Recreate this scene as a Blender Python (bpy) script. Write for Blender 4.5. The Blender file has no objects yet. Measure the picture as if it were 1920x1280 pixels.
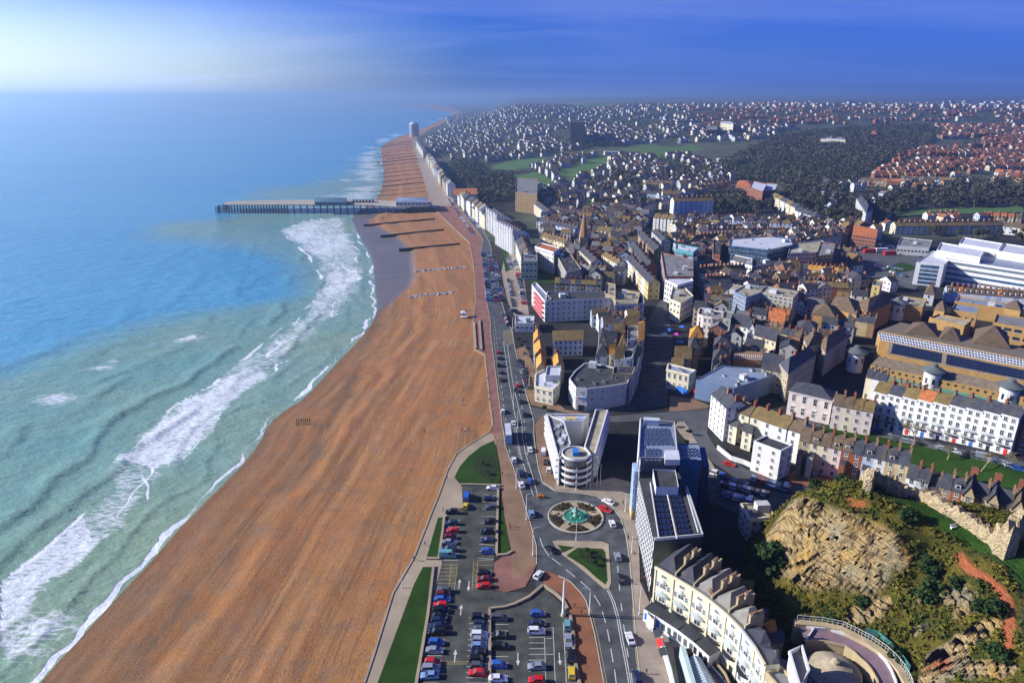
import bpy, math, random
import numpy as np
from mathutils import Vector, noise as mn

C = bpy.context.scene.collection
RND = random.Random(7)
R = math.radians

# ------------------------------------------------------------------ camera, sky, sun, exposure
CAM_H = 130.0
FOC = 1280.0            # focal length in pixels of a 1920 px wide picture
PITCH = R(19.6)
cam = bpy.data.cameras.new('camera'); camo = bpy.data.objects.new('camera', cam); C.objects.link(camo)
camo.location = (0, 0, CAM_H); camo.rotation_euler = (math.pi/2 - PITCH, 0, 0)
cam.sensor_width = 36; cam.lens = 36*FOC/1920; cam.clip_start = 1; cam.clip_end = 120000
sc = bpy.context.scene; sc.camera = camo

SUN_EL = R(26.0); SUN_DIR = (-0.9975, 0.07)      # the sun stands over the sea, a little ahead of the camera
w = bpy.data.worlds.new('World'); sc.world = w; w.use_nodes = True
nt = w.node_tree; nt.nodes.clear()
out = nt.nodes.new('ShaderNodeOutputWorld'); bg = nt.nodes.new('ShaderNodeBackground')
sky = nt.nodes.new('ShaderNodeTexSky'); sky.sky_type = 'NISHITA'; sky.sun_disc = False
sky.sun_elevation = SUN_EL; sky.sun_rotation = math.atan2(SUN_DIR[0], SUN_DIR[1])
sky.altitude = 100; sky.air_density = 1.0; sky.dust_density = 1.2; sky.ozone_density = 3.0
hs = nt.nodes.new('ShaderNodeHueSaturation'); hs.inputs['Saturation'].default_value = 1.35
tint = nt.nodes.new('ShaderNodeMix'); tint.data_type = 'RGBA'; tint.blend_type = 'MULTIPLY'
tint.inputs[0].default_value = 1.0
tmx = nt.nodes.new('ShaderNodeMix'); tmx.data_type = 'RGBA'; tmx.inputs[6].default_value = (.85, 1.85, 7.2, 1); tmx.inputs[7].default_value = (1.2, 2.6, 5.4, 1)
dotn = nt.nodes.new('ShaderNodeVectorMath'); dotn.operation = 'DOT_PRODUCT'; dotn.inputs[1].default_value = (SUN_DIR[0], SUN_DIR[1], 0)
dmr = nt.nodes.new('ShaderNodeMapRange'); dmr.inputs[1].default_value = -.35; dmr.inputs[2].default_value = .72
nt.links.new(dotn.outputs['Value'], dmr.inputs[0]); nt.links.new(dmr.outputs[0], tmx.inputs[0]); nt.links.new(tmx.outputs[2], tint.inputs[7])
sc0 = nt.nodes.new('ShaderNodeMix'); sc0.data_type = 'RGBA'; sc0.blend_type = 'MULTIPLY'; sc0.inputs[0].default_value = 1.0; sc0.inputs[7].default_value = (.25, .25, .25, 1)
gam = nt.nodes.new('ShaderNodeGamma'); gam.inputs[1].default_value = 2.0
tc = nt.nodes.new('ShaderNodeTexCoord'); sep = nt.nodes.new('ShaderNodeSeparateXYZ')
nt.links.new(tc.outputs['Generated'], sep.inputs[0]); nt.links.new(tc.outputs['Generated'], dotn.inputs[0])
# high thin cloud: project the view direction on a flat layer
addz = nt.nodes.new('ShaderNodeMath'); addz.operation = 'ADD'; addz.inputs[1].default_value = 0.10
nt.links.new(sep.outputs[2], addz.inputs[0])
dvx = nt.nodes.new('ShaderNodeMath'); dvx.operation = 'DIVIDE'; dvy = nt.nodes.new('ShaderNodeMath'); dvy.operation = 'DIVIDE'
nt.links.new(sep.outputs[0], dvx.inputs[0]); nt.links.new(addz.outputs[0], dvx.inputs[1])
nt.links.new(sep.outputs[1], dvy.inputs[0]); nt.links.new(addz.outputs[0], dvy.inputs[1])
cmb = nt.nodes.new('ShaderNodeCombineXYZ'); nt.links.new(dvx.outputs[0], cmb.inputs[0]); nt.links.new(dvy.outputs[0], cmb.inputs[1])
mp = nt.nodes.new('ShaderNodeMapping'); mp.inputs['Rotation'].default_value = (0, 0, R(-18)); mp.inputs['Scale'].default_value = (0.32, 0.85, 1)
nt.links.new(cmb.outputs[0], mp.inputs[0])
cn = nt.nodes.new('ShaderNodeTexNoise'); cn.inputs['Scale'].default_value = 0.9; cn.inputs['Detail'].default_value = 7; cn.inputs['Roughness'].default_value = 0.55; cn.inputs['Distortion'].default_value = 0.7
nt.links.new(mp.outputs[0], cn.inputs[0])
cr = nt.nodes.new('ShaderNodeMapRange'); cr.inputs[1].default_value = 0.45; cr.inputs[2].default_value = 0.68; cr.inputs[3].default_value = 0; cr.inputs[4].default_value = 0.75
nt.links.new(cn.outputs[0], cr.inputs[0])
cm = nt.nodes.new('ShaderNodeMix'); cm.data_type = 'RGBA'; cm.inputs[7].default_value = (3.4, 4.6, 9.8, 1)
nt.links.new(sky.outputs[0], hs.inputs['Color']); nt.links.new(hs.outputs[0], sc0.inputs[6]); nt.links.new(sc0.outputs[2], gam.inputs[0]); nt.links.new(gam.outputs[0], tint.inputs[6])
nt.links.new(tint.outputs[2], cm.inputs[6]); nt.links.new(cr.outputs[0], cm.inputs[0])
gz = nt.nodes.new('ShaderNodeMapRange'); gz.interpolation_type = 'SMOOTHERSTEP'; gz.inputs[1].default_value = 0.19; gz.inputs[2].default_value = 0.0; nt.links.new(sep.outputs[2], gz.inputs[0])
gd = nt.nodes.new('ShaderNodeMapRange'); gd.inputs[1].default_value = .12; gd.inputs[2].default_value = .80; nt.links.new(dotn.outputs['Value'], gd.inputs[0])
gf = nt.nodes.new('ShaderNodeMath'); gf.operation = 'MULTIPLY'; nt.links.new(gz.outputs[0], gf.inputs[0]); nt.links.new(gd.outputs[0], gf.inputs[1])
gm = nt.nodes.new('ShaderNodeMix'); gm.data_type = 'RGBA'; gm.inputs[7].default_value = (15.0, 16.5, 17.5, 1); nt.links.new(gf.outputs[0], gm.inputs[0]); nt.links.new(cm.outputs[2], gm.inputs[6])
hzf = nt.nodes.new('ShaderNodeMapRange'); hzf.interpolation_type = 'SMOOTHERSTEP'; hzf.inputs[1].default_value = 0.30; hzf.inputs[2].default_value = 0.0; hzf.inputs[4].default_value = .80; nt.links.new(sep.outputs[2], hzf.inputs[0])
hzd = nt.nodes.new('ShaderNodeMapRange'); hzd.inputs[1].default_value = .45; hzd.inputs[2].default_value = .0; nt.links.new(dotn.outputs['Value'], hzd.inputs[0])
hzm = nt.nodes.new('ShaderNodeMath'); hzm.operation = 'MULTIPLY'; nt.links.new(hzf.outputs[0], hzm.inputs[0]); nt.links.new(hzd.outputs[0], hzm.inputs[1])
hm = nt.nodes.new('ShaderNodeMix'); hm.data_type = 'RGBA'; hm.inputs[7].default_value = (.78, 2.15, 8.8, 1); nt.links.new(hzm.outputs[0], hm.inputs[0]); nt.links.new(gm.outputs[2], hm.inputs[6])
nt.links.new(hm.outputs[2], bg.inputs[0]); bg.inputs[1].default_value = 0.051
nt.links.new(bg.outputs[0], out.inputs[0])

sun = bpy.data.lights.new('sun', 'SUN'); suno = bpy.data.objects.new('sun', sun); C.objects.link(suno)
sun.energy = 5.0; sun.angle = R(0.5); sun.color = (1.0, 0.93, 0.82)
sv = Vector((SUN_DIR[0]*math.cos(SUN_EL), SUN_DIR[1]*math.cos(SUN_EL), math.sin(SUN_EL)))
suno.rotation_euler = sv.to_track_quat('Z', 'Y').to_euler(); suno.location = (0, 0, 300)

vs = sc.view_settings; sc.display_settings.display_device = 'sRGB'
vs.view_transform = 'Standard'; vs.look = 'None'; vs.gamma = 1; vs.use_curve_mapping = False; vs.exposure = 0.72
cy = sc.cycles
cy.use_denoising = True; cy.max_bounces = 5; cy.diffuse_bounces = 2; cy.glossy_bounces = 2; cy.transmission_bounces = 2
cy.volume_bounces = 0; cy.transparent_max_bounces = 4; cy.sample_clamp_indirect = 4; cy.caustics_reflective = False; cy.caustics_refractive = False

# ------------------------------------------------------------------ survey: picture rays to real places
_CT, _ST = math.cos(PITCH), math.sin(PITCH)
SEA = -4.0
def P(x, y, z=0.0):
    u = (x-960)/FOC; v = (640-y)/FOC
    t = (z-CAM_H)/(-_ST + v*_CT)
    return (u*t, (_CT + v*_ST)*t)
def PL(pts, z=0.0): return [P(x, y, z) for x, y in pts]
def hgt(x, yb, yt, zb=0.0):
    D = P(x, yb, zb)[1]; a = P(x, yt, 0)[1]
    return CAM_H*(1 - D/a)
def sm(a): a = np.clip(a, 0, 1); return a*a*(3-2*a)
def inpoly(x, y, poly):
    x = np.asarray(x, float); y = np.asarray(y, float); c = np.zeros(x.shape, bool); n = len(poly)
    for i in range(n):
        x1, y1 = poly[i]; x2, y2 = poly[(i+1) % n]
        if y1 == y2: continue
        k = ((y1 > y) != (y2 > y)) & (x < (x2-x1)*(y-y1)/(y2-y1) + x1)
        c ^= k
    return c
def pdist(x, y, line):
    x = np.asarray(x, float); y = np.asarray(y, float)
    best = np.full(x.shape, 1e18); al = np.zeros(x.shape); L = 0
    for (x1, y1), (x2, y2) in zip(line[:-1], line[1:]):
        dx, dy = x2-x1, y2-y1; l2 = dx*dx+dy*dy; l = math.sqrt(l2)
        if l < 1e-6: continue
        t = np.clip(((x-x1)*dx+(y-y1)*dy)/l2, 0, 1)
        d = (x-x1-t*dx)**2+(y-y1-t*dy)**2
        k = d < best; best = np.where(k, d, best); al = np.where(k, L+t*l, al); L += l
    return np.sqrt(best), al
def smooth_line(pts, it=2):
    for _ in range(it):
        q = [pts[0]]
        for a, b in zip(pts[:-1], pts[1:]):
            q += [(a[0]*.75+b[0]*.25, a[1]*.75+b[1]*.25), (a[0]*.25+b[0]*.75, a[1]*.25+b[1]*.75)]
        q.append(pts[-1]); pts = q
    return pts

SHORE = PL([(67,1280),(180,1156),(281,1049),(365,953),(430,893),(482,833),(498,797),(530,768),(566,749),(625,684),(670,639),(698,602),(706,575),
            (702,548),(700,520),(697,482),(675,449),(666,430),(655,406),(690,385),(712,366),(720,329),(715,295),(712,275),(743,258),(790,243),(827,225),
            (852,216),(850,212),(816,207),(764,200),(728,194)], SEA)
SHORE = [(-190, -3000), (-160, -200), (-128, 60)] + smooth_line(SHORE, 1) + [(-9000, 30000), (-20000, 60000)]
PROM = [(683,1280),(700,1230),(737,1111),(775,1047),(809,961),(824,924),(833,898),(839,881),(856,850),(885,830),(917,811),(924,797),(917,741),(912,690),(909,665),
        (890,655),(887,600),(893,560),(888,500),(883,470),(880,455),(848,425),(812,390),(800,350),(787,312),(777,280),(771,263)]
PROMW = PL(PROM, 0)
SEAWALL = [(-90, -3000), (-60, -200), (-38, 60)] + PROMW + PL([(800,243),(838,226),(870,217)], 0) + [(-760, 9500), (-1400, 14000), (-8000, 30000), (-19000, 60000)]
LANDPOLY = SEAWALL + [(80000, 60000), (80000, -3000)]
SEAPOLY = SHORE + [(-80000, 60000), (-80000, -3000)]

def gnoise(x, y, s, seed=0.0):
    """smooth value noise on arrays"""
    x = np.asarray(x, float)/s + seed*17.13; y = np.asarray(y, float)/s - seed*9.71
    xi = np.floor(x).astype(np.int64); yi = np.floor(y).astype(np.int64); fx = x-xi; fy = y-yi
    fx = fx*fx*(3-2*fx); fy = fy*fy*(3-2*fy)
    def h(a, b):
        n = (a*374761393 + b*668265263) & 0xffffffff
        n = ((n ^ (n >> 13))*1274126177) & 0xffffffff
        return ((n ^ (n >> 16)) & 0xffff)/65535.0
    return (h(xi, yi)*(1-fx)+h(xi+1, yi)*fx)*(1-fy)+(h(xi, yi+1)*(1-fx)+h(xi+1, yi+1)*fx)*fy
def fbm(x, y, s, seed=0.0, oct=4, g=0.5):
    a = 1.0; t = 0; n = 0
    for o in range(oct):
        t = t + a*gnoise(x, y, s, seed+o*3.1); n += a; a *= g; s *= 0.5
    return t/n

def T(x, y):
    x = np.asarray(x, float); y = np.asarray(y, float)
    inl = x + 60 + np.clip(y-600, 0, 2600)*0.115           # rough distance from the seafront
    k = sm(inl/450.0)
    t = 78*sm((y-620)/2700.0)*k
    t = t + 14*sm((x-330)/420.0)*sm((y-560)/450.0)
    t = t + k*(fbm(x, y, 900, 1, 3)-0.5)*36*sm((y-900)/1500.0)
    t = t + k*(45*sm((y-6500)/5000.0) + (fbm(x, y, 4200, 2, 3)-0.45)*90*sm((y-6000)/5000.0))
    t = t + 34*sm((y-11000)/6000.0)*sm((x-500)/9000.0)
    ramp = 6.5*sm((x-140)/45.0)*sm((262-y)/25.0)*sm((y-160)/25.0)      # the square climbs towards its far corner
    return np.where(y < 560, ramp, t)
def PT(px, py, h=0.0):
    z = 0.0
    for _ in range(14):
        x, y = P(px, py, z+h); z = z*0.4+0.6*float(T(x, y))
        z = min(z, 118)
    return (x, y, float(T(x, y)))
# ------------------------------------------------------------------ mesh helpers
class MB:
    def __init__(s): s.v = []; s.f = []; s.m = []
    def quad(s, a, b, c, d, m=0):
        n = len(s.v); s.v += [a, b, c, d]; s.f.append((n, n+1, n+2, n+3)); s.m.append(m)
    def tri(s, a, b, c, m=0):
        n = len(s.v); s.v += [a, b, c]; s.f.append((n, n+1, n+2)); s.m.append(m)
    def poly(s, pts, m=0):
        n = len(s.v); s.v += list(pts); s.f.append(tuple(range(n, n+len(pts)))); s.m.append(m)
    def box(s, c, sz, rot=0.0, m=0, bottom=False, tm=None):
        """box: centre of its base, size, turn about z"""
        hx, hy = sz[0]/2, sz[1]/2; ca, sa = math.cos(rot), math.sin(rot); n = len(s.v)
        for z in (c[2], c[2]+sz[2]):
            for dx, dy in ((-hx,-hy),(hx,-hy),(hx,hy),(-hx,hy)):
                s.v.append((c[0]+dx*ca-dy*sa, c[1]+dx*sa+dy*ca, z))
        for q in ((0,1,5,4),(1,2,6,5),(2,3,7,6),(3,0,4,7)): s.f.append(tuple(n+i for i in q)); s.m.append(m)
        s.f.append((n+4,n+5,n+6,n+7)); s.m.append(m if tm is None else tm)
        if bottom: s.f.append((n+3,n+2,n+1,n)); s.m.append(m)
    def prism(s, poly, z0, z1, m=0, tm=None, bottom=False, top=True):
        n = len(s.v); k = len(poly)
        z0f = z0 if callable(z0) else (lambda x, y: z0); z1f = z1 if callable(z1) else (lambda x, y: z1)
        for x, y in poly: s.v.append((x, y, z0f(x, y)))
        for x, y in poly: s.v.append((x, y, z1f(x, y)))
        for i in range(k):
            j = (i+1) % k; s.f.append((n+i, n+j, n+k+j, n+k+i)); s.m.append(m)
        if top: s.f.append(tuple(n+k+i for i in range(k))); s.m.append(m if tm is None else tm)
        if bottom: s.f.append(tuple(n+k-1-i for i in range(k))); s.m.append(m)
    def cyl(s, c, r0, r1, h, n=12, m=0, tm=None, cap=True, rz=1.0):
        b = len(s.v)
        for z, r in ((0, r0), (h, r1)):
            for i in range(n):
                a = 2*math.pi*i/n; s.v.append((c[0]+r*math.cos(a), c[1]+r*math.sin(a), c[2]+z))
        for i in range(n):
            j = (i+1) % n; s.f.append((b+i, b+j, b+n+j, b+n+i)); s.m.append(m)
        if cap and r1 > 0.001: s.f.append(tuple(b+n+i for i in range(n))); s.m.append(m if tm is None else tm)
    def bar(s, a, b, wd, ht=None, m=0, n=4):
        """a square or round bar from a to b"""
        a = Vector(a); b = Vector(b); d = (b-a)
        if d.length < 1e-6: return
        d.normalize(); up = Vector((0,0,1)) if abs(d.z) < .95 else Vector((1,0,0))
        sx = d.cross(up).normalized(); sy = d.cross(sx).normalized(); ht = ht or wd
        q = len(s.v)
        for p in (a, b):
            for i in range(n):
                an = 2*math.pi*(i+.5)/n; k = 0.7071 if n == 4 else .5
                s.v.append(tuple(p + sx*(math.cos(an)*wd*k) + sy*(math.sin(an)*ht*k)))
        for i in range(n): j = (i+1) % n; s.f.append((q+i, q+j, q+n+j, q+n+i)); s.m.append(m)
        s.f.append(tuple(q+i for i in reversed(range(n)))); s.m.append(m); s.f.append(tuple(q+n+i for i in range(n))); s.m.append(m)
    def lathe(s, c, prof, n=16, m=0, mats=None):
        b = len(s.v)
        for r, z in prof:
            for i in range(n):
                a = 2*math.pi*i/n; s.v.append((c[0]+r*math.cos(a), c[1]+r*math.sin(a), c[2]+z))
        for k in range(len(prof)-1):
            for i in range(n):
                j = (i+1) % n; s.f.append((b+k*n+i, b+k*n+j, b+(k+1)*n+j, b+(k+1)*n+i)); s.m.append(mats[k] if mats else m)
    def mesh(s, name, mats, off=(0,0,0), smooth=False):
        me = bpy.data.meshes.new(name)
        ox, oy, oz = off
        me.from_pydata([(v[0]-ox, v[1]-oy, v[2]-oz) for v in s.v], [], s.f)
        if not isinstance(mats, (list, tuple)): mats = [mats]
        for mt in mats: me.materials.append(mt)
        if len(mats) > 1: me.polygons.foreach_set('material_index', np.array(s.m, dtype=np.int32))
        if smooth: me.polygons.foreach_set('use_smooth', np.ones(len(s.f), bool))
        return me
def npmesh(name, verts, faces, mats, attrs=None, smooth=True, mi=None):
    """verts (n,3), faces (m,3|4) arrays"""
    me = bpy.data.meshes.new(name); nv = len(verts); nf, k = faces.shape
    me.vertices.add(nv); me.vertices.foreach_set('co', np.asarray(verts, np.float32).ravel())
    me.loops.add(nf*k); me.loops.foreach_set('vertex_index', faces.astype(np.int32).ravel())
    me.polygons.add(nf); me.polygons.foreach_set('loop_start', np.arange(0, nf*k, k, dtype=np.int32))
    for mt in (mats if isinstance(mats, (list, tuple)) else [mats]): me.materials.append(mt)
    if mi is not None: me.polygons.foreach_set('material_index', mi.astype(np.int32))
    if smooth: me.polygons.foreach_set('use_smooth', np.ones(nf, bool))
    for nm, (typ, dom, arr) in (attrs or {}).items():
        a = me.attributes.new(nm, typ, dom); a.data.foreach_set('color' if 'COLOR' in typ else 'value', np.asarray(arr, np.float32).ravel())
    me.update(calc_edges=True); me.validate(clean_customdata=False)
    return me
def tag(o, label=None, cat=None, group=None, kind=None):
    if label: o['label'] = label
    if cat: o['category'] = cat
    if group: o['group'] = group
    if kind: o['kind'] = kind
    return o
def obj(name, me, parent=None, loc=(0,0,0), rz=0.0):
    o = bpy.data.objects.new(name, me); C.objects.link(o); o.location = loc
    if rz: o.rotation_euler = (0, 0, rz)
    if parent: o.parent = parent
    return o
def struct(name, mb, mats, **k): return tag(obj(name, mb.mesh(name, mats) if isinstance(mb, MB) else mb), kind='structure')
class Thing:
    def __init__(s, name, label, cat, loc, group=None, rz=0.0):
        s.loc = tuple(loc); s.o = obj(name, None, None, loc, rz); tag(s.o, label, cat, group)
    def part(s, name, mb, mats, parent=None, smooth=False, kind=None):
        """mb is in world coordinates; parts share the thing's origin"""
        o = obj(name, mb.mesh(name, mats, s.loc, smooth), parent or s.o)
        if kind: o['kind'] = kind
        return o
    def inst(s, name, me, loc, rz=0.0, parent=None):
        return obj(name, me, parent or s.o, (loc[0]-s.loc[0], loc[1]-s.loc[1], loc[2]-s.loc[2]), rz)
def copy_tree(o, parent=None):
    c = o.copy(); C.objects.link(c)
    if parent: c.parent = parent
    for ch in o.children: copy_tree(ch, c)
    return c
ORD = 'first second third fourth fifth sixth seventh eighth ninth tenth eleventh twelfth thirteenth fourteenth fifteenth sixteenth seventeenth eighteenth nineteenth twentieth'.split()
def ordw(i):
    if i < 20: return ORD[i]
    t = ['', '', 'twenty', 'thirty', 'forty', 'fifty', 'sixty', 'seventy', 'eighty', 'ninety'][min((i+1)//10, 9)]
    return t + ('-' + ORD[(i+1) % 10 - 1] if (i+1) % 10 else 'th').replace('yth', 'ieth')

# ------------------------------------------------------------------ materials
MATS = {}
class NT:
    def __init__(s, name):
        s.m = bpy.data.materials.new(name); s.m.use_nodes = True; s.t = s.m.node_tree; s.t.nodes.clear()
        s.o = s.t.nodes.new('ShaderNodeOutputMaterial'); s.b = s.t.nodes.new('ShaderNodeBsdfPrincipled')
        s.t.links.new(s.b.outputs[0], s.o.inputs[0]); MATS[name] = s.m
    def n(s, t, **k):
        x = s.t.nodes.new(t)
        for a, b in k.items(): setattr(x, a, b)
        return x
    def l(s, a, b): s.t.links.new(a, b)
    def pos(s, scale=(1,1,1), rot=(0,0,0), obj=False):
        g = s.n('ShaderNodeNewGeometry') if not obj else s.n('ShaderNodeTexCoord')
        m = s.n('ShaderNodeMapping'); m.inputs['Scale'].default_value = scale; m.inputs['Rotation'].default_value = rot
        s.l(g.outputs['Position'] if not obj else g.outputs['Object'], m.inputs[0]); return m.outputs[0]
    def noise(s, vec, scale, detail=3, rough=.55, dist=0.0):
        x = s.n('ShaderNodeTexNoise'); x.inputs['Scale'].default_value = scale; x.inputs['Detail'].default_value = detail
        x.inputs['Roughness'].default_value = rough; x.inputs['Distortion'].default_value = dist
        if vec is not None: s.l(vec, x.inputs[0])
        return x.outputs[0]
    def rng(s, v, a, b, c=0.0, d=1.0, smooth=False):
        x = s.n('ShaderNodeMapRange'); s.l(v, x.inputs[0])
        if smooth: x.interpolation_type = 'SMOOTHSTEP'
        for i, q in enumerate((a, b, c, d)): x.inputs[i+1].default_value = q
        return x.outputs[0]
    def mix(s, f, a, b, mode='MIX'):
        x = s.n('ShaderNodeMix'); x.data_type = 'RGBA'; x.blend_type = mode
        for i, q in ((0, f), (6, a), (7, b)):
            if isinstance(q, (int, float)): x.inputs[i].default_value = q
            elif isinstance(q, tuple): x.inputs[i].default_value = q if len(q) == 4 else q+(1,)
            else: s.l(q, x.inputs[i])
        return x.outputs[2]
    def math(s, op, a, b=None, clamp=False):
        x = s.n('ShaderNodeMath'); x.operation = op; x.use_clamp = clamp
        for i, q in ((0, a), (1, b)):
            if q is None: continue
            if isinstance(q, (int, float)): x.inputs[i].default_value = q
            else: s.l(q, x.inputs[i])
        return x.outputs[0]
    def attr(s, name):
        x = s.n('ShaderNodeAttribute'); x.attribute_name = name; return x
    def bump(s, h, strength=.3, dist=.1):
        x = s.n('ShaderNodeBump'); x.inputs['Strength'].default_value = strength; x.inputs['Distance'].default_value = dist
        s.l(h, x.inputs['Height']); s.l(x.outputs[0], s.b.inputs['Normal']); return x
    def col(s, c):
        if isinstance(c, tuple): s.b.inputs['Base Color'].default_value = c if len(c) == 4 else c+(1,)
        else: s.l(c, s.b.inputs['Base Color'])
    def rough(s, r, spec=.3, metal=0):
        s.b.inputs['Roughness'].default_value = r; s.b.inputs['Specular IOR Level'].default_value = spec; s.b.inputs['Metallic'].default_value = metal
def stone(name, c, var=.18, rough=.85, scale=.35, bump=.15, spec=.2, streak=True, big=.02):
    """weathered plain surface: broad blotches, fine grain and rain streaks"""
    n = NT(name); p = n.pos(); a = n.noise(p, scale, 4); b = n.noise(p, big, 2)
    dark = tuple(v*(1-var*1.4) for v in c); lite = tuple(min(.9, v*(1+var*.6)) for v in c)
    k = n.mix(n.rng(a, .3, .7), dark, lite); k = n.mix(n.rng(b, .35, .65), k, n.mix(.25, k, tuple(v*.7 for v in c)))
    if streak:
        s_ = n.noise(n.pos((1.3, 1.3, .06)), 1.0, 3); k = n.mix(n.rng(s_, .52, .8, 0, .4), k, tuple(v*.5 for v in c))
    oi = n.n('ShaderNodeObjectInfo'); k = n.mix(n.rng(oi.outputs['Random'], 0, 1, 0, .22), k, tuple(v*.62 for v in c))
    n.col(k); n.rough(rough, spec)
    if bump: n.bump(n.noise(p, 3.0, 3), bump, .05)
    return n.m
def flat(name, c, rough=.5, spec=.4, metal=0):
    n = NT(name); k = n.noise(n.pos(), .8, 3); n.col(n.mix(n.rng(k, .35, .65), tuple(v*.85 for v in c), c)); n.rough(rough, spec, metal); return n.m
# ------------------------------------------------------------------ sea, beach and land sheets
def grid_rows():
    r = [20, 45, 70, 90, 105]
    py = 1330.0
    while py > 186.5:
        r.append(P(960, py, 0)[1]); py -= 2.6 if py > 420 else (1.9 if py > 230 else 1.5)
    while r[-1] < 60000: r.append(r[-1]*1.35)
    return np.array(r)
rows = grid_rows()
ph = np.concatenate([np.arange(-180, -52, 6.0), np.arange(-50, 46, 0.15), np.arange(50, 181, 6.0)])
RR, PH = np.meshgrid(rows, np.radians(ph), indexing='ij')
# rows are distances ahead inside the view, circles elsewhere
sec = 1/np.maximum(np.cos(PH), 0.55)
GX = RR*sec*np.sin(PH); GY = RR*sec*np.cos(PH)
NRr, NCc = GX.shape
dsh, along = pdist(GX, GY, SHORE)
insea = inpoly(GX, GY, SEAPOLY); inland = inpoly(GX, GY, LANDPOLY)
sd = np.where(insea, dsh, -dsh)                     # distance out to sea, negative on shore
dwall, _ = pdist(GX, GY, SEAWALL); dwl = np.where(inland, dwall, -dwall)
def sheet(name, keep, Z, mat, attrs):
    k = keep.copy()
    fm = k[:-1,:-1] | k[1:,:-1] | k[:-1,1:] | k[1:,1:]
    ii = np.arange(NRr*NCc).reshape(NRr, NCc)
    f = np.stack([ii[:-1,:-1], ii[:-1,1:], ii[1:,1:], ii[1:,:-1]], -1)[fm]
    used = np.zeros(NRr*NCc, bool); used[f.ravel()] = True
    mp_ = np.cumsum(used)-1; f = mp_[f]
    f = f[:, ::-1]
    V = np.stack([GX.ravel(), GY.ravel(), Z.ravel()], -1)[used]
    at = {a: ('FLOAT', 'POINT', b.ravel()[used]) for a, b in attrs.items()}
    o = obj(name, npmesh(name, V, f, mat, at)); tag(o, kind='structure'); return o

# --- sea
sdw = sd + (fbm(GX, GY, 46, 3, 3)-.5)*22
near = sm((900-GY)/500.0)
wv = np.zeros_like(GX)
for k_, (d0, amp, wid) in enumerate(((14, .3, 1.6), (24, .35, 2.2), (43, .55, 2.6), (63, .75, 3.0), (84, .55, 3.4), (108, .45, 4.0), (137, .4, 5.0), (170, .35, 6), (210, .3, 7))):
    dd = sd + (fbm(GX, GY, 60, 5+k_, 3)-.5)*34 - d0
    act = sm((fbm(GX, GY, 42, 20+k_, 2)-.36)/.22)
    wv += amp*act*np.where(dd > 0, np.exp(-(dd/wid)**2*.35), np.exp(-(dd/wid)**2*2.2))
chop = (fbm(GX*0.5+GY*.8, GY*0.5-GX*.8, 11, 9, 3)-.5)*.7
zsea = SEA + (wv*1.05 + chop*.6)*near*sm((sd+2)/14)
A_OUT = [(0,1090),(30,1066),(56,1046),(90,1018),(129,985),(165,950),(190,915),(205,872),(225,845),(247,822),(290,788),(332,754),(393,723),(440,682),(489,644),(560,588),(590,560),(600,520),(575,480),(540,450),(520,430),(560,415),(620,408)]
B_IN = [(0,1196),(40,1160),(75,1120),(110,1085),(150,1058),(185,1015),(225,990),(262,962),(290,925),(300,890),(330,868),(365,852),(395,820),(416,776),(440,752),(480,730),(520,695),(560,660),(610,612),(645,585),(668,556),(682,520),(680,480),(664,450),(655,425),(650,409)]
foam = inpoly(GX, GY, PL(A_OUT, SEA) + PL(B_IN, SEA)[::-1]).astype(float)
do, _ = pdist(GX, GY, PL(A_OUT, SEA)); di, _ = pdist(GX, GY, PL(B_IN, SEA))
edge = np.minimum(do, di); far_f = np.clip(GY/260.0, .8, 1.7)
foam = foam*np.minimum(1, .38+(edge+(fbm(GX, GY, 13, 36, 3)-.5)*14)/8/far_f).clip(0, 1)*.92
# breaking crests: a bright line along the outer edge, ragged
inb = foam > .02
crest = np.exp(-((do-(fbm(GX, GY, 16, 32, 3)-.5)*5)/(1.7*far_f))**2)*sm((fbm(GX, GY, 30, 31, 2)-.36)/.16)*inb
for q_, ofs_ in enumerate((9, 19, 29, 40, 52)):
    w_ = do-ofs_-(fbm(GX, GY, 34, 134+ofs_, 3)-.5)*26; crest = np.maximum(crest, np.where(w_ > 0, np.exp(-(w_/(1.2*far_f))**2), np.exp(-(w_/(.9*far_f))**2))*sm((fbm(GX, GY, 26, 140+ofs_, 2)-.46)/.1)*inb*.8)
crest = crest*.9
foam = foam*(0.80+0.38*sm((fbm(GX, GY, 55, 40, 3)-.34)/.3))
foam = foam*1.02
crest2 = np.exp(-((di-1.5)/(1.1*far_f))**2)*sm((fbm(GX, GY, 24, 33, 2)-.45)/.15); 
for ofs_ in ():
    foam = np.maximum(foam, np.exp(-((do-ofs_-(fbm(GX, GY, 28, 34+ofs_, 3)-.5)*16)/(1.0*far_f))**2)*sm((fbm(GX, GY, 30, 35+ofs_, 2)-.48)/.12)*(foam > .05)*1.15)
gap = inpoly(GX, GY, PL([(150,950),(230,860),(290,880),(260,990),(170,1010)], SEA)); foam = np.where(gap, foam*.62, foam)
for cx, cy_, r_ in ((107,748,9),(188,690,6),(214,677,4),(350,635,9),(60,1180,9),(20,1215,8),(700,385,30),(680,350,38),(690,320,50),(650,368,40),(700,300,60),(640,338,40),(560,382,14)):
    px_, py_ = P(cx, cy_, SEA); q = ((GX-px_)/(r_*1.5))**2+((GY-py_)/r_)**2
    foam = np.maximum(foam, np.exp(-q)*(.95 if cy_ > 400 else .75)*sm((fbm(GX, GY, 14 if cy_ > 400 else 30, 50, 3)-.3)/.25))
swash = np.exp(-((sd-1.4+(fbm(GX, GY, 12, 60, 3)-.5)*7)/1.0)**2)*(.55+.75*sm((fbm(GX, GY, 18, 62, 2)-.35)/.25))*np.where(GY < 700, 1, .7)
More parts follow.
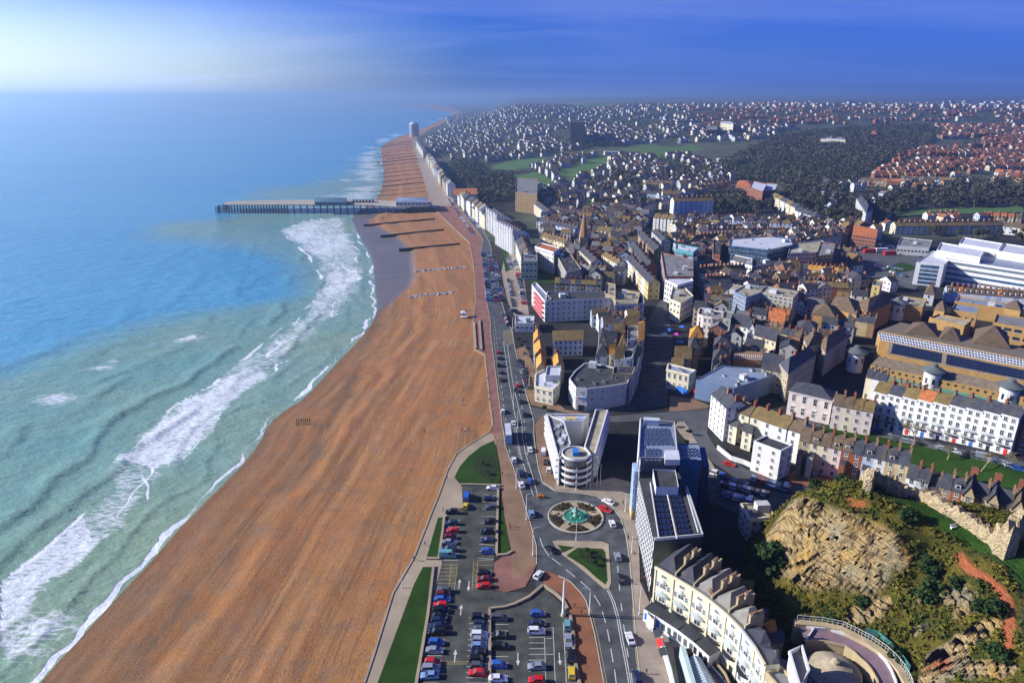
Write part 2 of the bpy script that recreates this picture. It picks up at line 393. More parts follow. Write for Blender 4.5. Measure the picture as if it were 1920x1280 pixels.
far_surf = sm((GY-850)/100)*np.exp(-((sd-30)/40)**2)*.8*sm((fbm(GX, GY, 60, 61, 3)-.3)/.3)
foam = np.maximum(foam, far_surf); crest = np.maximum(crest, swash)
SED = [(0,690),(60,668),(120,645),(200,622),(290,602),(390,577),(460,563),(515,552),(532,530),(528,505),(480,478),(395,462),(300,455),(238,443),(255,425),(320,412),(420,404),(400,392),(470,352),(560,345),(640,318),(665,290),(700,268)]
sedp = PL(SED, SEA); inn = inpoly(GX, GY, [(-400, -500), (-260, 100)] + sedp + [(-200, 3000), (300, 3000), (300, -500)])
dS, _ = pdist(GX, GY, sedp); sdist = np.where(inn, dS, -dS) + (fbm(GX, GY, 50, 71, 3)-.5)*30
sed = sm((sdist+14)/(30+GY*.04))
n = NT('sea_water')
fo = n.attr('foam'); se = n.attr('sed'); shd = n.attr('shore')
# foam broken into streaks that trail across the waves
pr = n.pos((0.16, 0.95, 1), (0, 0, R(10)))
n1 = n.noise(pr, .95, 7, .72, .8); n2 = n.noise(n.pos((1,1,1)), 1.7, 4, .7)
n3 = n.noise(n.pos((.3,.3,1)), .35, 3, .5)
vv = n.n('ShaderNodeTexVoronoi'); vv.feature = 'DISTANCE_TO_EDGE'; vv.inputs['Scale'].default_value = .42; n.l(n.pos((.45,1.25,1), (0,0,R(10))), vv.inputs[0])
lace = n.rng(vv.outputs['Distance'], 0, .32, .16, -.10)
thr = n.math('SUBTRACT', n.math('ADD', n.math('MULTIPLY', fo.outputs['Fac'], .60), lace), n.math('MULTIPLY', n1, .80))
thr = n.math('ADD', thr, n.math('MULTIPLY', n.math('SUBTRACT', n2, .5), .22))
thr = n.math('ADD', thr, n.math('MULTIPLY', n.math('SUBTRACT', n3, .5), .28))
fm = n.rng(thr, -.04, .26)
fm = n.math('MULTIPLY', n.math('MULTIPLY', fm, .86), n.rng(fo.outputs['Fac'], .02, .2))
ck = n.attr('crest'); cl = n.rng(n.math('SUBTRACT', ck.outputs['Fac'], n.math('MULTIPLY', n1, .75)), .0, .22); fm = n.math('MAXIMUM', fm, cl)
green = n.mix(n.rng(shd.outputs['Fac'], 0, 75), (.270,.330,.175), (.150,.290,.205))
green = n.mix(n.rng(n.noise(n.pos((1,1,1)), .022, 4), .35, .65), green, (.20,.310,.195))
deep = n.mix(n.rng(n.noise(n.pos((.3,1,1), (0,0,R(12))), .008, 4), .35, .65), (.050,.260,.420), (.075,.300,.450))
wc = n.mix(se.outputs['Fac'], deep, green)
farb = n.mix(n.rng(n.noise(n.pos((.15,1,1), (0,0,R(8))), .003, 4), .3, .7), wc, n.mix(.5, wc, (.10,.32,.46)))
foamc = n.mix(n.rng(n2, .3, .7), (.50,.56,.62), (.80,.82,.84))
n.col(n.mix(fm, farb, foamc))
n.l(n.rng(fm, 0, 1, .16, .8), n.b.inputs['Roughness']); n.b.inputs['IOR'].default_value = 1.33; n.b.inputs['Specular IOR Level'].default_value = .32
rp = n.pos((1,1,1), (0,0,R(25)))
r1 = n.noise(n.pos((.5,1.15,1), (0,0,R(-32))), .42, 5, .62, .4); r2 = n.noise(n.pos((.7,1.2,1), (0,0,R(35))), .09, 4, .6)
hh = n.math('ADD', n.math('MULTIPLY', r1, .8), n.math('MULTIPLY', r2, 3.2)); hh = n.math('ADD', hh, n.math('MULTIPLY', fm, .25))
n.bump(hh, .55, 1.0)
sheet('sea', sd > -14, zsea, n.m, {'foam': foam, 'sed': sed, 'shore': np.clip(sd, 0, 400), 'crest': crest})

# --- beach
dw0 = np.where(inland, 0, dwall)
frac = dw0/(dw0+np.clip(-sd, 0, None)+1e-3)
ridge = (fbm(GX, GY, 40, 80, 3)-.5)
zb = -0.25 + (SEA-.05+.25)*np.clip(frac, 0, 1)**1.15
ww = -sd
zb = zb + .55*np.exp(-((ww-34+ridge*16)/4.5)**2) + .4*np.exp(-((ww-58+ridge*18)/6)**2) - .35*np.exp(-((ww-27+ridge*14)/3.5)**2) + .3*np.exp(-((ww-14+ridge*8)/3)**2)*np.clip(ww/10, 0, 1)
zb = zb + (fbm(GX, GY, 7, 81, 3)-.5)*.3*np.clip(ww/8, 0, 1)
zb = np.where(sd > 0, SEA - .05 - sd*.09, np.minimum(zb, -.12))
WET = [(700,600),(716,582),(748,556),(768,540),(778,520),(774,470),(760,458),(748,446),(730,436),(705,424),(690,421),(696,412),(712,402),(745,396),(790,389),(780,383),(700,384),(655,404),(650,430),(690,480),(690,600)]
wetp = PL(WET, SEA+.2); wet = inpoly(GX, GY, wetp).astype(float)
dW, _ = pdist(GX, GY, wetp+[wetp[0]]); wet = sm((np.where(wet > 0, dW, -dW)+4)/8.0)
zb = zb*(1-wet) + np.minimum(zb, SEA+.18)*wet
WEED = [(705,606),(668,668),(655,715),(640,752),(612,790),(600,830),(585,862),(560,893),(520,930),(480,985),(450,1018),(400,1070),(372,1098),(350,1128),(315,1170),(280,1205),(240,1262),(225,1285)]
wl = PL(WEED, -2.5); dwd, wal = pdist(GX, GY, smooth_line(wl, 1))
weed = np.exp(-((dwd+(fbm(GX, GY, 12, 90, 3)-.5)*6)/2.6)**2)*(.45+.55*sm((fbm(GX, GY, 26, 91, 2)-.3)/.3))
TRK = [[(815,640),(802,662),(723,729),(645,853),(580,957),(480,1090),(350,1290)], [(839,608),(790,680),(749,752),(700,830),(620,960),(520,1110),(420,1290)], [(690,700),(620,800),(540,900),(430,1030),(300,1180),(215,1290)], [(800,780),(740,860),(660,980),(560,1130),(470,1290)], [(860,620),(830,700),(800,760),(760,850),(690,960),(600,1110),(520,1290)], [(880,700),(850,800),(810,870),(760,960),(700,1060),(620,1200),(580,1290)]]
track = np.zeros_like(GX)
for k_, q_ in enumerate(TRK):
    d_, _ = pdist(GX, GY, smooth_line(PL(q_, -1.6), 2)); d_ = d_+(fbm(GX, GY, 20, 150+k_, 2)-.5)*2.5; act = .35+.65*sm((fbm(GX, GY, 70, 160+k_, 2)-.35)/.3)
    track = track + act*(np.exp(-((d_-.2)/1.5)**2)-.7*np.exp(-((d_-3.2)/1.4)**2))
n = NT('shingle'); tk = n.attr('track')
at = n.attr('shore'); al = n.attr('along'); wd = n.attr('weed'); we = n.attr('wet')
cmbn = n.n('ShaderNodeCombineXYZ'); n.l(n.math('MULTIPLY', at.outputs['Fac'], 1.0), cmbn.inputs[0]); n.l(n.math('MULTIPLY', al.outputs['Fac'], .035), cmbn.inputs[1])
s1 = n.noise(cmbn.outputs[0], .12, 4, .55, .6); s2 = n.noise(cmbn.outputs[0], .33, 5, .6, 1.0)
s4 = n.noise(cmbn.outputs[0], .85, 2, .5, .3); b1 = n.noise(n.pos(), .035, 4, .6); g1 = n.noise(n.pos(), 2.2, 5, .75); g2 = n.noise(n.pos((1,.35,1)), .3, 4, .7)
c = n.mix(n.rng(s1, .36, .66), (.290,.125,.034), (.470,.212,.058))
c = n.mix(n.rng(s2, .38, .68, 0, .25), c, (.42,.225,.075))
c = n.mix(n.rng(s4, .58, .64, 0, .5), c, (.50,.27,.11)); c = n.mix(n.rng(s4, .41, .35, 0, .5), c, (.15,.07,.03))
c = n.mix(n.rng(b1, .42, .66, 0, .65), c, (.42,.150,.040))
c = n.mix(n.rng(tk.outputs['Fac'], .1, 1, 0, .75), c, (.50,.26,.10)); c = n.mix(n.rng(tk.outputs['Fac'], -.1, -.7, 0, .3), c, (.17,.085,.04))
c = n.mix(n.rng(at.outputs['Fac'], 0, 22, .55, 0), c, (.13,.075,.045))
c = n.mix(n.rng(n.noise(n.pos(), .12, 5, .7), .48, .62, 0, .45), c, (.20,.135,.085))
c = n.mix(n.rng(n.noise(n.pos(), .9, 5, .8), .52, .66, 0, .5), c, (.13,.075,.045))
c = n.mix(n.rng(n.noise(n.pos(), 1.3, 5, .8), .55, .68, 0, .45), c, (.50,.33,.20))
c = n.mix(n.rng(g1, .3, .7, .0, .85), c, n.mix(1.0, c, (.55,.52,.50), 'MULTIPLY'))
c = n.mix(n.rng(g2, .45, .75, 0, .35), c, (.30,.20,.13))
c = n.mix(n.math('MULTIPLY', wd.outputs['Fac'], n.rng(g2, .3, .55, .12, .6)), c, (.060,.062,.036))
c = n.mix(we.outputs['Fac'], c, n.mix(n.rng(n.noise(n.pos((.4,1,1)), .12, 4), .3, .7), (.120,.112,.108), (.175,.155,.138)))
n.col(c); n.l(n.rng(we.outputs['Fac'], 0, 1, .9, .42), n.b.inputs['Roughness']); n.b.inputs['Specular IOR Level'].default_value = .3
n.bump(n.math('MULTIPLY', n.math('ADD', n.math('MULTIPLY', g1, 1.6), n.math('MULTIPLY', s1, 2.5)), n.rng(we.outputs['Fac'], 0, 1, 1, .1)), .7, .35)
sheet('beach', (~inland | (dwall < 4)) & (sd < 60), zb, n.m, {'shore': np.clip(-sd, -50, 400), 'along': along, 'weed': weed, 'wet': wet, 'track': track})

# --- land
TT = T(GX, GY)
zl = np.where(dwl > 3.0, TT, -7.0)
FIELDS = [([(905,318),(960,300),(1000,296),(1060,300),(1010,312),(960,318)], 0), ([(1170,292),(1210,278),(1300,272),(1320,280),(1285,292),(1235,296)], 0),
          ([(1160,280),(1200,274),(1230,270),(1240,275),(1180,285)], 0), ([(960,330),(1010,322),(1050,345),(1040,352),(990,352),(965,345)], 0),
          ([(1040,325),(1080,310),(1140,300),(1150,310),(1080,335),(1060,345)], 0), ([(1080,300),(1170,292),(1150,300),(1100,308)], 0),
          ([(1090,378),(1110,372),(1140,380),(1110,388)], 0), ([(1375,318),(1410,305),(1420,312),(1395,322)], 0), ([(1715,243),(1760,236),(1770,239),(1720,246)], 1),
          ([(1070,200),(1110,193),(1160,193),(1150,201),(1100,205)], 1), ([(1640,405),(1720,392),(1920,388),(1920,396),(1760,402)], 0)]
fld = np.zeros_like(GX)
for pp, kx in FIELDS:
    q = [PT(a, b)[:2] for a, b in pp]; fld = np.maximum(fld, inpoly(GX, GY, q).astype(float)*(1 if kx == 0 else .6))
n = NT('town_ground')
fa = n.attr('field'); fr = n.attr('far')
p = n.pos()
asph = n.mix(n.rng(n.noise(p, .05, 4), .35, .65), (.014,.015,.018), (.034,.033,.032)); asph = n.mix(n.rng(n.noise(p, .6, 4), .4, .7, 0, .5), asph, (.045,.041,.036))
wood = n.mix(n.rng(n.noise(p, .02, 5, .7), .35, .65), (.035,.050,.026), (.095,.100,.065))
ctry = n.mix(n.rng(n.noise(n.pos((.4,.4,1)), .004, 5, .6), .42, .58), (.02,.032,.022), (.075,.085,.035))
vg = n.n('ShaderNodeTexVoronoi'); vg.inputs['Scale'].default_value = .0022; n.l(n.pos((.6,1,1)), vg.inputs[0])
ctry = n.mix(n.rng(n.n('ShaderNodeSeparateColor').outputs[0], 0, 1, 0, 0), ctry, ctry)
sc_ = n.n('ShaderNodeSeparateColor'); n.l(vg.outputs['Color'], sc_.inputs[0])
ctry = n.mix(n.rng(sc_.outputs[0], .55, .75), ctry, (.13,.14,.07))
c = n.mix(n.rng(fr.outputs['Fac'], .45, .75), asph, wood); c = n.mix(n.rng(fr.outputs['Fac'], 1.5, 2.0), c, ctry)
gr = n.mix(n.rng(n.noise(p, .03, 4), .3, .7), (.055,.125,.030), (.090,.155,.048))
c = n.mix(fa.outputs['Fac'], c, gr); n.col(c); n.rough(.9, .15); n.bump(n.noise(p, .5, 4), .3, .2)
farf = sm((GY-700)/500)+sm((GY-4200)/1500)
farf = np.where(GY < 1500, np.clip((fbm(GX, GY, 120, 95, 3)-.5)*3+.35+(GY-700)/900, 0, 1), farf)*sm((GY-560)/120)
sheet('ground', dwl > -14, zl, n.m, {'field': fld, 'far': farf})
# ------------------------------------------------------------------ materials of the town
WHITE = stone('white_stucco', (.74,.74,.72), .12, .7, bump=.08); CREAM = stone('cream_stucco', (.72,.66,.47), .12, .7, bump=.08)
PALE = stone('pale_grey_render', (.56,.57,.56), .12, .8); YELL = stone('yellow_render', (.66,.50,.20), .12, .8)
BUFF = stone('buff_stone', (.46,.37,.22), .2); YBRICK = stone('yellow_brick', (.43,.265,.095), .15, .9); RBRICK = stone('red_brick', (.29,.10,.055), .2, .9)
BBRICK = stone('brown_brick', (.30,.19,.11), .2, .9); CONC = stone('concrete', (.40,.37,.30), .18, .9); PINK = stone('pinkish_stucco', (.70,.61,.56), .1, .8)
BLUEW = stone('pale_blue_render', (.42,.52,.68), .1, .7); SAGE = stone('sage_render', (.40,.45,.36), .12, .8); CLADB = stone('blue_cladding', (.16,.24,.38), .1, .5, spec=.5)
WALLC = {'white': WHITE, 'cream': CREAM, 'pale': PALE, 'yellow': YELL, 'buff': BUFF, 'ybrick': YBRICK, 'rbrick': RBRICK, 'bbrick': BBRICK, 'conc': CONC, 'pink': PINK, 'bluew': BLUEW, 'sage': SAGE, 'cladb': CLADB}
WORD = {'white': 'white', 'cream': 'cream', 'pale': 'pale grey', 'yellow': 'yellow', 'buff': 'buff stone', 'ybrick': 'yellow brick', 'rbrick': 'red brick', 'bbrick': 'brown brick', 'conc': 'concrete', 'pink': 'pinkish', 'bluew': 'pale blue', 'sage': 'sage green', 'cladb': 'blue clad'}
def roofmat(name, c, sc_=1.0, var=.35):
    n = NT(name); p = n.pos(); a = n.noise(p, .5, 4, .65); b = n.noise(n.pos((1,1,6)), 2.2, 2)
    k = n.mix(n.rng(a, .32, .68), tuple(v*(1-var) for v in c), tuple(v*(1+var) for v in c)); k = n.mix(n.rng(b, .45, .6, 0, .35), k, tuple(v*.55 for v in c))
    m2 = n.noise(p, .22, 3); k = n.mix(n.rng(m2, .55, .75, 0, .5), k, (.16,.13,.035))
    oi = n.n('ShaderNodeObjectInfo'); k = n.mix(n.rng(oi.outputs['Random'], 0, 1, 0, .3), k, tuple(v*.5 for v in c))
    n.col(k); n.rough(.75, .3); n.bump(b, .4, .08); return n.m
SLATE = roofmat('slate', (.060,.064,.080)); BTILE = roofmat('brown_tile', (.15,.105,.065)); MTILE = roofmat('mossy_tile', (.19,.135,.05)); TERRA = roofmat('terracotta', (.46,.15,.05)); OTILE = roofmat('orange_tile', (.55,.27,.05))
FLATG = stone('grey_roof', (.23,.23,.225), .3, .9, .2, streak=False); FLATD = stone('dark_roof', (.065,.068,.072), .35, .9, .2, streak=False); FLATL = stone('light_roof', (.60,.63,.68), .15, .6, .2, streak=False)
FLATB = stone('blue_grey_roof', (.25,.31,.40), .2, .5, .2, streak=False, spec=.5); FLATY = stone('sandy_roof', (.40,.36,.25), .3, .9, .2, streak=False)
ROOFC = {'slate': SLATE, 'btile': BTILE, 'mtile': MTILE, 'terra': TERRA, 'otile': OTILE, 'grey': FLATG, 'dark': FLATD, 'light': FLATL, 'bluegrey': FLATB, 'sandy': FLATY}
RWORD = {'slate': 'slate', 'btile': 'brown tiled', 'mtile': 'mossy tiled', 'terra': 'terracotta', 'otile': 'orange tiled', 'grey': 'grey flat', 'dark': 'dark flat', 'light': 'pale flat', 'bluegrey': 'blue-grey flat', 'sandy': 'sandy flat'}
def glassy(name, c, r=.12):
    n = NT(name); k = n.noise(n.pos(), .45, 2); oi = n.n('ShaderNodeObjectInfo')
    a = n.mix(n.rng(k, .35, .65), tuple(v*.6 for v in c), tuple(v*1.5 for v in c)); n.col(n.mix(n.rng(oi.outputs['Random'], .6, 1, 0, .55), a, (.22,.22,.20))); n.rough(r, .6); return n.m
GLASS = glassy('window_glass', (.022,.027,.035)); BGLASS = glassy('blue_glass', (.035,.085,.16), .08); GGLASS = glassy('green_glass', (.05,.16,.14), .1)
FRAME = flat('white_paint', (.72,.72,.70)); DARKM = flat('dark_metal', (.03,.032,.035)); GREYM = flat('grey_metal', (.34,.36,.38), .4, .5, .3); POT = flat('chimney_pot', (.30,.16,.09), .9)
SOLAR = flat('solar_glass', (.012,.022,.060), .12, .7); SOLARW = flat('panel_frame', (.55,.60,.68), .4)
RED = flat('red_paint', (.62,.03,.02)); BLUE = flat('blue_paint', (.03,.16,.55)); YPAINT = flat('yellow_paint', (.70,.48,.03)); LBLUE = flat('pale_blue_panel', (.36,.48,.68), .35)
COPPER = flat('weathered_copper', (.18,.33,.28), .6)

_WIN = {}
def winmesh(w, h, style='sash'):
    """a window: proud surround, sill, recessed pane with glazing bars; faces -y, origin at its centre"""
    key = (round(w, 2), round(h, 2), style)
    if key in _WIN: return _WIN[key]
    m = MB(); f = .10; y0, y1 = 0.02, -.10
    def bx(x0, x1, z0, z1, ya, mi): m.box(((x0+x1)/2, (ya+y0)/2, z0), (x1-x0, y0-ya, z1-z0), 0, mi, True)
    bx(-w/2, w/2, -h/2, h/2, -.025, 1)
    if style != 'plain':
        for a in (-w/2-f, w/2): bx(a, a+f, -h/2-f, h/2+f, y1, 0)
        bx(-w/2, w/2, h/2, h/2+f, y1, 0); bx(-w/2-.18, w/2+.18, -h/2-.2, -h/2, -.2, 0)
        bx(-.03, .03, -h/2, h/2, -.05, 0); bx(-w/2, w/2, -.03, .03, -.05, 0)
    if style == 'hood': bx(-w/2-.3, w/2+.3, h/2+f, h/2+f+.18, -.35, 0)
    me = m.mesh('window', [FRAME, GLASS]); _WIN[key] = me; return me
def ccw(p):
    a = sum(p[i][0]*p[(i+1) % len(p)][1]-p[(i+1) % len(p)][0]*p[i][1] for i in range(len(p)))
    return p if a > 0 else p[::-1]
def facade(t, a, b, z0, z1, floors, sp=3.2, win=(1.05,1.6), style='sash', joined=None, skip=0, parent=None, margin=.8, jit=None):
    dx, dy = b[0]-a[0], b[1]-a[1]; L = math.hypot(dx, dy)
    n = int((L-2*margin+sp*.4)/sp)
    if n < 1: return
    fh = (z1-z0)/floors; rz = math.atan2(dy, dx); ux, uy = dx/L, dy/L; nx, ny = uy, -ux
    for f in range(skip, floors):
        zc = z0+fh*(f+.55)
        for i in range(n):
            s = L*(i+.5)/n if n > 1 else L/2
            x, y = a[0]+ux*s, a[1]+uy*s
            if joined is not None:
                w, h = win; hw = w/2; o = .06
                p = [(x-ux*hw+nx*o, y-uy*hw+ny*o), (x+ux*hw+nx*o, y+uy*hw+ny*o)]
                joined.quad((p[0][0], p[0][1], zc-h/2), (p[1][0], p[1][1], zc-h/2), (p[1][0], p[1][1], zc+h/2), (p[0][0], p[0][1], zc+h/2), 1)
                joined.quad((p[0][0]-nx*o, p[0][1]-ny*o, zc+h/2), (p[0][0], p[0][1], zc+h/2), (p[1][0], p[1][1], zc+h/2), (p[1][0]-nx*o, p[1][1]-ny*o, zc+h/2), 0)
                joined.box((x+nx*.1, y+ny*.1, zc-h/2-.16), (w+.3, .25, .16), rz, 0)
            else:
                t.inst('window', winmesh(win[0], win[1], style), (x, y, zc), rz, parent)
def chimney(m, c, sz, rot=0.0, pots=3, m0=0, m1=1):
    m.box(c, sz, rot, m0); m.box((c[0], c[1], c[2]+sz[2]), (sz[0]+.25, sz[1]+.25, .2), rot, m0)
    L = max(sz[0], sz[1])-.5; ca, sa = math.cos(rot), math.sin(rot)
    for i in range(pots):
        k = (i-(pots-1)/2)*L/max(1, pots-1) if pots > 1 else 0
        dx, dy = (k, 0) if sz[0] >= sz[1] else (0, k)
        m.cyl((c[0]+dx*ca-dy*sa, c[1]+dx*sa+dy*ca, c[2]+sz[2]+.2), .17, .13, .55, 6, m1)
def lerp(a, b, t): return tuple(a[i]+(b[i]-a[i])*t for i in range(len(a)))
def pitched(q, z, rh, kind, over=.35):
    """roof over the quad q (ccw), eaves z; ridge runs from the middle of bc to the middle of da. returns roof MB, gable MB"""
    a, b, c, d = q; r = MB(); g = MB()
    m1 = lerp(b, c, .5); m2 = lerp(d, a, .5)
    if kind == 'hip':
        L = math.hypot(m1[0]-m2[0], m1[1]-m2[1]); W = math.hypot(b[0]-c[0], b[1]-c[1]); k = min(.49, W*.5/max(L, .1))
        e1 = lerp(m1, m2, k); e2 = lerp(m2, m1, k)
    else: e1, e2 = lerp(m1, m2, -over/max(1, math.dist(m1, m2))), lerp(m2, m1, -over/max(1, math.dist(m1, m2)))
    cx = sum(p[0] for p in q)/4; cy_ = sum(p[1] for p in q)/4
    def ov(p): dx, dy = p[0]-cx, p[1]-cy_; l = math.hypot(dx, dy); return (p[0]+dx/l*over, p[1]+dy/l*over)
    A, B, Cc, D = map(ov, q); T3 = lambda p, zz: (p[0], p[1], zz)
    zz = z-.12; th = .18
    E1, E2 = T3(e1, z+rh), T3(e2, z+rh)
    r.quad(T3(A, zz), T3(B, zz), E1, E2); r.quad(T3(Cc, zz), T3(D, zz), E2, E1)
    if kind == 'hip': r.tri(T3(B, zz), T3(Cc, zz), E1); r.tri(T3(D, zz), T3(A, zz), E2)
    else:
        g.tri(T3(b, z), T3(c, z), T3(m1, z+rh-.1)); g.tri(T3(d, z), T3(a, z), T3(m2, z+rh-.1))
    for p, s in ((A, B), (B, Cc), (Cc, D), (D, A)):
        if kind == 'gable' and (p, s) in ((B, Cc), (D, A)): continue
        r.quad(T3(p, zz-th), T3(s, zz-th), T3(s, zz), T3(p, zz))
    r.quad(T3(D, zz-th), T3(Cc, zz-th), T3(B, zz-th), T3(A, zz-th))
    return r, g
def faces_cam(a, b):
    nx, ny = b[1]-a[1], -(b[0]-a[0]); mx, my = (a[0]+b[0])/2, (a[1]+b[1])/2
    return (nx*(-mx)+ny*(-my)) / (math.hypot(nx, ny)*math.hypot(mx, my)+1e-6)
NEARJ = 330
FOOT = []
def house(name, label, cat, q, z0, h, wall, roof='gable', rmat='slate', floors=3, group=None, sp=3.0, win=(1.05,1.6), style='sash', rh=None, chim=1, joined=None, dorm=0, cornice=False, parapet=.7, clutter=0, skip=0, allsides=False, seed=0):
    """one building on the footprint q (list of world xy, any number of corners for a flat roof)"""
    rnd = random.Random(int(q[0][0]*31+q[0][1]*17+seed)); q = list(q)
    if roof == 'flat': q = ccw(q)
    elif sum(q[i][0]*q[(i+1) % 4][1]-q[(i+1) % 4][0]*q[i][1] for i in range(4)) < 0: q = [q[1], q[0], q[3], q[2]]
    cx = sum(p[0] for p in q)/len(q); cy_ = sum(p[1] for p in q)/len(q); z1 = z0+h
    FOOT.append((cx, cy_, [tuple(p) for p in q])); t = Thing(name, label, cat, (cx, cy_, z0), group); Wm = WALLC[wall] if isinstance(wall, str) else wall; Rm = ROOFC[rmat] if isinstance(rmat, str) else rmat
    if joined is None: joined = math.hypot(cx, cy_) > NEARJ
    wm = MB(); wm.prism(q, z0-3, z1+(parapet if roof == 'flat' else 0), 0, top=False)
    jm = MB() if joined else None
    if roof == 'flat':
        zi = z1; inn = []
        for i, p in enumerate(q):
            dx, dy = cx-p[0], cy_-p[1]; l = math.hypot(dx, dy); inn.append((p[0]+dx/l*.5, p[1]+dy/l*.5))
        for i in range(len(q)):
            j = (i+1) % len(q); zt = z1+parapet
            wm.quad((*q[i], zt), (*q[j], zt), (*inn[j], zt), (*inn[i], zt)); wm.quad((*inn[i], zt), (*inn[j], zt), (*inn[j], zi), (*inn[i], zi))
        rm = MB(); rm.poly([(x, y, zi) for x, y in q])
        t.part('roof', rm, Rm)
        if clutter:
            e = max(range(len(q)), key=lambda i: math.dist(q[i], q[(i+1) % len(q)])); rz = math.atan2(q[(e+1) % len(q)][1]-q[e][1], q[(e+1) % len(q)][0]-q[e][0])
            for k in range(clutter):
                for _ in range(12):
                    x = rnd.uniform(min(p[0] for p in q), max(p[0] for p in q)); y = rnd.uniform(min(p[1] for p in q), max(p[1] for p in q))
                    big = k == 0 and clutter > 2; s_ = (rnd.uniform(3, 5), rnd.uniform(2.5, 4), rnd.uniform(2, 2.8)) if big else (rnd.uniform(.8, 2.2), rnd.uniform(.7, 1.6), rnd.uniform(.6, 1.3))
                    if all(inpoly(x+ax, y+ay, inn) for ax in (-s_[0]*.6, s_[0]*.6) for ay in (-s_[1]*.6, s_[1]*.6)):
                        u = MB(); u.box((x, y, zi), s_, rz, 0)
                        if not big: u.box((x, y, zi+s_[2]), (s_[0]*.6, s_[1]*.6, .15), rz, 1)
                        t.part('stair_head' if big else 'roof_unit', u, [PALE if big else GREYM, DARKM]); break
    else:
        W = math.dist(q[1], q[2]); rh = rh or min(W*.36, 4.5)
        r, g = pitched(q, z1, rh, roof)
        for p in g.f: wm.tri(*[g.v[i] for i in p])
        ro = t.part('roof', r, Rm)
        if chim:
            m1 = lerp(q[1], q[2], .5); m2 = lerp(q[3], q[0], .5); rz = math.atan2(q[2][1]-q[1][1], q[2][0]-q[1][0])
            for k in range(chim):
                f = 0.04 if k == 0 else .96
                p = lerp(m1, m2, f if roof != 'hip' else (.35 if k == 0 else .65)); u = MB(); chimney(u, (p[0], p[1], z1+rh-1.2), (2.0, .75, 2.6), rz, 4)
                t.part('chimney', u, [RBRICK if rnd.random() < .5 else BBRICK, POT], ro)
        if dorm:
            a, b = q[0], q[1]; rz = math.atan2(b[1]-a[1], b[0]-a[0]); n_ = (-(b[1]-a[1])/math.dist(a, b), (b[0]-a[0])/math.dist(a, b))
            for k in range(dorm):
                p = lerp(a, b, (k+.5)/dorm); u = MB(); c = (p[0]+n_[0]*1.7, p[1]+n_[1]*1.7, z1+.25)
                u.box(c, (1.5, 2.2, 1.5), rz, 0, tm=2); u.box((c[0]-n_[0]*1.12, c[1]-n_[1]*1.12, c[2]+.35), (1.05, .06, .95), rz, 1)
                t.part('dormer', u, [FRAME, GLASS, Rm], ro)
    wo = t.part('wall', wm, Wm)
    for i in range(len(q)):
        a, b = q[i], q[(i+1) % len(q)]
        if (allsides or faces_cam(a, b) > -.25) and floors: facade(t, a, b, z0, z1, floors, sp, win, style, jm, skip)
        if cornice and faces_cam(a, b) > -.1:
            rz = math.atan2(b[1]-a[1], b[0]-a[0]); L = math.dist(a, b); nx, ny = (b[1]-a[1])/L, -(b[0]-a[0])/L; mm = lerp(a, b, .5); u = MB()
            u.box((mm[0]+nx*.17, mm[1]+ny*.17, z1-.35), (L+.5, .36, .4), rz); t.part('cornice', u, Wm, wo)
            u = MB(); u.box((mm[0]+nx*.06, mm[1]+ny*.06, z0+h*.30), (L+.1, .18, .22), rz); t.part('string_course', u, Wm, wo)
    if jm is not None and jm.f: t.part('windows', jm, [FRAME, GLASS], kind='stuff')
    t.q = q; t.z0 = z0; t.z1 = z1
    return t
def bld(name, label, cat, px, h, wall, **k):
    """building whose roof edge is seen at the picture points px, h metres above its ground"""
    cx = sum(p[0] for p in px)/len(px); cyy = sum(p[1] for p in px)/len(px); zg = k.pop('z0', None)
    if zg is None: zg = PT(cx, cyy, h)[2]
    return house(name, label, cat, [P(x, y, zg+h) for x, y in px], zg, h, wall, **k)
def row(desc, p0, p1, h, depth, n, pal, roof='gable', rmats=('slate',), floors=3, group=None, cat='house', name='terraced_house', sp=3.2, gap=0, z0=None, jog=.0, dorm=0, chim=1, seed=1, win=(1.05,1.6), style='sash', rh=None, joined=None, side='from the left', cornice=False, hj=.0):
    """n houses in a row; p0, p1 are picture points on the front eaves; the fronts look to the right hand of p0 -> p1"""
    rnd = random.Random(seed*97+int(p0[0])+int(p1[1])*3); res = []
    za = PT(p0[0], p0[1], h)[2] if z0 is None else z0; zb_ = PT(p1[0], p1[1], h)[2] if z0 is None else z0
    a = P(p0[0], p0[1], za+h); b = P(p1[0], p1[1], zb_+h)
    L = math.dist(a, b); nx, ny = -(b[1]-a[1])/L, (b[0]-a[0])/L
    for i in range(n):
        f0, f1 = i/n, (i+1-gap)/n; j = rnd.uniform(-jog, jog); c0, c1 = lerp(a, b, f0), lerp(a, b, f1)
        zz = za+(zb_-za)*(i+.5)/n if z0 is None else z0; zz = float(zz)
        q = [(c0[0]-nx*j, c0[1]-ny*j), (c1[0]-nx*j, c1[1]-ny*j), (c1[0]+nx*depth, c1[1]+ny*depth), (c0[0]+nx*depth, c0[1]+ny*depth)]
        wl = pal[i % len(pal)] if seed < 0 else rnd.choice(pal); rm = rnd.choice(rmats)
        # numbering follows the picture from the left
        k = i if a[0] <= b[0] else n-1-i
        lab = f'{WORD[wl]} {RWORD[rm].replace(" tiled","")} roofed house, {ordw(k)} in {desc}, from left' if n > 1 else desc
        if len(lab.split()) > 16: lab = f'{WORD[wl]} house, {ordw(k)} from left in {desc}'
        if len(lab.split()) > 16: lab = f'house, {ordw(k)} from left in {desc}'
        g = house(name, lab, cat, q, zz, h+rnd.uniform(-hj, hj), wl, roof if roof != 'mix' else rnd.choice(['gable','hip']), rm, floors, group or f'houses {desc}', sp, win, style, rh, chim, joined, dorm, cornice, seed=i)
        res.append(g)
    return res
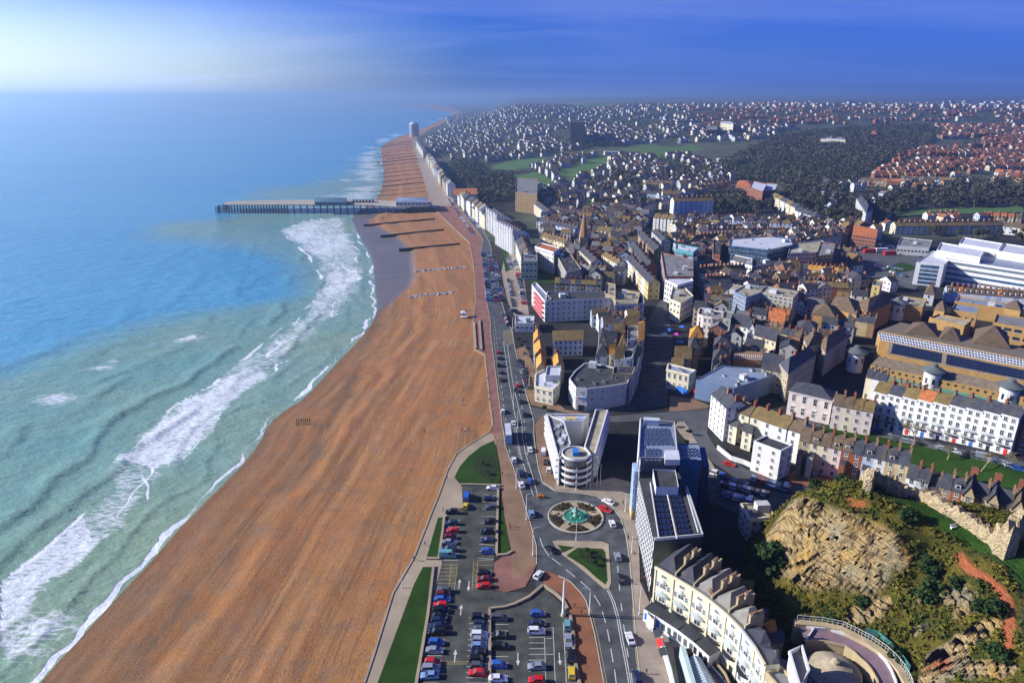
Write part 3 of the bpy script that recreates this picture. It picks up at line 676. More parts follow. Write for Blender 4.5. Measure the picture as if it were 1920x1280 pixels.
# ------------------------------------------------------------------ pavements, roads, car park, lawns
ASPH = stone('road_asphalt', (.085,.092,.098), .42, .85, .22, .2, streak=False); PARKA = stone('car_park_asphalt', (.078,.083,.072), .45, .85, .25, .2, streak=False)
REDP = stone('red_tarmac', (.26,.125,.095), .25, .85, .15, .2, streak=False); BRNP = stone('brown_paving', (.26,.165,.10), .25, .85, .15, .2, streak=False); TAN = stone('tan_concrete', (.38,.31,.215), .2, .85, .12, .15, streak=False)
PAVE = stone('pavement_slabs', (.33,.27,.21), .22, .85, .25, .15, streak=False); REDB = stone('rust_tarmac', (.27,.115,.06), .25, .85, .12, .2, streak=False); KERB = stone('kerb_stone', (.50,.46,.38), .15, .8, streak=False)
PAINTW = stone('road_paint', (.66,.66,.62), .3, .8, 1.5, 0, streak=False); PAINTY = stone('yellow_road_paint', (.50,.40,.14), .3, .8, 1.5, 0, streak=False)
n = NT('lawn_grass'); p = n.pos(); a = n.noise(p, .12, 4); b = n.noise(p, 2.5, 3, .7)
n.col(n.mix(n.rng(b, .3, .7, 0, .5), n.mix(n.rng(a, .35, .65), (.010,.038,.004), (.022,.066,.008)), (.036,.056,.012))); n.rough(.95, .1); n.bump(b, .6, .08); LAWN = n.m
SOIL = stone('planted_soil', (.060,.042,.020), .4, .95, .8, .4, streak=False)

def slab(name, px, z, mat, zp=0.0, down=.6, kerb=0):
    pts = ccw(PL(px, zp)) if not kerb == -1 else px
    m = MB(); m.prism(pts, z-down, z, 0)
    return struct(name, m, mat)
def strip(m, pts, wd, z0, z1, closed=False, mi=0):
    """a ribbon of width wd along world points"""
    pts = list(pts); nn = len(pts); L = []; Rr = []
    for i, p in enumerate(pts):
        a = pts[(i-1) % nn] if (i or closed) else p; b = pts[(i+1) % nn] if (i < nn-1 or closed) else p
        dx, dy = b[0]-a[0], b[1]-a[1]; l = math.hypot(dx, dy) or 1; nx, ny = -dy/l*wd/2, dx/l*wd/2
        L.append((p[0]+nx, p[1]+ny)); Rr.append((p[0]-nx, p[1]-ny))
    for i in range(nn if closed else nn-1):
        j = (i+1) % nn
        m.quad((*Rr[i], z1), (*Rr[j], z1), (*L[j], z1), (*L[i], z1), mi)
        if z1-z0 > .02:
            m.quad((*Rr[i], z0), (*Rr[j], z0), (*Rr[j], z1), (*Rr[i], z1), mi); m.quad((*L[j], z0), (*L[i], z0), (*L[i], z1), (*L[j], z1), mi)
    if not closed and z1-z0 > .02:
        m.quad((*L[0], z0), (*Rr[0], z0), (*Rr[0], z1), (*L[0], z1), mi); m.quad((*Rr[-1], z0), (*L[-1], z0), (*L[-1], z1), (*Rr[-1], z1), mi)
def dashes(m, pts, wd, z, dash, gap, mi=0):
    pos = 0.0; on = True; left = dash; cur = [pts[0]]
    for a, b in zip(pts[:-1], pts[1:]):
        L = math.dist(a, b); s = 0
        while L-s > 1e-6:
            step = min(left, L-s); s += step; left -= step; q = lerp(a, b, s/L)
            if on: cur.append(q)
            if left <= 1e-6:
                if on: strip(m, cur, wd, z, z, False, mi)
                on = not on; left = dash if on else gap; cur = [q]
            elif on and s >= L-1e-6: pass
    if on and len(cur) > 1: strip(m, cur, wd, z, z, False, mi)

ROADL = [(1006,1058),(1006,1025),(996,987),(977,924),(962,875),(947,837),(944,807),(942,801),(928,691),(919,619),(920,609),(911,554),(903,478),(902,465),(906,451),(900,440),(870,402),(838,360),(815,322),(797,290),(787,263)]
ROADR = [(794,262),(803,275),(825,310),(848,350),(873,385),(902,425),(918,455),(928,500),(942,570),(950,600),(960,620),(966,655),(987,740),(993,760),(1001,790),(1001,815),(1005,850),(1010,880),(1018,905),(1040,920),(1090,925),(1120,930),(1148,951),(1164,971),(1174,1004),(1181,1053),(1187,1126),(1193,1207),(1201,1280),(1206,1330)]
slab('road', [(1146,1330),(1133,1280),(1116,1189),(1100,1125),(1090,1110),(1069,1089),(1047,1078),(1026,1068),(1018,1096),(1004,1112)] + ROADL + ROADR, .03, ASPH)
slab('side_street', [(990,762),(1060,775),(1110,782),(1200,776),(1325,767),(1540,787),(1540,800),(1330,782),(1325,812),(1345,845),(1400,880),(1470,903),(1560,925),(1620,960),(1500,925),(1440,915),(1380,895),(1330,862),(1300,822),(1284,790),(1200,789),(1110,792),(1000,790)], .034, stone('street_asphalt', (.10,.105,.11), .25, .85, .15, .2, streak=False))
slab('town_street', [(1120,640),(1215,600),(1240,560),(1225,500),(1215,440),(1232,440),(1248,560),(1262,640),(1250,760),(1130,775),(1205,700)], .022, ASPH)
slab('car_park', [(866,909),(941,911),(935,990),(926,1052),(925,1108),(975,1110),(1005,1112),(1018,1100),(1050,1130),(1068,1160),(1085,1280),(1090,1330),(765,1330),(780,1280),(812,1110),(826,1050),(838,963),(868,952)], .038, PARKA)
slab('back_car_park', [(1325,868),(1380,900),(1440,920),(1500,930),(1470,960),(1380,960),(1330,940)], .03, ASPH)
slab('seafront_path', [(660,1330)]+PROM[:11]+[(925,815),(930,832),(866,908),(868,951),(838,963),(828,1060),(814,1112),(795,1200),(770,1330)], .10, TAN, down=3.4)
slab('promenade', PROM[::-1][:-10] + [(925,815),(931,837),(938,875),(941,912),(940,939),(945,970),(959,1034),(940,1045),(926,1055),(926,1105),(950,1110),(985,1100),(1000,1072)] + ROADL, .14, REDP, down=3.4)
slab('far_promenade', [(811,391),(799,350),(786,312),(776,280),(770,262),(787,262),(797,290),(815,322),(838,360),(856,384)], .155, PAVE)
slab('brown_pavement', [(926,816),(942,806),(945,838),(960,876),(975,925),(994,988),(1004,1026),(1004,1056),(985,1078),(962,1085),(957,1050),(960,1034),(946,970),(942,912),(939,875),(932,837)], .150, BRNP)
slab('rust_pavement', [(1018,1096),(1020,1078),(1028,1070),(1047,1080),(1069,1091),(1088,1112),(1098,1127),(1113,1189),(1130,1280),(1142,1330),(1096,1330),(1090,1280),(1081,1236),(1079,1190),(1072,1155),(1063,1132),(1047,1110)], .13, REDB)
slab('pavement', [(1018,904),(1040,919),(1090,924),(1122,929),(1150,950),(1166,970),(1176,1004),(1183,1053),(1189,1126),(1195,1207),(1203,1280),(1208,1330),(1480,1330),(1380,1290),(1290,1215),(1228,1150),(1200,1090),(1197,990),(1187,905),(1150,895),(1110,905),(1045,890)], .13, PAVE)
slab('pavement', [(1003,795),(1020,776),(1027,780),(1045,890),(1040,917),(1020,903),(1012,880),(1007,850)], .135, BRNP)
slab('pavement', [(968,655),(985,648),(1003,690),(1004,752),(1045,755),(1060,768),(1108,776),(1104,781),(1058,773),(996,759),(989,740)], .13, BRNP)
slab('pavement', [(1262,792),(1283,790),(1302,822),(1340,876),(1330,880),(1310,850),(1275,812)], .10, PAVE)
slab('pavement', [(1256,742),(1300,748),(1330,760),(1326,766),(1255,772)], .10, BRNP)
slab('pavement', [(1500,875),(1560,890),(1600,915),(1570,924),(1490,905),(1470,895)], .10, REDB)
def drape(name, top, bot, off, mat, n_=48, k_=5):
    """a sheet laid over sloping ground between two picture lines"""
    def at_(l, f): s_ = f*(len(l)-1); i = min(int(s_), len(l)-2); return lerp(l[i], l[i+1], s_-i)
    V = [[PT(*lerp(at_(top, i/n_), at_(bot, i/n_), j/k_)) for j in range(k_+1)] for i in range(n_+1)]; m = MB()
    for i in range(n_):
        for j in range(k_): m.quad(*[(x, y_, z+off) for x, y_, z in (V[i][j+1], V[i+1][j+1], V[i+1][j], V[i][j])])
    return struct(name, m, mat)
SQ = [(1540,794),(1700,830),(1820,858),(1960,892)]
drape('square_street', [(1500,778),(1700,816),(1820,842),(1960,874)], SQ, .10, MATS['street_asphalt']); drape('lawn', SQ, [(1540,815),(1640,850),(1760,885),(1960,930)], .14, LAWN)
slab('garden_paving', [(950,462),(976,482),(984,530),(992,590),(964,592),(950,560),(940,510)], .06, PAVE)
slab('station_yard', [(1650,455),(1700,462),(1745,500),(1715,545),(1650,520),(1600,520),(1590,480)], .04, MATS['street_asphalt'])
m = MB()
for line in (ROADL, ROADR, [(1047,1079),(1069,1090),(1089,1111),(1099,1126),(1115,1189),(1132,1280),(1145,1330)]): strip(m, PL(line), .28, .02, .17)
struct('kerb', m, KERB)
m = MB(); strip(m, [ (x, y) for x, y in PL(PROM[:-1])], .55, -.5, .28); struct('sea_wall_parapet', m, TAN)

# lawns
LAWNS = [('lawn', [(926,826),(902,837),(878,856),(862,875),(852,895),(862,907),(938,909),(936,875),(930,840)]), ('lawn', [(821,971),(832,969),(829,995),(822,1045),(800,1045)]),
         ('lawn', [(936,920),(942,940),(946,970),(957,1033),(933,1038),(934,987)]), ('lawn', [(793,1063),(812,1063),(801,1156),(779,1280),(768,1330),(690,1330),(708,1280),(776,1096)]),
         ('lawn', [(1045,1022),(1077,1026),(1057,1036)]), ('lawn', [(1083,1027),(1130,1029),(1135,1035),(1139,1088),(1135,1096),(1118,1083),(1095,1062),(1062,1041)]),
         ('lawn', [(1030,533),(1046,528),(1052,522),(1057,505),(1010,508),(1000,522)]), ('lawn', [(984,508),(1004,510),(1012,532),(1000,545)]), 
         ('lawn', [(1690,492),(1650,505),(1680,512),(1730,503)]), ('lawn', [(940,470),(952,466),(958,505),(948,510)])]
slab('traffic_island', [(1036,1015),(1045,1013),(1130,1015),(1141,1020),(1146,1090),(1142,1104),(1134,1104),(1090,1066),(1050,1036)], .15, TAN)
for i, (nm, pp) in enumerate(LAWNS): slab(nm, pp, .17+.002*i, LAWN)
slab('flower_bed', [(900,850),(925,855),(931,880),(925,903),(905,895),(888,880),(889,864)], .215, stone('hedge_bed', (.022,.040,.012), .4, .95, .8, .4, streak=False))
slab('flower_bed', [(1086,1031),(1126,1033),(1131,1040),(1134,1076),(1084,1042)], .215, MATS['hedge_bed'])
m = MB()
for line in ([(813,1062),(802,1156),(781,1280),(771,1330)], [(833,968),(830,995),(823,1046)], [(799,1048),(824,1048)], [(864,909),(940,911)], [(934,919),(932,987),(931,1040)], [(931,1042),(950,1040),(961,1034)], [(918,1142),(918,1280),(919,1330)], [(918,1142),(945,1139),(965,1133),(992,1120),(1018,1098)], [(1018,1098),(1040,1112),(1055,1125),(1064,1142)], [(1069,1152),(1073,1180),(1077,1200),(1075,1215),(1080,1250),(1088,1290)]):
    strip(m, PL(line), .75, .0, .62)
wl = obj('low_wall', m.mesh('low_wall', TAN)); tag(wl, 'low tan stone walls edging the lawns and bays of the seafront car park', 'wall')

# markings
m = MB(); y = MB(); ZM = .046
for line, wd, d, g in (([(1034,1045),(1060,1066),(1095,1095),(1112,1112),(1126,1135),(1138,1175),(1146,1220),(1153,1260),(1160,1320)], .22, 4.2, 2.4), ([(1012,1008),(1018,1025),(1030,1043)], .22, 60, 1), ([(1138,1105),(1148,1127),(1157,1160),(1164,1200),(1172,1240),(1184,1310)], .2, 90, 1),
                       ([(1141,1105),(1152,1127),(1161,1160),(1168,1200),(1176,1240),(1188,1310)], .2, 90, 1), ([(1000,930),(988,890),(975,850),(970,820),(968,790),(955,720),(944,640)], .2, 60, 1), ([(1010,935),(998,890),(985,850),(980,820),(978,790),(962,720),(950,640)], .2, 60, 1),
                       ([(958,866),(952,820),(942,740),(934,660),(926,600)], .2, 3, 4), ([(990,870),(986,820),(980,770),(966,700)], .2, 3, 4), ([(1158,1060),(1163,1120),(1173,1200),(1186,1280)], .2, 3, 5), ([(1056,1166),(1060,1240),(1064,1320)], .14, 99, 1)):
    dashes(m, PL(line), wd, ZM, d, g)
for line, wd in (([(1102,1132),(1118,1192),(1135,1280)], .14), ([(1105,1132),(1121,1192),(1138,1280)], .14), ([(1186,1140),(1190,1207),(1198,1280)], .14), ([(925,620),(932,690),(946,800)], .14), ([(947,845),(962,882),(977,930),(994,990),(1001,1030)], .14)):
    dashes(y, PL(line), wd, ZM, 99, 1)
def bays(A0, A1, B0, B1, n, mi=None, skip=()):
    for i in range(n+1):
        if i in skip: continue
        f = i/n; strip(mi or m, PL([lerp(A0, A1, f), lerp(B0, B1, f)]), .13, ZM, ZM)
bays((838,962),(826,1050),(864,962),(860,1050), 7); bays((908,914),(896,1046),(932,916),(926,1048), 10); bays((818,1106),(786,1290),(845,1106),(822,1290), 18)
bays((880,1158),(872,1290),(914,1158),(915,1290), 13); bays((925,1170),(921,1290),(953,1170),(953,1290), 10); bays((992,1162),(991,1290),(1021,1162),(1024,1290), 12); bays((1057,1193),(1062,1280),(1074,1193),(1082,1280), 3)
for line in ([(1021,1193),(1024,1300)], [(1037,1176),(1042,1300)], [(1025,1176),(1037,1176)], [(1024,1196),(1038,1196)], [(1024,1226),(1040,1226)]): strip(m, PL(line), .13, ZM, ZM)
bays((826,1058),(820,1100),(856,1058),(852,1100), 6, y); bays((893,1050),(888,1098),(924,1050),(922,1098), 5, y)
for line in ([(858,1056),(852,1106)], [(846,1056),(841,1104)], [(888,1052),(885,1106)], [(896,1052),(893,1104)], [(803,1240),(876,1240)], [(803,1244),(876,1244)]): strip(y, PL(line), .12, ZM, ZM)
for k in range(10): f = k/10; strip(y, PL([(858-6*f, 1058+46*f), (846-5*f, 1060+46*f)]), .1, ZM, ZM); strip(y, PL([(888-3*f, 1054+50*f), (896-3*f, 1058+48*f)]), .1, ZM, ZM)
for k in range(14): f = k/14; a = lerp((984,880), (968,800), f); b = lerp((974,872), (960,790), f); strip(m, PL([a, b]), .15, ZM, ZM)
for k in range(9): strip(y, PL([(943+k*2.3, 620), (943+k*2.3+3, 645)]), .18, ZM, ZM)
def arrow(px, py, up=True):
    x, yy = P(px, py); s = 1 if up else -1
    m.quad((x-.12, yy-1.6, ZM), (x+.12, yy-1.6, ZM), (x+.12, yy+1.6, ZM), (x-.12, yy+1.6, ZM)); m.tri((x-.5, yy+s*1.0-.0*s, ZM+.002), (x+.5, yy+s*1.0, ZM+.002), (x, yy+s*2.6, ZM+.002)) if s > 0 else m.tri((x+.5, yy-1.0, ZM+.002), (x-.5, yy-1.0, ZM+.002), (x, yy-2.6, ZM+.002))
for a in ((864,1145,1),(853,1232,1),(971,1232,0),(1049,1232,0),(861,1096,1),(879,1096,0)): arrow(*a)
struct('road_markings', m, PAINTW); struct('yellow_markings', y, PAINTY)

# roundabout garden
cxr, cyr = P(1079, 969)
t = Thing('roundabout', 'round garden island with five planted beds and a green pool', 'roundabout', (cxr, cyr, 0))
RO = 9.2
m = MB(); m.cyl((cxr, cyr, -.2), RO, RO, .42, 56); t.part('paving', m, TAN)
m = MB(); m.lathe((cxr, cyr, 0), [(RO-.02, .2), (RO-.02, .42), (RO-.45, .42), (RO-.45, .22)], 56); t.part('kerb', m, KERB)
rb = random.Random(5)
for k in range(5):
    a0 = R(72*k+18+8); a1 = R(72*k+18+64); m = MB(); pts = [((RO-.9)*math.cos(a0+(a1-a0)*i/10), (RO-.9)*math.sin(a0+(a1-a0)*i/10)) for i in range(11)] + [(4.9*math.cos(a1+(a0-a1)*i/5), 4.9*math.sin(a1+(a0-a1)*i/5)) for i in range(1, 5)]
    pts = [(cxr+x, cyr+y_) for x, y_ in pts]; m.prism(pts, .1, .30, 0); bed = t.part('flower_bed', m, SOIL)
t2 = Thing('fountain', 'green tiered fountain standing in the round pool of the roundabout garden', 'fountain', (cxr, cyr, .2))
POOL = NT('pool_water'); POOL.col((.02,.20,.135)); POOL.rough(.15, .5); POOL.bump(POOL.noise(POOL.pos(), 2.0, 3), .3, .1)
m = MB(); m.lathe((cxr, cyr, .2), [(4.1, 0), (4.1, .45), (3.75, .45), (3.75, .1)], 40); t2.part('basin', m, COPPER)
m = MB(); m.cyl((cxr, cyr, .2), 3.76, 3.76, .25, 40); t2.part('water', m, POOL.m)
m = MB(); m.lathe((cxr, cyr, .4), [(.9,0),(.9,.5),(.3,.7),(.25,1.6),(1.3,1.9),(1.35,2.05),(.2,1.95),(.16,2.8),(.6,3.0),(.62,3.1),(.1,3.1),(.08,3.8),(.0,3.9)], 16); t2.part('bowls', m, COPPER, smooth=True)
for k in range(4):
    a = R(45+90*k); m = MB(); m.lathe((cxr+2.1*math.cos(a), cyr+2.1*math.sin(a), .4), [(.35,0),(.35,.4),(.15,.6),(.2,1.0),(.0,1.3)], 10); t2.part('statue', m, COPPER, smooth=True)
# ------------------------------------------------------------------ vehicles
def paint(name, c, metal=.1):
    n = NT(name); n.col(c); n.rough(.3, .5, metal); n.b.inputs['Coat Weight'].default_value = .4; return n.m
CARP = {'white': paint('car_white', (.74,.75,.77)), 'silver': paint('car_silver', (.38,.42,.48), .4), 'black': paint('car_black', (.012,.012,.014)), 'navy': paint('car_navy', (.018,.03,.075)),
        'red': paint('car_red', (.60,.012,.012)), 'dark red': paint('car_maroon', (.16,.012,.015)), 'blue': paint('car_blue', (.03,.12,.48)), 'pale blue': paint('car_pale_blue', (.25,.38,.62), .3),
        'yellow': paint('car_yellow', (.72,.52,.03)), 'teal': paint('car_teal', (.16,.38,.42), .2), 'grey': paint('car_grey', (.10,.115,.13), .3), 'orange': paint('car_orange', (.70,.28,.03))}
TYRE = flat('tyre', (.015,.015,.015), .9); LAMPG = flat('lamp_glass', (.7,.7,.65), .1, .7); TAIL = flat('tail_lamp', (.4,.01,.01), .2, .6)
SHAPES = {  # side outline: lower body, then cabin (x forward, z up), half width
 'hatchback': (4.0, .87, [(-1.98,.28),(-2.0,.62),(-1.93,.92),(-1.2,.98),(.75,.96),(1.55,.82),(1.93,.62),(1.98,.28)], [(-1.88,.92),(-1.45,1.42),(-.2,1.48),(.35,1.42),(1.0,.93)]),
 'saloon': (4.5, .89, [(-2.22,.30),(-2.25,.66),(-2.1,.92),(-1.4,.97),(.85,.94),(1.8,.80),(2.2,.6),(2.25,.30)], [(-1.65,.94),(-1.05,1.38),(-.2,1.43),(.35,1.38),(1.1,.92)]),
 'estate': (4.6, .92, [(-2.28,.30),(-2.3,.7),(-2.2,1.0),(-1.4,1.04),(.95,1.0),(1.85,.88),(2.25,.64),(2.3,.30)], [(-2.18,1.0),(-1.85,1.58),(-.2,1.64),(.4,1.58),(1.15,.99)]),
 'van': (5.2, .98, [(-2.58,.34),(-2.6,.9),(-2.6,1.2),(-1.6,1.22),(1.5,1.2),(2.2,1.0),(2.55,.75),(2.6,.34)], [(-2.58,1.2),(-2.5,2.05),(.3,2.12),(1.1,2.02),(1.85,1.15)])}
_CM = {}
def carmesh(shape, colr):
    k = (shape, colr)
    if k in _CM: return _CM[k]
    L, hw, low, cab = SHAPES[shape]; m = MB()
    def ring(prof, w0, w1, zlo, zhi, mi, closed_top=True):
        def wd(z): return w0+(w1-w0)*max(0, min(1, (z-zlo)/(zhi-zlo)))
        n = len(prof); a = [(x, -wd(z), z) for x, z in prof]; b = [(x, wd(z), z) for x, z in prof]; base = len(m.v); m.v += a+b
        m.f.append(tuple(base+i for i in reversed(range(n)))); m.m.append(mi); m.f.append(tuple(base+n+i for i in range(n))); m.m.append(mi)
        for i in range(n): j = (i+1) % n; m.f.append((base+i, base+j, base+n+j, base+n+i)); m.m.append(mi)
    zl = low[0][1]; zh = max(z for _, z in low)
    ring([(x*.985, zl) if i in (0, len(low)-1) else (x, z) for i, (x, z) in enumerate(low)], hw, hw*.94, .6, zh, 0)
    body = m.mesh('body', CARP[colr]); m = MB()
    ring(cab, hw*.90, hw*.74, cab[0][1], cab[2][1], 0)
    gl = m.mesh('cabin_windows', GLASS); m = MB()
    # roof skin and pillars
    z = cab[2][1]; xs = cab[1][0], cab[3][0]; w_ = hw*.76
    if shape == 'van': m.box(((cab[0][0]+.25)/2, 0, cab[0][1]), (.25-cab[0][0]-.02+.02, hw*1.82, z-cab[0][1]-.02), 0, 0)
    m.box(((xs[0]+xs[1])/2, 0, z-.05), (xs[1]-xs[0]+.1, w_*2, .07), 0, 0, True)
    for sy in (-1, 1):
        for (xa, za), (xb, zb_) in ((cab[0], cab[1]), (cab[4], cab[3]), ((-.15, cab[0][1]), (-.15, z))):
            ya = hw*.905; yb = hw*.76; m.bar((xa, sy*ya, za), (xb, sy*yb, zb_), .09)
    top = m.mesh('roof_panel', CARP[colr]); m = MB()
    n = 12
    for sy in (-1, 1):
        pass
    for i in range(n):
        a0 = 2*math.pi*i/n; a1 = 2*math.pi*(i+1)/n; r = .32
        p = [(r*math.cos(a0), r*math.sin(a0)), (r*math.cos(a1), r*math.sin(a1))]
        m.quad((p[0][0], -.11, p[0][1]), (p[1][0], -.11, p[1][1]), (p[1][0], .11, p[1][1]), (p[0][0], .11, p[0][1]), 0)
        for yy in (-.115, .115):
            q = [(0, yy, 0), (p[0][0]*.62, yy, p[0][1]*.62), (p[1][0]*.62, yy, p[1][1]*.62)]; m.tri(*(q if yy > 0 else q[::-1]), 1)
            m.quad((p[0][0]*.62, yy*.95, p[0][1]*.62), (p[0][0], yy*.95, p[0][1]), (p[1][0], yy*.95, p[1][1]), (p[1][0]*.62, yy*.95, p[1][1]*.62), 0)
    wh = m.mesh('wheel', [TYRE, GREYM]); m = MB(); m.box((0,0,-.07), (.08,.34,.14), 0, 0, True); hl = m.mesh('headlight', LAMPG); m = MB(); m.box((0,0,-.08), (.06,.26,.16), 0, 0, True); tl = m.mesh('tail_light', TAIL)
    _CM[k] = (body, gl, top, wh, hl, tl); return _CM[k]
CARN = 0
_ONE = {}
def onecar(shape, colr):
    """body, glass and wheels in one mesh, for cars a few pixels long"""
    k = (shape, colr)
    if k not in _ONE:
        L, hw, low, cab = SHAPES[shape]; m = MB()
        for prof, a, b, mi in ((low, hw, hw*.94, 0), (cab, hw*.9, hw*.76, 1)):
            n_ = len(prof); base = len(m.v); zt = max(z for _, z in prof); zl = prof[0][1]
            for s in (-1, 1): m.v += [(x, s*(a+(b-a)*(z-zl)/(zt-zl)), z) for x, z in prof]
            m.f += [tuple(base+i for i in reversed(range(n_))), tuple(base+n_+i for i in range(n_))]; m.m += [mi, mi]
            for i in range(n_): j = (i+1) % n_; m.f.append((base+i, base+j, base+n_+j, base+n_+i)); m.m.append(mi)
        m.box(((cab[1][0]+cab[3][0])/2, 0, cab[2][1]-.03), (cab[3][0]-cab[1][0]+.15, hw*1.5, .06), 0, 0)
        for x in (-L*.31, L*.31):
            for s in (-1, 1): m.box((x, s*(hw-.08), 0), (.6, .2, .6), 0, 2)
        _ONE[k] = m.mesh('parked_car', [CARP[colr], GLASS, TYRE])
    return _ONE[k]
def car(px, py, deg, shape, colr, where, group=None, parts=True, name='parked_car', z=.05, world=None, cat=None):
    x, y_ = world or P(px, py); lab = f'{colr} {shape} {where}'; cat = cat or ('van' if shape == 'van' else 'car')
    if not parts:
        o = obj(name, onecar(shape, colr), None, (x, y_, z), R(deg)); tag(o, lab, cat, group); return o
    t = Thing(name, lab, cat, (x, y_, z), group, R(deg)); b, g, tp, wh, hl, tl = carmesh(shape, colr); L, hw = SHAPES[shape][:2]
    obj('body', b, t.o); obj('cabin_windows', g, t.o); obj('roof_panel', tp, t.o)
    for fx in (-.31, .31):
        for s in (-1, 1): obj('wheel', wh, t.o, (L*fx, s*(hw-.1), .32))
    for s in (-1, 1): obj('headlight', hl, t.o, (L/2-.05, s*hw*.66, .68)); obj('tail_light', tl, t.o, (-L/2+.02, s*hw*.7, .78))
    return t
G1 = 'cars parked in the seafront car park'; G2 = 'vehicles driving on the seafront road'
def column(desc, cars, deg=0, group=G1):
    for i, (x, y_, c, s) in enumerate(cars): car(x, y_, deg + RND.uniform(-3, 3) + (180 if RND.random() < .4 else 0), s, c, f'{ordw(i)} from the top in {desc}', group)
h_, s_, e_, v_ = 'hatchback', 'saloon', 'estate', 'van'
column('the upper left bays by the small lawn', [(848,962,'black',e_),(847,983,'navy',h_),(849,997,'red',h_),(845,1009,'dark red',h_),(843,1019,'silver',s_),(842,1032,'navy',e_),(840,1043,'teal',v_)])
column('the upper right bays by the grass strip', [(924,917,'white',s_),(920,938,'navy',e_),(921,953,'grey',h_),(919,980,'black',h_),(914,999,'black',e_),(915,1015,'navy',s_),(914,1036,'blue',h_)])
column('the short bays by the yellow crosshatching', [(908,1077,'black',h_),(909,1088,'dark red',s_),(907,1101,'red',h_)])
column('the lower left bays by the lawn wall', [(832,1109,'grey',h_),(830,1117,'dark red',h_),(829,1126,'blue',s_),(826,1137,'red',h_),(826,1147,'black',e_),(823,1157,'black',s_),(822,1166,'navy',h_),(820,1176,'navy',s_),(819,1187,'black',e_),(818,1207,'blue',h_),(815,1222,'silver',s_),(811,1244,'red',h_),(808,1256,'silver',e_),(806,1269,'pale blue',s_)])
column('the middle bays left of the dividing wall', [(900,1160,'black',e_),(901,1172,'navy',h_),(900,1182,'grey',s_),(899,1193,'white',e_),(899,1203,'silver',h_),(898,1214,'pale blue',h_),(899,1227,'black',s_),(897,1239,'black',e_),(897,1251,'grey',h_),(896,1264,'red',s_)])
column('the middle bays right of the dividing wall', [(936,1161,'grey',e_),(938,1194,'black',s_),(938,1214,'black',e_),(935,1249,'blue',h_),(934,1275,'white',s_)])
column('the right hand bays beside empty spaces', [(1008,1153,'blue',h_),(1007,1171,'navy',s_),(1006,1186,'white',e_),(1006,1252,'silver',s_),(1006,1278,'red',h_)])
column('the single file along the rust paving', [(1064,1174,'teal',h_),(1066,1203,'silver',s_),(1070,1232,'black',e_),(1072,1264,'yellow',h_)], 88)
car(875,934,88,v_,'blue','parked by the seafront path above the yellow car', G1); car(873,951,88,h_,'yellow','parked behind the blue van on the car park edge', G1)
for x, y_, d, c, s, wh in ((1181,1199,95,'white',s_,'driving alone on the right lane near the crescent'), (1194,1273,95,'navy',e_,'at the bottom of the seafront road'), (1010,1080,60,'white',h_,'turning out of the car park entrance'), (1164,1087,92,'black',s_,'driving below the traffic island on the right lane'),
                           (1140,943,140,'white',s_,'leaving the roundabout beside the red car'), (1134,957,-40,'red',s_,'circling the right side of the roundabout'), (1148,984,95,'white',h_,'driving right of the roundabout garden'), (1158,1046,92,'silver',h_,'driving right of the triangular island'),
                           (997,965,95,'pale blue',h_,'driving left of the roundabout garden'), (1032,1032,130,'black',s_,'driving left of the triangular island'), (978,911,100,'white',s_,'beside the lamp above the roundabout approach'), (993,904,80,'blue',h_,'waiting in the lane above the orange barrier'),
                           (1029,883,88,'white',h_,'parked lowest beside the rounded flats'), (1019,850,85,v_ and 'white',v_,'parked beside the rounded flats'), (1024,868,85,'black',h_,'parked between white van and white car by the flats'), (994,845,95,'white',s_,'driving down the road level with the bus'),
                           (964,864,95,'white',h_,'driving just below the blue bus'), (977,890,98,'navy',e_,'driving in the left lane below the bus'), (943,773,92,'white',h_,'on the left lane well above the bus'), (963,795,93,'white',s_,'just right of the top of the bus'), (984,779,95,'black',s_,'at the side street junction'),
                           (971,725,93,'red',h_,'on the right lane below the parked file'), (968,734,93,'black',e_,'just below the red hatchback on the road'), (977,754,93,'navy',s_,'on the road above the side street junction')):
    car(x, y_, d, s, c, wh, G2, name='driving_car')
for i, (x, y_) in enumerate(((934,662),(936,673),(935,686),(937,699),(939,713))): car(x, y_, 93, (h_, s_, e_)[i % 3], ('red','navy','black','grey','black')[i], f'parked {ordw(i)} from the top along the promenade kerb', 'cars parked along the promenade kerb')
for i in range(9): x, y_ = lerp((974,678), (992,727), i/8); car(x, y_, 60, (h_, s_, e_)[i % 3], ('black','navy','grey','silver','black','navy','dark red','black','grey')[i], f'{ordw(i)} from the top in the bays before the mossy roofed gables', 'cars in bays before the mossy roofed gables', parts=False)
def carline(desc, A, B, n, deg, seed, miss=.12, parts=False):
    r = random.Random(seed); k = 0
    for i in range(n):
        if r.random() < miss: continue
        x, y_ = lerp(A, B, (i+.5)/n); w3 = PT(x, y_) if x > 1480 else (*P(x, y_), 0); w_ = w3[:2]; w_ = (w_[0]+r.uniform(-.2,.2), w_[1]+r.uniform(-.15,.15))
        car(x, y_, deg+r.uniform(-2,2), r.choice([h_,h_,s_,e_]+([v_] if r.random() < .2 else [])), r.choice(['white','white','silver','black','black','navy','navy','grey','grey','blue','pale blue','red','silver']), f'{ordw(k)} from far end, {desc}', f'cars in {desc}', parts, world=w_, z=w3[2]+(.12 if x > 1480 else .05)); k += 1
carline('the kerbside rank below the wet sand', (906,474), (918,566), 34, 5, 1); carline('the second rank along the seafront road', (918,474), (932,566), 34, 5, 2); carline('the third rank by the sunken gardens', (925,478), (943,566), 30, 5, 3, .3)
carline('the rank facing the pale terrace gardens', (951,480), (961,506), 9, 8, 4); carline('the rank near the pier entrance', (842,374), (888,440), 34, -30, 5, .2); carline('the inner rank near the pier entrance', (860,378), (902,432), 24, -30, 6, .25)
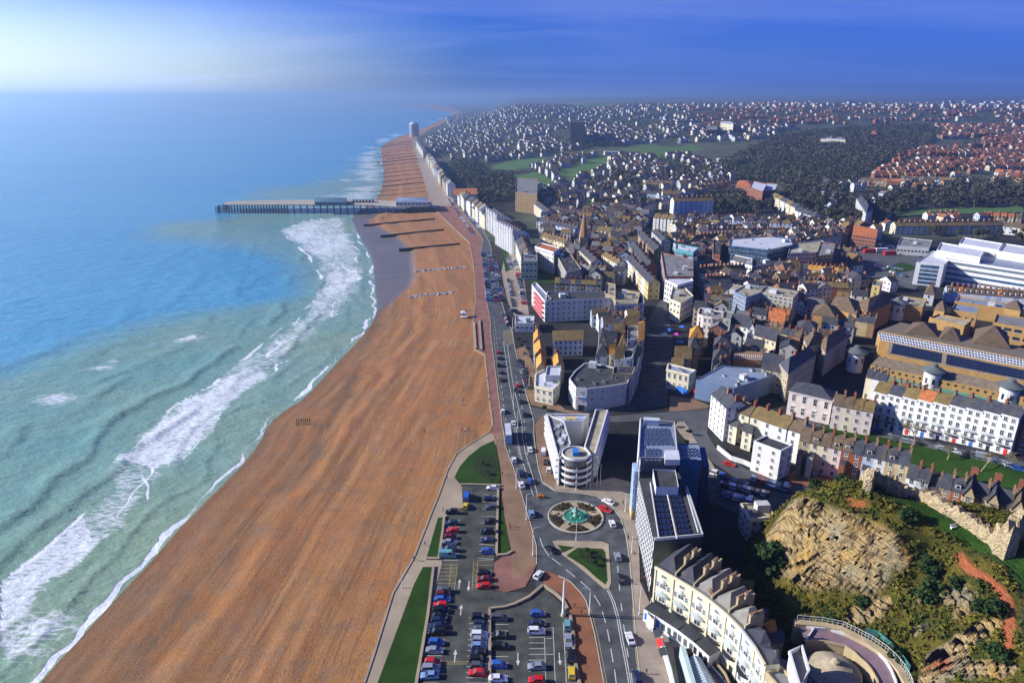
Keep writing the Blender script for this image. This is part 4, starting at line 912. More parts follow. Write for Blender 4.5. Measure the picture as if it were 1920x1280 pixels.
carline('the rank beyond the pier', (795,288), (833,352), 30, 10, 7, .3); carline('the square, along the white terrace', (1487,777), (1672,816), 15, -28, 8, .15, True); carline('the square below the bare tree', (1680,826), (1850,860), 13, -28, 9, .25, True); carline('the square, lower corner', (1860,862), (1916,884), 4, -28, 19, 0, True)
for k, (a, b, nn) in enumerate((((1335,885),(1400,912),11), ((1340,905),(1440,928),14), ((1350,925),(1420,945),9), ((1410,897),(1480,918),9))): carline(f'the shaded car park, {ORD[k]} rank from the houses', a, b, nn+4, 60, 30+k, .12)
carline('the hotel forecourt', (958,582), (976,590), 6, 0, 40); carline('the kerb by the hotel forecourt', (944,590), (953,612), 6, 95, 41, 0)
carline('the street behind the curved cream facade', (1640,500), (1700,520), 12, 20, 42)
car(1367,872,-30,s_,'red','driving along the curving street below the white corner block', name='driving_car', group='cars driving through the town'); car(1528,890,60,e_,'silver','parked alone on rust paving behind the houses', group='cars driving through the town')
carline('the sunken garden drive', (966,486), (984,572), 20, 20, 50, .25); carline('the front garden drive', (952,520), (962,576), 14, 95, 51, .3)
carline('the station forecourt', (1650,462), (1712,470), 14, 10, 52, .2); carline('the upper station rank', (1600,470), (1660,456), 14, 20, 53, .2); carline('the lower station rank', (1660,500), (1700,508), 9, 20, 54, .2); carline('the station approach road', (1600,510), (1650,530), 7, -20, 55, .3)
for i, (x, y_, c) in enumerate(((1630,474,CARP['red']), (1652,472,CARP['white']), (1668,478,CARP['red']))):
    wx, wy = P(x, y_); t = Thing('bus', ('red bus, left of three buses in the station yard','white bus, middle of three buses in the station yard','red bus, right of three buses in the station yard')[i], 'bus', (wx, wy, .05), None, R(8)); m = MB(); m.box((0,0,.3), (11,2.6,3.1), 0, 0, True); obj('body', m.mesh('body', c), t.o); m = MB(); m.box((0,0,1.5), (10.2,2.66,1.1)); obj('side_windows', m.mesh('side_windows', GLASS), t.o)
# bus
bx_, by_ = P(953, 822); t = Thing('bus', 'pale blue double deck bus driving along the seafront road', 'bus', (bx_, by_, .05), None, R(93))
def loc(t, name, m, mats, **k): o = obj(name, m.mesh(name, mats), t.o); return o
m = MB(); m.box((0,0,.35), (10.8,2.5,3.9), 0, 0, True); loc(t, 'body', m, CARP['pale blue'])
m = MB()
for z in (1.3, 3.1):
    for k in range(7): m.box((-4.6+k*1.5,0,z), (1.3,2.56,.85), 0)
loc(t, 'side_windows', m, GLASS); m = MB(); m.box((5.41,0,1.2), (.06,2.2,1.2)); m.box((5.41,0,3.0), (.06,2.2,1.0)); loc(t, 'windscreen', m, GLASS)
m = MB(); m.box((0,0,4.25), (10.2,2.2,.12)); loc(t, 'roof', m, FLATL)
for fx in (-3.2, 3.3):
    for s in (-1, 1): o = obj('wheel', carmesh('van', 'white')[3], t.o, (fx, s*1.15, .48)); o.scale = (1.5,1.5,1.5)
# orange barrier on the lane island
bx_, by_ = P(1013, 933); t = Thing('traffic_barrier', 'orange and yellow traffic barrier on the lane island above the roundabout', 'barrier', (bx_, by_, .05))
for k in range(3):
    m = MB(); m.box((bx_+k*.9-.9, by_+(k % 2)*.5, .05), (.8,.5,1.0), .2); m.cyl((bx_+k*.9-.9, by_+(k % 2)*.5, 1.05), .18, .12, .35, 8); t.part('barrier_block', m, CARP['orange'])

# ------------------------------------------------------------------ street lamps, masts, people
def lamp(x, yb, yt, label, arm=1, thick=.16, group='white lamp posts along the seafront', z0=.1):
    wx, wy = P(x, yb); h = max(6, min(14, hgt(x, yb, yt))); t = Thing('street_lamp', label, 'street lamp', (wx, wy, z0), group)
    m = MB(); m.cyl((wx, wy, z0), thick*1.6, thick*1.5, .8, 8); t.part('base', m, FRAME)
    m = MB(); m.cyl((wx, wy, z0+.8), thick, thick*.55, h-.8, 8); t.part('pole', m, FRAME)
    if arm:
        m = MB(); m.bar((wx, wy, z0+h-.1), (wx+1.3*arm, wy, z0+h+.25), .1); a = t.part('arm', m, FRAME); m = MB(); m.box((wx+1.6*arm, wy, z0+h+.15), (.95,.32,.2), 0, 0, True); t.part('lamp_head', m, GREYM, a)
for a in ((1105,1152,1104,'white lamp post beside the double yellow line at the rust paving',-1,.17), (968,916,879,'white lamp post by the promenade kerb above the blue car',1,.14), (987,975,927,'white lamp post left of the roundabout garden',1,.14), (999,1042,990,'white lamp post by the curved kerb left of the triangular island',1,.14),
          (1172,959,926,'lamp post at the pavement corner right of the roundabout',-1,.12), (1184,1037,1000,'lamp post on the pavement beside the white slatted building',-1,.12), (1198,1152,1096,'lamp post on the pavement in front of the crescent corner',-1,.12), (986,691,661,'lamp post before the mossy roofed gables',1,.12),
          (992,727,703,'lamp post before the pale corner building',1,.12), (963,768,736,'white lamp post on the traffic island above the bus',1,.13), (971,802,769,'white lamp post on the central strip beside the bus',1,.13), (961,617,596,'lamp post by the low white pavilion',1,.12), (856,954,926,'thin lamp post on the path above the small lawn',0,.08), (754,1102,1072,'thin lamp post on the path beside the shingle',0,.08), (1080,1013,975,'thin lamp post between roundabout and triangular island',0,.10)): lamp(*a)
wx, wy = P(1056, 1153); t = Thing('white_mast', 'thick tapering white mast standing on the end of the car park wall', 'mast', (wx, wy, 0))
m = MB(); m.cyl((wx, wy, 0), .42, .2, 11.2, 12); t.part('mast', m, FRAME); m = MB(); m.cyl((wx, wy, 0), .7, .5, .9, 12); t.part('base', m, KERB)
for i, (x, yb, yt) in enumerate(((1107,916,876),(1119,913,874),(1125,912,876))):
    wx, wy = P(x, yb); t = Thing('flagpole', f'slim white pole, {ordw(i)} from the left right of the rounded flats', 'flagpole', (wx, wy, .1), 'slim poles by the rounded flats'); m = MB(); m.cyl((wx, wy, .1), .12, .06, 9, 6); t.part('pole', m, FRAME); m = MB(); m.cyl((wx, wy, 9.1), .14, .0, .25, 6); t.part('finial', m, YPAINT)

def make_person():
    me = bpy.data.meshes.new('person_skin'); 
    v = [(0,0,.95),(0,0,1.15),(0,0,1.42),(0,.01,1.53),(0,.02,1.66),(.1,0,.92),(.12,.03,.5),(.12,-.06,.08),(.12,.1,.04),(-.1,0,.92),(-.12,-.12,.5),(-.12,-.25,.1),(-.12,-.1,.04),(.19,0,1.4),(.25,.04,1.12),(.22,.16,.9),(-.19,0,1.4),(-.25,-.03,1.12),(-.24,.02,.88)]
    e = [(0,1),(1,2),(2,3),(3,4),(0,5),(5,6),(6,7),(7,8),(0,9),(9,10),(10,11),(11,12),(2,13),(13,14),(14,15),(2,16),(16,17),(17,18)]
    rr = [.15,.13,.15,.06,.105,.10,.075,.05,.05,.10,.075,.05,.05,.075,.05,.04,.075,.05,.04]
    me.from_pydata(v, e, []); o = bpy.data.objects.new('tmp', me); C.objects.link(o)
    o.modifiers.new('s', 'SKIN'); 
    if not me.skin_vertices: me.attributes.new('x', 'FLOAT', 'POINT')
    for i, sv_ in enumerate(me.skin_vertices[0].data if me.skin_vertices else []): sv_.radius = (rr[i], rr[i]*.85); sv_.use_root = (i == 0)
    o.modifiers.new('u', 'SUBSURF').levels = 1
    bpy.context.view_layer.update(); dg = bpy.context.evaluated_depsgraph_get(); m2 = bpy.data.meshes.new_from_object(o.evaluated_get(dg)); bpy.data.objects.remove(o)
    return m2
pbase = make_person(); PM = []
skin = flat('skin', (.42,.26,.18), .7)
for nm, c1, c2, w1, w2 in (('dark','dark coat','dark trousers',(.02,.02,.028),(.02,.02,.03)), ('red','red coat','dark trousers',(.45,.03,.03),(.02,.02,.03)), ('blue','blue jacket','grey trousers',(.03,.07,.25),(.08,.08,.09)), ('pale','pale jacket','blue jeans',(.5,.48,.44),(.03,.05,.12))):
    m2 = pbase.copy(); m2.name = 'person_'+nm; m2.materials.clear()
    for q in (flat('coat_'+nm, w1, .9), flat('trousers_'+nm, w2, .9), skin): m2.materials.append(q)
    for p_ in m2.polygons: z = p_.center.z; p_.material_index = 2 if z > 1.52 else (0 if z > .86 else 1); p_.use_smooth = True
    PM.append((m2, c1+' and '+c2))
PEO = [((838,898),'by the seafront path beside the big lawn'),((831,958),'at the corner of the small lawn wall'),((797,1022),'on the path left of the small lawn'),((776,1050),'on the path at the lawn gap'),((956,987),'on the brown paving beside the grass strip'),((957,992),'walking beside the grass strip'),((942,890),'on the brown paving right of the big lawn'),((933,826),'at the tip of the big lawn'),
       ((1077,1138),'by the rust paving near the white mast'),((1090,1150),'on the rust paving left of the lamp post'),((1197,1150),'on the pavement in front of the crescent corner'),((1220,1185),'beside the white shop fronts'),((1205,1090),'by the corner of the slatted building'),((1208,1088),'walking at the corner of the slatted building'),((1212,1262),'on the pavement near the awning wall'),((1178,1010),'on the pavement right of the roundabout'),((1195,1012),'near the foot of the slatted building'),((1190,1040),'on the pavement beside the slatted building'),
       ((1168,945),'at the pavement corner right of the roundabout'),((868,759),'alone on the upper shingle'),((868,752),'standing on the shingle near the path'),((796,811),'alone in the middle of the shingle'),((865,808),'in a small group on the shingle'),((872,809),'second in a small group on the shingle'),((879,807),'third in a small group on the shingle'),((905,795),'on the shingle near the promenade corner'),((766,625),'on the shingle below the rock groynes'),((786,662),'on the shingle ridge'),
       ((908,625),'on the red promenade by the steps'),((915,738),'on the promenade halfway down the beach'),((918,752),'on the promenade below another walker'),((924,772),'on the promenade above the lawn'),((914,712),'on the promenade by the kerb'),((906,660),'at the foot of the beach steps'),((910,662),'at the head of the beach steps'),((903,600),'on the promenade above the steps'),((897,560),'on the promenade beside the car ranks'),((899,520),'on the promenade near the rock groyne'),((893,492),'on the promenade bend'),((888,455),'on the promenade below the pier approach'),((701,468),'alone on the wet sand')]
for i, ((x, y_), wh) in enumerate(PEO):
    me, cl = PM[i % 4 if i % 3 else 0]; z = .16
    wx, wy = P(x, y_, z)
    if not inpoly(wx, wy, LANDPOLY):
        for _ in range(4):
            dws = float(pdist(wx, wy, SEAWALL)[0]); dse = float(pdist(wx, wy, SHORE)[0]); z = -0.3-3.7*(dws/(dws+dse))**1.15; wx, wy = P(x, y_, z)
    o = obj('person', me, None, (wx, wy, z), RND.uniform(0, 6.28)); tag(o, f'person in {cl} {wh}', 'person')
# ------------------------------------------------------------------ the large buildings near the roundabout
def lx(t_, a, b, s, out, z):
    """world point: s metres along a->b, out metres in front of it"""
    L = math.dist(a, b); ux, uy = (b[0]-a[0])/L, (b[1]-a[1])/L; return (a[0]+ux*s+uy*out, a[1]+uy*s-ux*out, z)
# --- white slatted building
A = P(1227,1012,18); Bq = P(1317,1004,18); Cq = P(1287,914,18); D = P(1199,896,18)
t = Thing('apartment_building', 'tall white slatted building with solar panels on two stepped roofs', 'building', (A[0], A[1], 0))
U = [P(1197,862,22), P(1270,862,22), P(1264,795,22), P(1201,788,22)]
m = MB(); m.prism([A, Bq, Cq, D], -1, 18, 0, top=False); m.prism([D, Cq, (U[1][0], U[1][1]), U[0]], -1, 18, 0, top=False); t.part('lower_wall', m, stone('dark_cladding', (.05,.06,.065), .2, .5))
m = MB(); m.prism(U, -1, 22.8, 0, top=False); t.part('upper_wall', m, stone('grey_cladding', (.16,.17,.19), .2, .5))
m = MB(); m.poly([(*p, 22) for p in U]); t.part('upper_roof', m, FLATB); m = MB(); m.poly([(*p, 18) for p in (A, Bq, Cq, (U[1][0]+.5, U[1][1]), U[0], D)]); t.part('lower_roof', m, FLATD)
m = MB(); strip(m, [A, Bq, Cq], .4, 17.9, 18.7); strip(m, [U[0], U[1], U[2], U[3]], .35, 22.8, 23.0, True); t.part('parapet', m, PALE)
V = [P(1275,862,21), P(1315,864,21), P(1309,833,21), P(1270,833,21)]
m = MB(); m.prism(V, -1, 21.4, 0, top=False); t.part('blue_wing_wall', m, stone('deep_blue_cladding', (.03,.12,.28), .2, .35, spec=.5)); m = MB(); m.poly([(*p, 21) for p in V]); t.part('blue_wing_roof', m, FLATB)
V2 = [P(1318,874,17), P(1330,874,17), P(1322,838,17), P(1312,838,17)]; m = MB(); m.prism(V2, -1, 17, 0); t.part('blue_end_block', m, stone('navy_cladding', (.02,.05,.16), .2, .35, spec=.5))
Wt = [P(1230,916,20.5), P(1272,916,20.5), P(1266,884,20.5), P(1224,882,20.5)]; m = MB(); m.prism(Wt, 18, 21.2, 0, top=False); t.part('plant_room', m, stone('lilac_white_panel', (.60,.60,.70), .1, .6)); m = MB(); m.poly([(*p, 20.6) for p in Wt]); t.part('plant_room_roof', m, FLATD)
m = MB(); q = [P(1247,864,23.5), P(1275,864,23.5), P(1272,846,23.5), P(1246,846,23.5)]; m.prism(q, 22, 24, 0); t.part('lift_housing', m, FLATL)
q = [P(1207,793,23), P(1236,794,23), P(1237,789,23), P(1207,787,23)]; m = MB(); m.prism(q, 22, 24.2, 0); t.part('lift_housing', m, FLATL)
def panels(t, q, z, nx, ny, fill=.86, tilt=.25, mats=(SOLARW, SOLAR), fr=.8):
    """ny rows of nx solar modules laid in the quad q"""
    a, b, c, d = q
    for i in range(nx):
        for j in range(ny):
            u0, u1 = (i+.04)/nx, (i+fr)/nx; v0, v1 = (j+.04)/ny, (j+fill)/ny
            f = lambda u, v: lerp(lerp(a, b, u), lerp(d, c, u), v)
            p = [f(u0, v0), f(u1, v0), f(u1, v1), f(u0, v1)]; m = MB()
            zz = [z+.25, z+.25+tilt, z+.25+tilt, z+.25]; n0 = [(p[k][0], p[k][1], zz[k]) for k in range(4)]
            m.quad(*n0, 0)
            ce = (sum(v[0] for v in n0)/4, sum(v[1] for v in n0)/4, sum(v[2] for v in n0)/4+.02); m.quad(*[(ce[0]+(v[0]-ce[0])*.9, ce[1]+(v[1]-ce[1])*.9, v[2]+.02) for v in n0], 1)
            for k in range(4): e = (k+1) % 4; m.quad((n0[k][0], n0[k][1], z+.05), (n0[e][0], n0[e][1], z+.05), n0[e], n0[k], 0)
            t.part('solar_panel', m, mats)
panels(t, [P(1210,862,22.3), P(1240,862,22.3), P(1236,840,22.3), P(1209,840,22.3)], 22, 4, 5); panels(t, [P(1208,834,22.3), P(1262,834,22.3), P(1253,802,22.3), P(1207,802,22.3)], 22, 6, 7); panels(t, [P(1276,856,21.3), P(1310,856,21.3), P(1305,839,21.3), P(1275,839,21.3)], 21, 5, 3)
panels(t, [P(1236,1004,18.3), P(1262,1003,18.3), P(1248,922,18.3), P(1224,920,18.3)], 18, 3, 8, tilt=.1, fr=.92, mats=(DARKM, SOLAR)); panels(t, [P(1272,1000,18.3), P(1296,999,18.3), P(1276,925,18.3), P(1255,924,18.3)], 18, 3, 8, tilt=.1, fr=.92, mats=(DARKM, SOLAR))
for a, b in ((P(1219,905,18.5), P(1235,1008,18.5)), (P(1249,918,18.5), P(1269,1010,18.5)), (P(1286,918,18.5), P(1309,998,18.5))): m = MB(); m.bar((*a, 18.6), (*b, 18.6), .28); t.part('roof_rail', m, FRAME)
# slatted front: white fins, staggered floor by floor
a, b = D, A; Lf = math.dist(a, b); fm = MB(); fm.box((0, -.05, -1.35), (.85, .08, 2.7), 0, 0, True); fme = fm.mesh('fin', FRAME); rz = math.atan2(b[1]-a[1], b[0]-a[0])
aa, bb = P(1201,788,22), A; m = MB(); L2 = math.dist(U[3], A)
for f in range(6):
    m.quad(lx(0, U[3], A, 0, .05, 1.2+f*2.9), lx(0, U[3], A, L2, .05, 1.2+f*2.9), lx(0, U[3], A, L2, .05, 3.2+f*2.9), lx(0, U[3], A, 0, .05, 3.2+f*2.9))
t.part('window_band', m, GLASS)
n = int(Lf/2.0)
for f in range(6):
    for i in range(n+1):
        p = lx(0, a, b, (i+.25+(f % 2)*.5)*Lf/(n+.7), .12, 2.0+f*2.85); t.inst('fin', fme, p, rz)
m = MB(); m.prism([U[3], (U[3][0]-.3, U[3][1]), (D[0]-.3, D[1]), D], 3, 22.6); t.part('side_wall', m, WHITE)
for k in range(6):
    m = MB(); g0 = (41.5, 196.5); q = [(38.9,191.0),(41.2,191.0),(41.6,196.0),(39.2,196.2)]; m.prism(q, .3+k*3.05, 3.05+k*3.05, 0); t.part('glass_box', m, [LBLUE, YELL][1 if k == 0 else 0])
# --- flats with the round end
hb = 10; cxb, cyb = P(1079,856,hb); rb_ = abs(P(1110,856,hb)[0]-cxb)
LW = [P(1048,864,hb), P(1069,834,hb), P(1056,790,hb), P(1025,778,hb)]; RW = [P(1096,840,hb), P(1113,859,hb), P(1139,771,hb), P(1117,770,hb)]; BK = [P(1056,791,hb), P(1092,791,hb), P(1104,779,hb), P(1026,779,hb)]
t = Thing('apartment_building', 'white flats with a round balconied end facing the roundabout', 'building', (cxb, cyb, 0))
for nm, q, rm in (('left_wing_wall', LW, FLATG), ('right_wing_wall', RW, FLATY), ('back_wing_wall', BK, FLATL)):
    w_ = t.part(nm, (lambda m: (m.prism(ccw(q), -1, hb+.6, 0, top=False), m)[1])(MB()), WHITE); m = MB(); m.poly([(*p, hb) for p in ccw(q)]); t.part('roof', m, rm, w_)
    m = MB(); strip(m, ccw(q), .5, hb+.5, hb+.75, True); t.part('parapet', m, WHITE, w_)
for a, b in ((LW[3], LW[0]), (RW[1], RW[2])):
    for k in range(4): m = MB(); mm = lerp(a, b, .5); L = math.dist(a, b); p = lx(0, a, b, L/2, .6, 2.2+k*2.5); m.box(p, (L*.96, 1.0, .6), math.atan2(b[1]-a[1], b[0]-a[0])); t.part('balcony', m, WHITE)
    facade(t, a, b, .3, 9.8, 4, 2.6, (1.7,1.5), 'plain')
m = MB(); m.cyl((cxb, cyb, -1), rb_-1.2, rb_-1.2, hb+1, 36); t.part('round_wall', m, stone('maroon_panel', (.16,.03,.025), .2, .4))
for k in range(4):
    z = 2.2+k*2.55; m = MB(); m.lathe((cxb, cyb, 0), [(rb_-1.2, z-.25), (rb_, z-.25), (rb_, z+.75), (rb_-.15, z+.75), (rb_-.15, z), (rb_-1.2, z)], 40); t.part('round_balcony', m, WHITE)
    m = MB()
    for i in range(14):
        a = math.pi*1.0+math.pi*(i+.5)/14; m.box((cxb+(rb_-1.18)*math.cos(a), cyb+(rb_-1.18)*math.sin(a), z-1.9), (.9,.12,1.5), a+math.pi/2)
    t.part('window_band', m, GLASS)
for i in range(5): a = math.pi*(1.02+.96*i/4); m = MB(); m.cyl((cxb+(rb_-.2)*math.cos(a), cyb+(rb_-.2)*math.sin(a), 0), .16, .16, hb, 8); t.part('column', m, FRAME)
cx2, cy2 = P(1079,850,12.9); rd = 4.5
m = MB(); m.cyl((cx2, cy2, hb-.2), rd-.3, rd-.3, 2.9, 30); t.part('drum_wall', m, GLASS); m = MB(); m.lathe((cx2, cy2, 0), [(rd-.3, hb+2.5), (rd+.3, hb+2.5), (rd+.3, hb+3.4), (rd, hb+3.4), (rd, hb+3.0)], 36); t.part('drum_parapet', m, WHITE); m = MB(); m.cyl((cx2, cy2, hb+2.6), rd, rd, .35, 30); t.part('drum_roof', m, FLATY)
m = MB(); m.box((cx2, cy2-.4, hb+2.95), (2.2,3.4,1.5), 0, 0, tm=0); t.part('blue_hatch', m, stone('blue_cover', (.05,.20,.60), .1, .4))
r_ = random.Random(3)
for i in range(16): f = r_.random(); p = lerp(lerp(LW[3], LW[0], .1+.8*f), lerp(LW[2], LW[1], .1+.8*f), r_.uniform(.25, .8)); m = MB(); m.box((p[0], p[1], hb), (r_.uniform(.8,2.4), r_.uniform(.8,1.6), r_.uniform(.5,1.2)), 1.2); t.part('roof_unit', m, r_.choice([FLATL, GREYM, PALE]))
for i, x in enumerate((1060,1072,1084)): q = [P(x,787,hb+.6), P(x+9,787,hb+.6), P(x+9,782,hb+.6), P(x,781,hb+.6)]; m = MB(); m.prism(q, hb, hb+.9); t.part('skylight', m, YELL if i < 2 else LBLUE)

# --- the crescent
CRP = smooth_line([P(1229,1062,15), P(1293,1097,15), P(1340,1130,15), P(1375,1161,15), P(1400,1188,15), P(1419,1215,15), P(1436,1246,15)], 1)
def along_line(pts, n):
    d = [0]; 
    for a, b in zip(pts[:-1], pts[1:]): d.append(d[-1]+math.dist(a, b))
    out = []
    for i in range(n+1):
        s = d[-1]*i/n; k = 0
        while k < len(d)-2 and d[k+1] < s: k += 1
        out.append(lerp(pts[k], pts[k+1], (s-d[k])/(d[k+1]-d[k])))
    return out
BND = along_line(CRP, 7)
HOODM = stone('canopy_lead', (.42,.46,.44), .15, .5)
G_CR = 'houses of the cream crescent'
for i in range(7):
    a, b = BND[i], BND[i+1]; L = math.dist(a, b); nx, ny = -(b[1]-a[1])/L, (b[0]-a[0])/L; dep = (12.5, 13, 11.5, 9, 6, 4, 3.2)[i]; h = 15.0; rz = math.atan2(b[1]-a[1], b[0]-a[0])
    c, d = (b[0]+nx*dep, b[1]+ny*dep), (a[0]+nx*dep, a[1]+ny*dep); mt = stone('crescent_cream', (.74,.68,.46), .08, .7) if i == 0 else MATS['crescent_cream']
    if i >= 5: mt = PALE if i == 5 else mt
    t = Thing('crescent_house', f'cream crescent house with bow balconies, {ORD[i]} from the slatted building end of the crescent', 'house', ((a[0]+c[0])/2, (a[1]+c[1])/2, 0), G_CR)
    m = MB(); m.prism([a, b, c, d], -1, h, 0, top=False); wl = t.part('wall', m, mt)
    m = MB(); p0, p1 = lx(0,a,b,0,.3,h-.2), lx(0,a,b,L,.3,h-.2); m.box((*lx(0,a,b,L/2,.2,h-.25)[:2], h-.25), (L+.02, .55, .55), rz); m.box((*lx(0,a,b,L/2,.08,8.6)[:2], 8.7), (L+.02, .22, .25), rz); m.box((*lx(0,a,b,L/2,.08,4)[:2], 4.3), (L+.02, .25, .3), rz); m.box((*lx(0,a,b,.2,.1,0)[:2], 0), (.4, .3, h-.3), rz); t.part('cornice', m, mt, wl)
    # roof: gable running back, between party walls
    mid0 = lerp(a, b, .5); mid1 = lerp(d, c, .5); f0 = (a[0]+nx*1.2, a[1]+ny*1.2); f1 = (b[0]+nx*1.2, b[1]+ny*1.2); mf = (mid0[0]+nx*4.2, mid0[1]+ny*4.2)
    m = MB(); zr = h+(2.3 if i < 5 else 1.2); m.tri((*f0, h), (*f1, h), (*mf, zr)); m.quad((*f1, h), (*c, h), (*mid1, zr), (*mf, zr)); m.quad((*d, h), (*f0, h), (*mf, zr), (*mid1, zr)); m.quad((*a, h), (*b, h), (*f1, h), (*f0, h)); rf = t.part('roof', m, ROOFC['slate'] if i not in (2,3,4) else stone('lead_roof', (.26,.25,.21), .25, .6) if i == 2 else MATS.get('lead_roof') or SLATE)
    m = MB(); m.tri((*c, h), (*d, h), (*mid1, zr)); t.part('back_gable', m, BBRICK)
    m = MB(); q0 = (b[0]+nx*.6, b[1]+ny*.6); m.prism([(q0[0]-ny*0-.0, q0[1]), (q0[0]+(b[0]-a[0])/L*.4, q0[1]+(b[1]-a[1])/L*.4), (c[0]+(b[0]-a[0])/L*.4, c[1]+(b[1]-a[1])/L*.4), c], h-1, lambda x, y: h+.9 if math.hypot(x-b[0], y-b[1]) < 3 else h+2.2, 0); t.part('party_wall', m, BUFF) if i < 5 else 0
    for k in ((.45, .75) if i < 5 else ()): p = lerp(b, c, k); m = MB(); chimney(m, (p[0]+.2, p[1], h+1.2), (2.0, .6, 1.9), rz+math.pi/2, 4); t.part('chimney', m, [BUFF, POT], rf)
    for zz, ww, hh, st in ((13.4, 1.3, .8, 'sash'), (10.6, 1.5, 1.7, 'hood'), (6.6, 1.7, 2.4, 'sash')):
        t.inst('window', winmesh(ww, hh, st), lx(0,a,b,L/2,.02,zz), rz)
    for sx in (.2, .8): t.inst('window', winmesh(.6, 1.5), lx(0,a,b,L*sx,.02,10.4), rz)
    # bow balcony under a lead canopy
    cb = lx(0,a,b,L/2,0,0)
    for z_, r2, nm, mm in ((5.0, 2.1, 'balcony', DARKM), (8.1, 2.2, 'canopy', HOODM), (11.6, 1.2, 'canopy', HOODM)):
        m = MB(); n_ = 12; ring = [(r2*math.cos(math.pi+math.pi*k/n_), r2*.62*math.sin(math.pi+math.pi*k/n_)) for k in range(n_+1)]
        w = [(cb[0]+x*math.cos(rz)-y_*math.sin(rz), cb[1]+x*math.sin(rz)+y_*math.cos(rz)) for x, y_ in ring]
        if nm == 'balcony':
            m.prism(w, z_-.2, z_, 0, bottom=True)
            for p, q in zip(w[:-1], w[1:]): m.bar((*p, z_+.95), (*q, z_+.95), .07); m.bar((*p, z_), (*p, z_+.95), .05)
            m.bar((*w[0], z_+.5), (*w[3], z_+.5), .03)
        else:
            top = (cb[0], cb[1], z_+1.0)
            for p, q in zip(w[:-1], w[1:]): m.tri((*p, z_), (*q, z_), top)
        t.part(nm, m, mm)
    if i < 4:
        m = MB(); q = [lx(0,a,b,0,4.0,0)[:2], lx(0,a,b,L,4.0,0)[:2], lx(0,a,b,L,.1,0)[:2], lx(0,a,b,0,.1,0)[:2]]; m.prism(q, 0, 4.0, 0, tm=1)
        sh = t.part('shop', m, [WHITE, FLATD]); m = MB()
        for k in range(3): p = lx(0,a,b,L*(k+.5)/3,4.04,1.0); m.box(p, (L/3*.55,.08,2.0), rz)
        t.part('shop_window', m, [GLASS, BLUE][1 if i == 0 else 0], sh)
    else:
        t.inst('window', winmesh(1.0, 1.7), lx(0,a,b,L*.3,.02,2.4), rz); m = MB(); m.box(lx(0,a,b,L*.7,.1,0), (1.1,.15,2.5), rz); t.part('door', m, DARKM); m = MB(); m.box(lx(0,a,b,L*.5,3.2,0), (L*.8,.25,1.2), rz); t.part('garden_wall', m, WHITE)
e = BND[7]; house('house', 'buff gable end house closing the cream crescent', 'house', [(e[0], e[1]-.3), (e[0]+1.6, e[1]-5), (e[0]+5.5, e[1]-3.5), (e[0]+4, e[1]+1.2)], 0, 13, 'buff', 'flat', 'grey', 4, joined=False, chim=0)
house('shop_block', 'low white pharmacy block projecting at the corner where slatted building meets crescent', 'shop', [P(1213,1150,4), P(1226,1163,4), P(1231,1140,4), P(1222,1118,4)], 0, 3.6, 'white', 'flat', 'dark', 1, joined=False, parapet=.3)
for i, (pp, h, wl, rm) in enumerate(((((1380,1083),(1415,1088),(1408,1100),(1372,1096)), 10, 'bbrick', 'mtile'), (((1325,1118),(1362,1108),(1372,1120),(1335,1132)), 13, 'bbrick', 'slate'), (((1395,1150),(1430,1138),(1440,1152),(1404,1166)), 12, 'buff', 'slate'), (((1415,1170),(1445,1160),(1455,1180),(1428,1192)), 11, 'bbrick', 'otile'), (((1430,1188),(1462,1178),(1470,1200),(1436,1206)), 10, 'buff', 'slate'))):
    bld('rear_extension', ('small rear wing with mossy roof in the shade behind the crescent','long rear wing with chimney pots behind the second crescent house','rear wing with slate roof behind the crescent centre','rear wing with orange tiled roof near the crescent end','rear wing beside the church wall')[i], 'house', pp, h, wl, roof='gable', rmat=rm, floors=2, z0=0, joined=False)
# church, curved roof, terraces
dcx, dcy = P(1565,1250,11)
t = Thing('church', 'church with shallow tan dome and white stuccoed hall inside the curved terrace', 'church', (dcx, dcy, 0))
m = MB(); m.cyl((dcx, dcy, -1), 5.4, 5.4, 11, 24); t.part('drum', m, BUFF); m = MB(); m.lathe((dcx, dcy, 10), [(5.8, 0), (5.2,.6), (3.6,1.5), (1.8,2.1), (.9,2.3), (.9,3.0), (0,3.4)], 24); t.part('dome', m, stone('dome_lead', (.42,.36,.25), .3, .6))
q = [P(1500,1290,18), P(1516,1258,18), P(1503,1212,18), P(1480,1224,18)]; q = ccw(q); m = MB(); m.prism(q, -1, 18, 0, top=False)
t.part('hall_wall', m, WHITE); m = MB(); m.poly([(*p, 17.4) for p in q]); t.part('hall_roof', m, FLATG); m = MB(); strip(m, q, .5, 17.9, 18.6, True); t.part('hall_parapet', m, WHITE)
q = ccw([P(1428,1242,11), P(1450,1240,11), P(1470,1300,11), P(1446,1310,11)]); m = MB(); m.prism(q, -1, 10.2, 0, tm=1); t.part('portico', m, [WHITE, FLATG]); m = MB(); strip(m, q, .8, 10.2, 11.2, True); t.part('portico_entablature', m, WHITE)
q = ccw([P(1516,1262,9), P(1535,1262,9), P(1545,1300,9), P(1520,1300,9)]); m = MB(); m.prism(q, -1, 9); t.part('blue_side_block', m, CLADB)
q = ccw([P(1462,1232,9), P(1494,1240,9), P(1500,1290,9), P(1478,1300,9)]); m = MB(); m.prism(q, -1, 8.8, 0); t.part('low_roof', m, FLATG)
OUT_ = [(1498,1173),(1525,1179),(1553,1181),(1589,1192),(1623,1209),(1645,1224),(1660,1240),(1670,1256),(1679,1278),(1684,1310)]; INN = [(1510,1201),(1528,1202),(1545,1203),(1584,1212),(1600,1222),(1612,1234),(1624,1244),(1633,1255),(1645,1276),(1652,1310)]
t = Thing('terrace_building', 'curved terrace roof of mauve tarmac edged in white behind the church dome', 'building', (*P(1600,1205,11), 0))
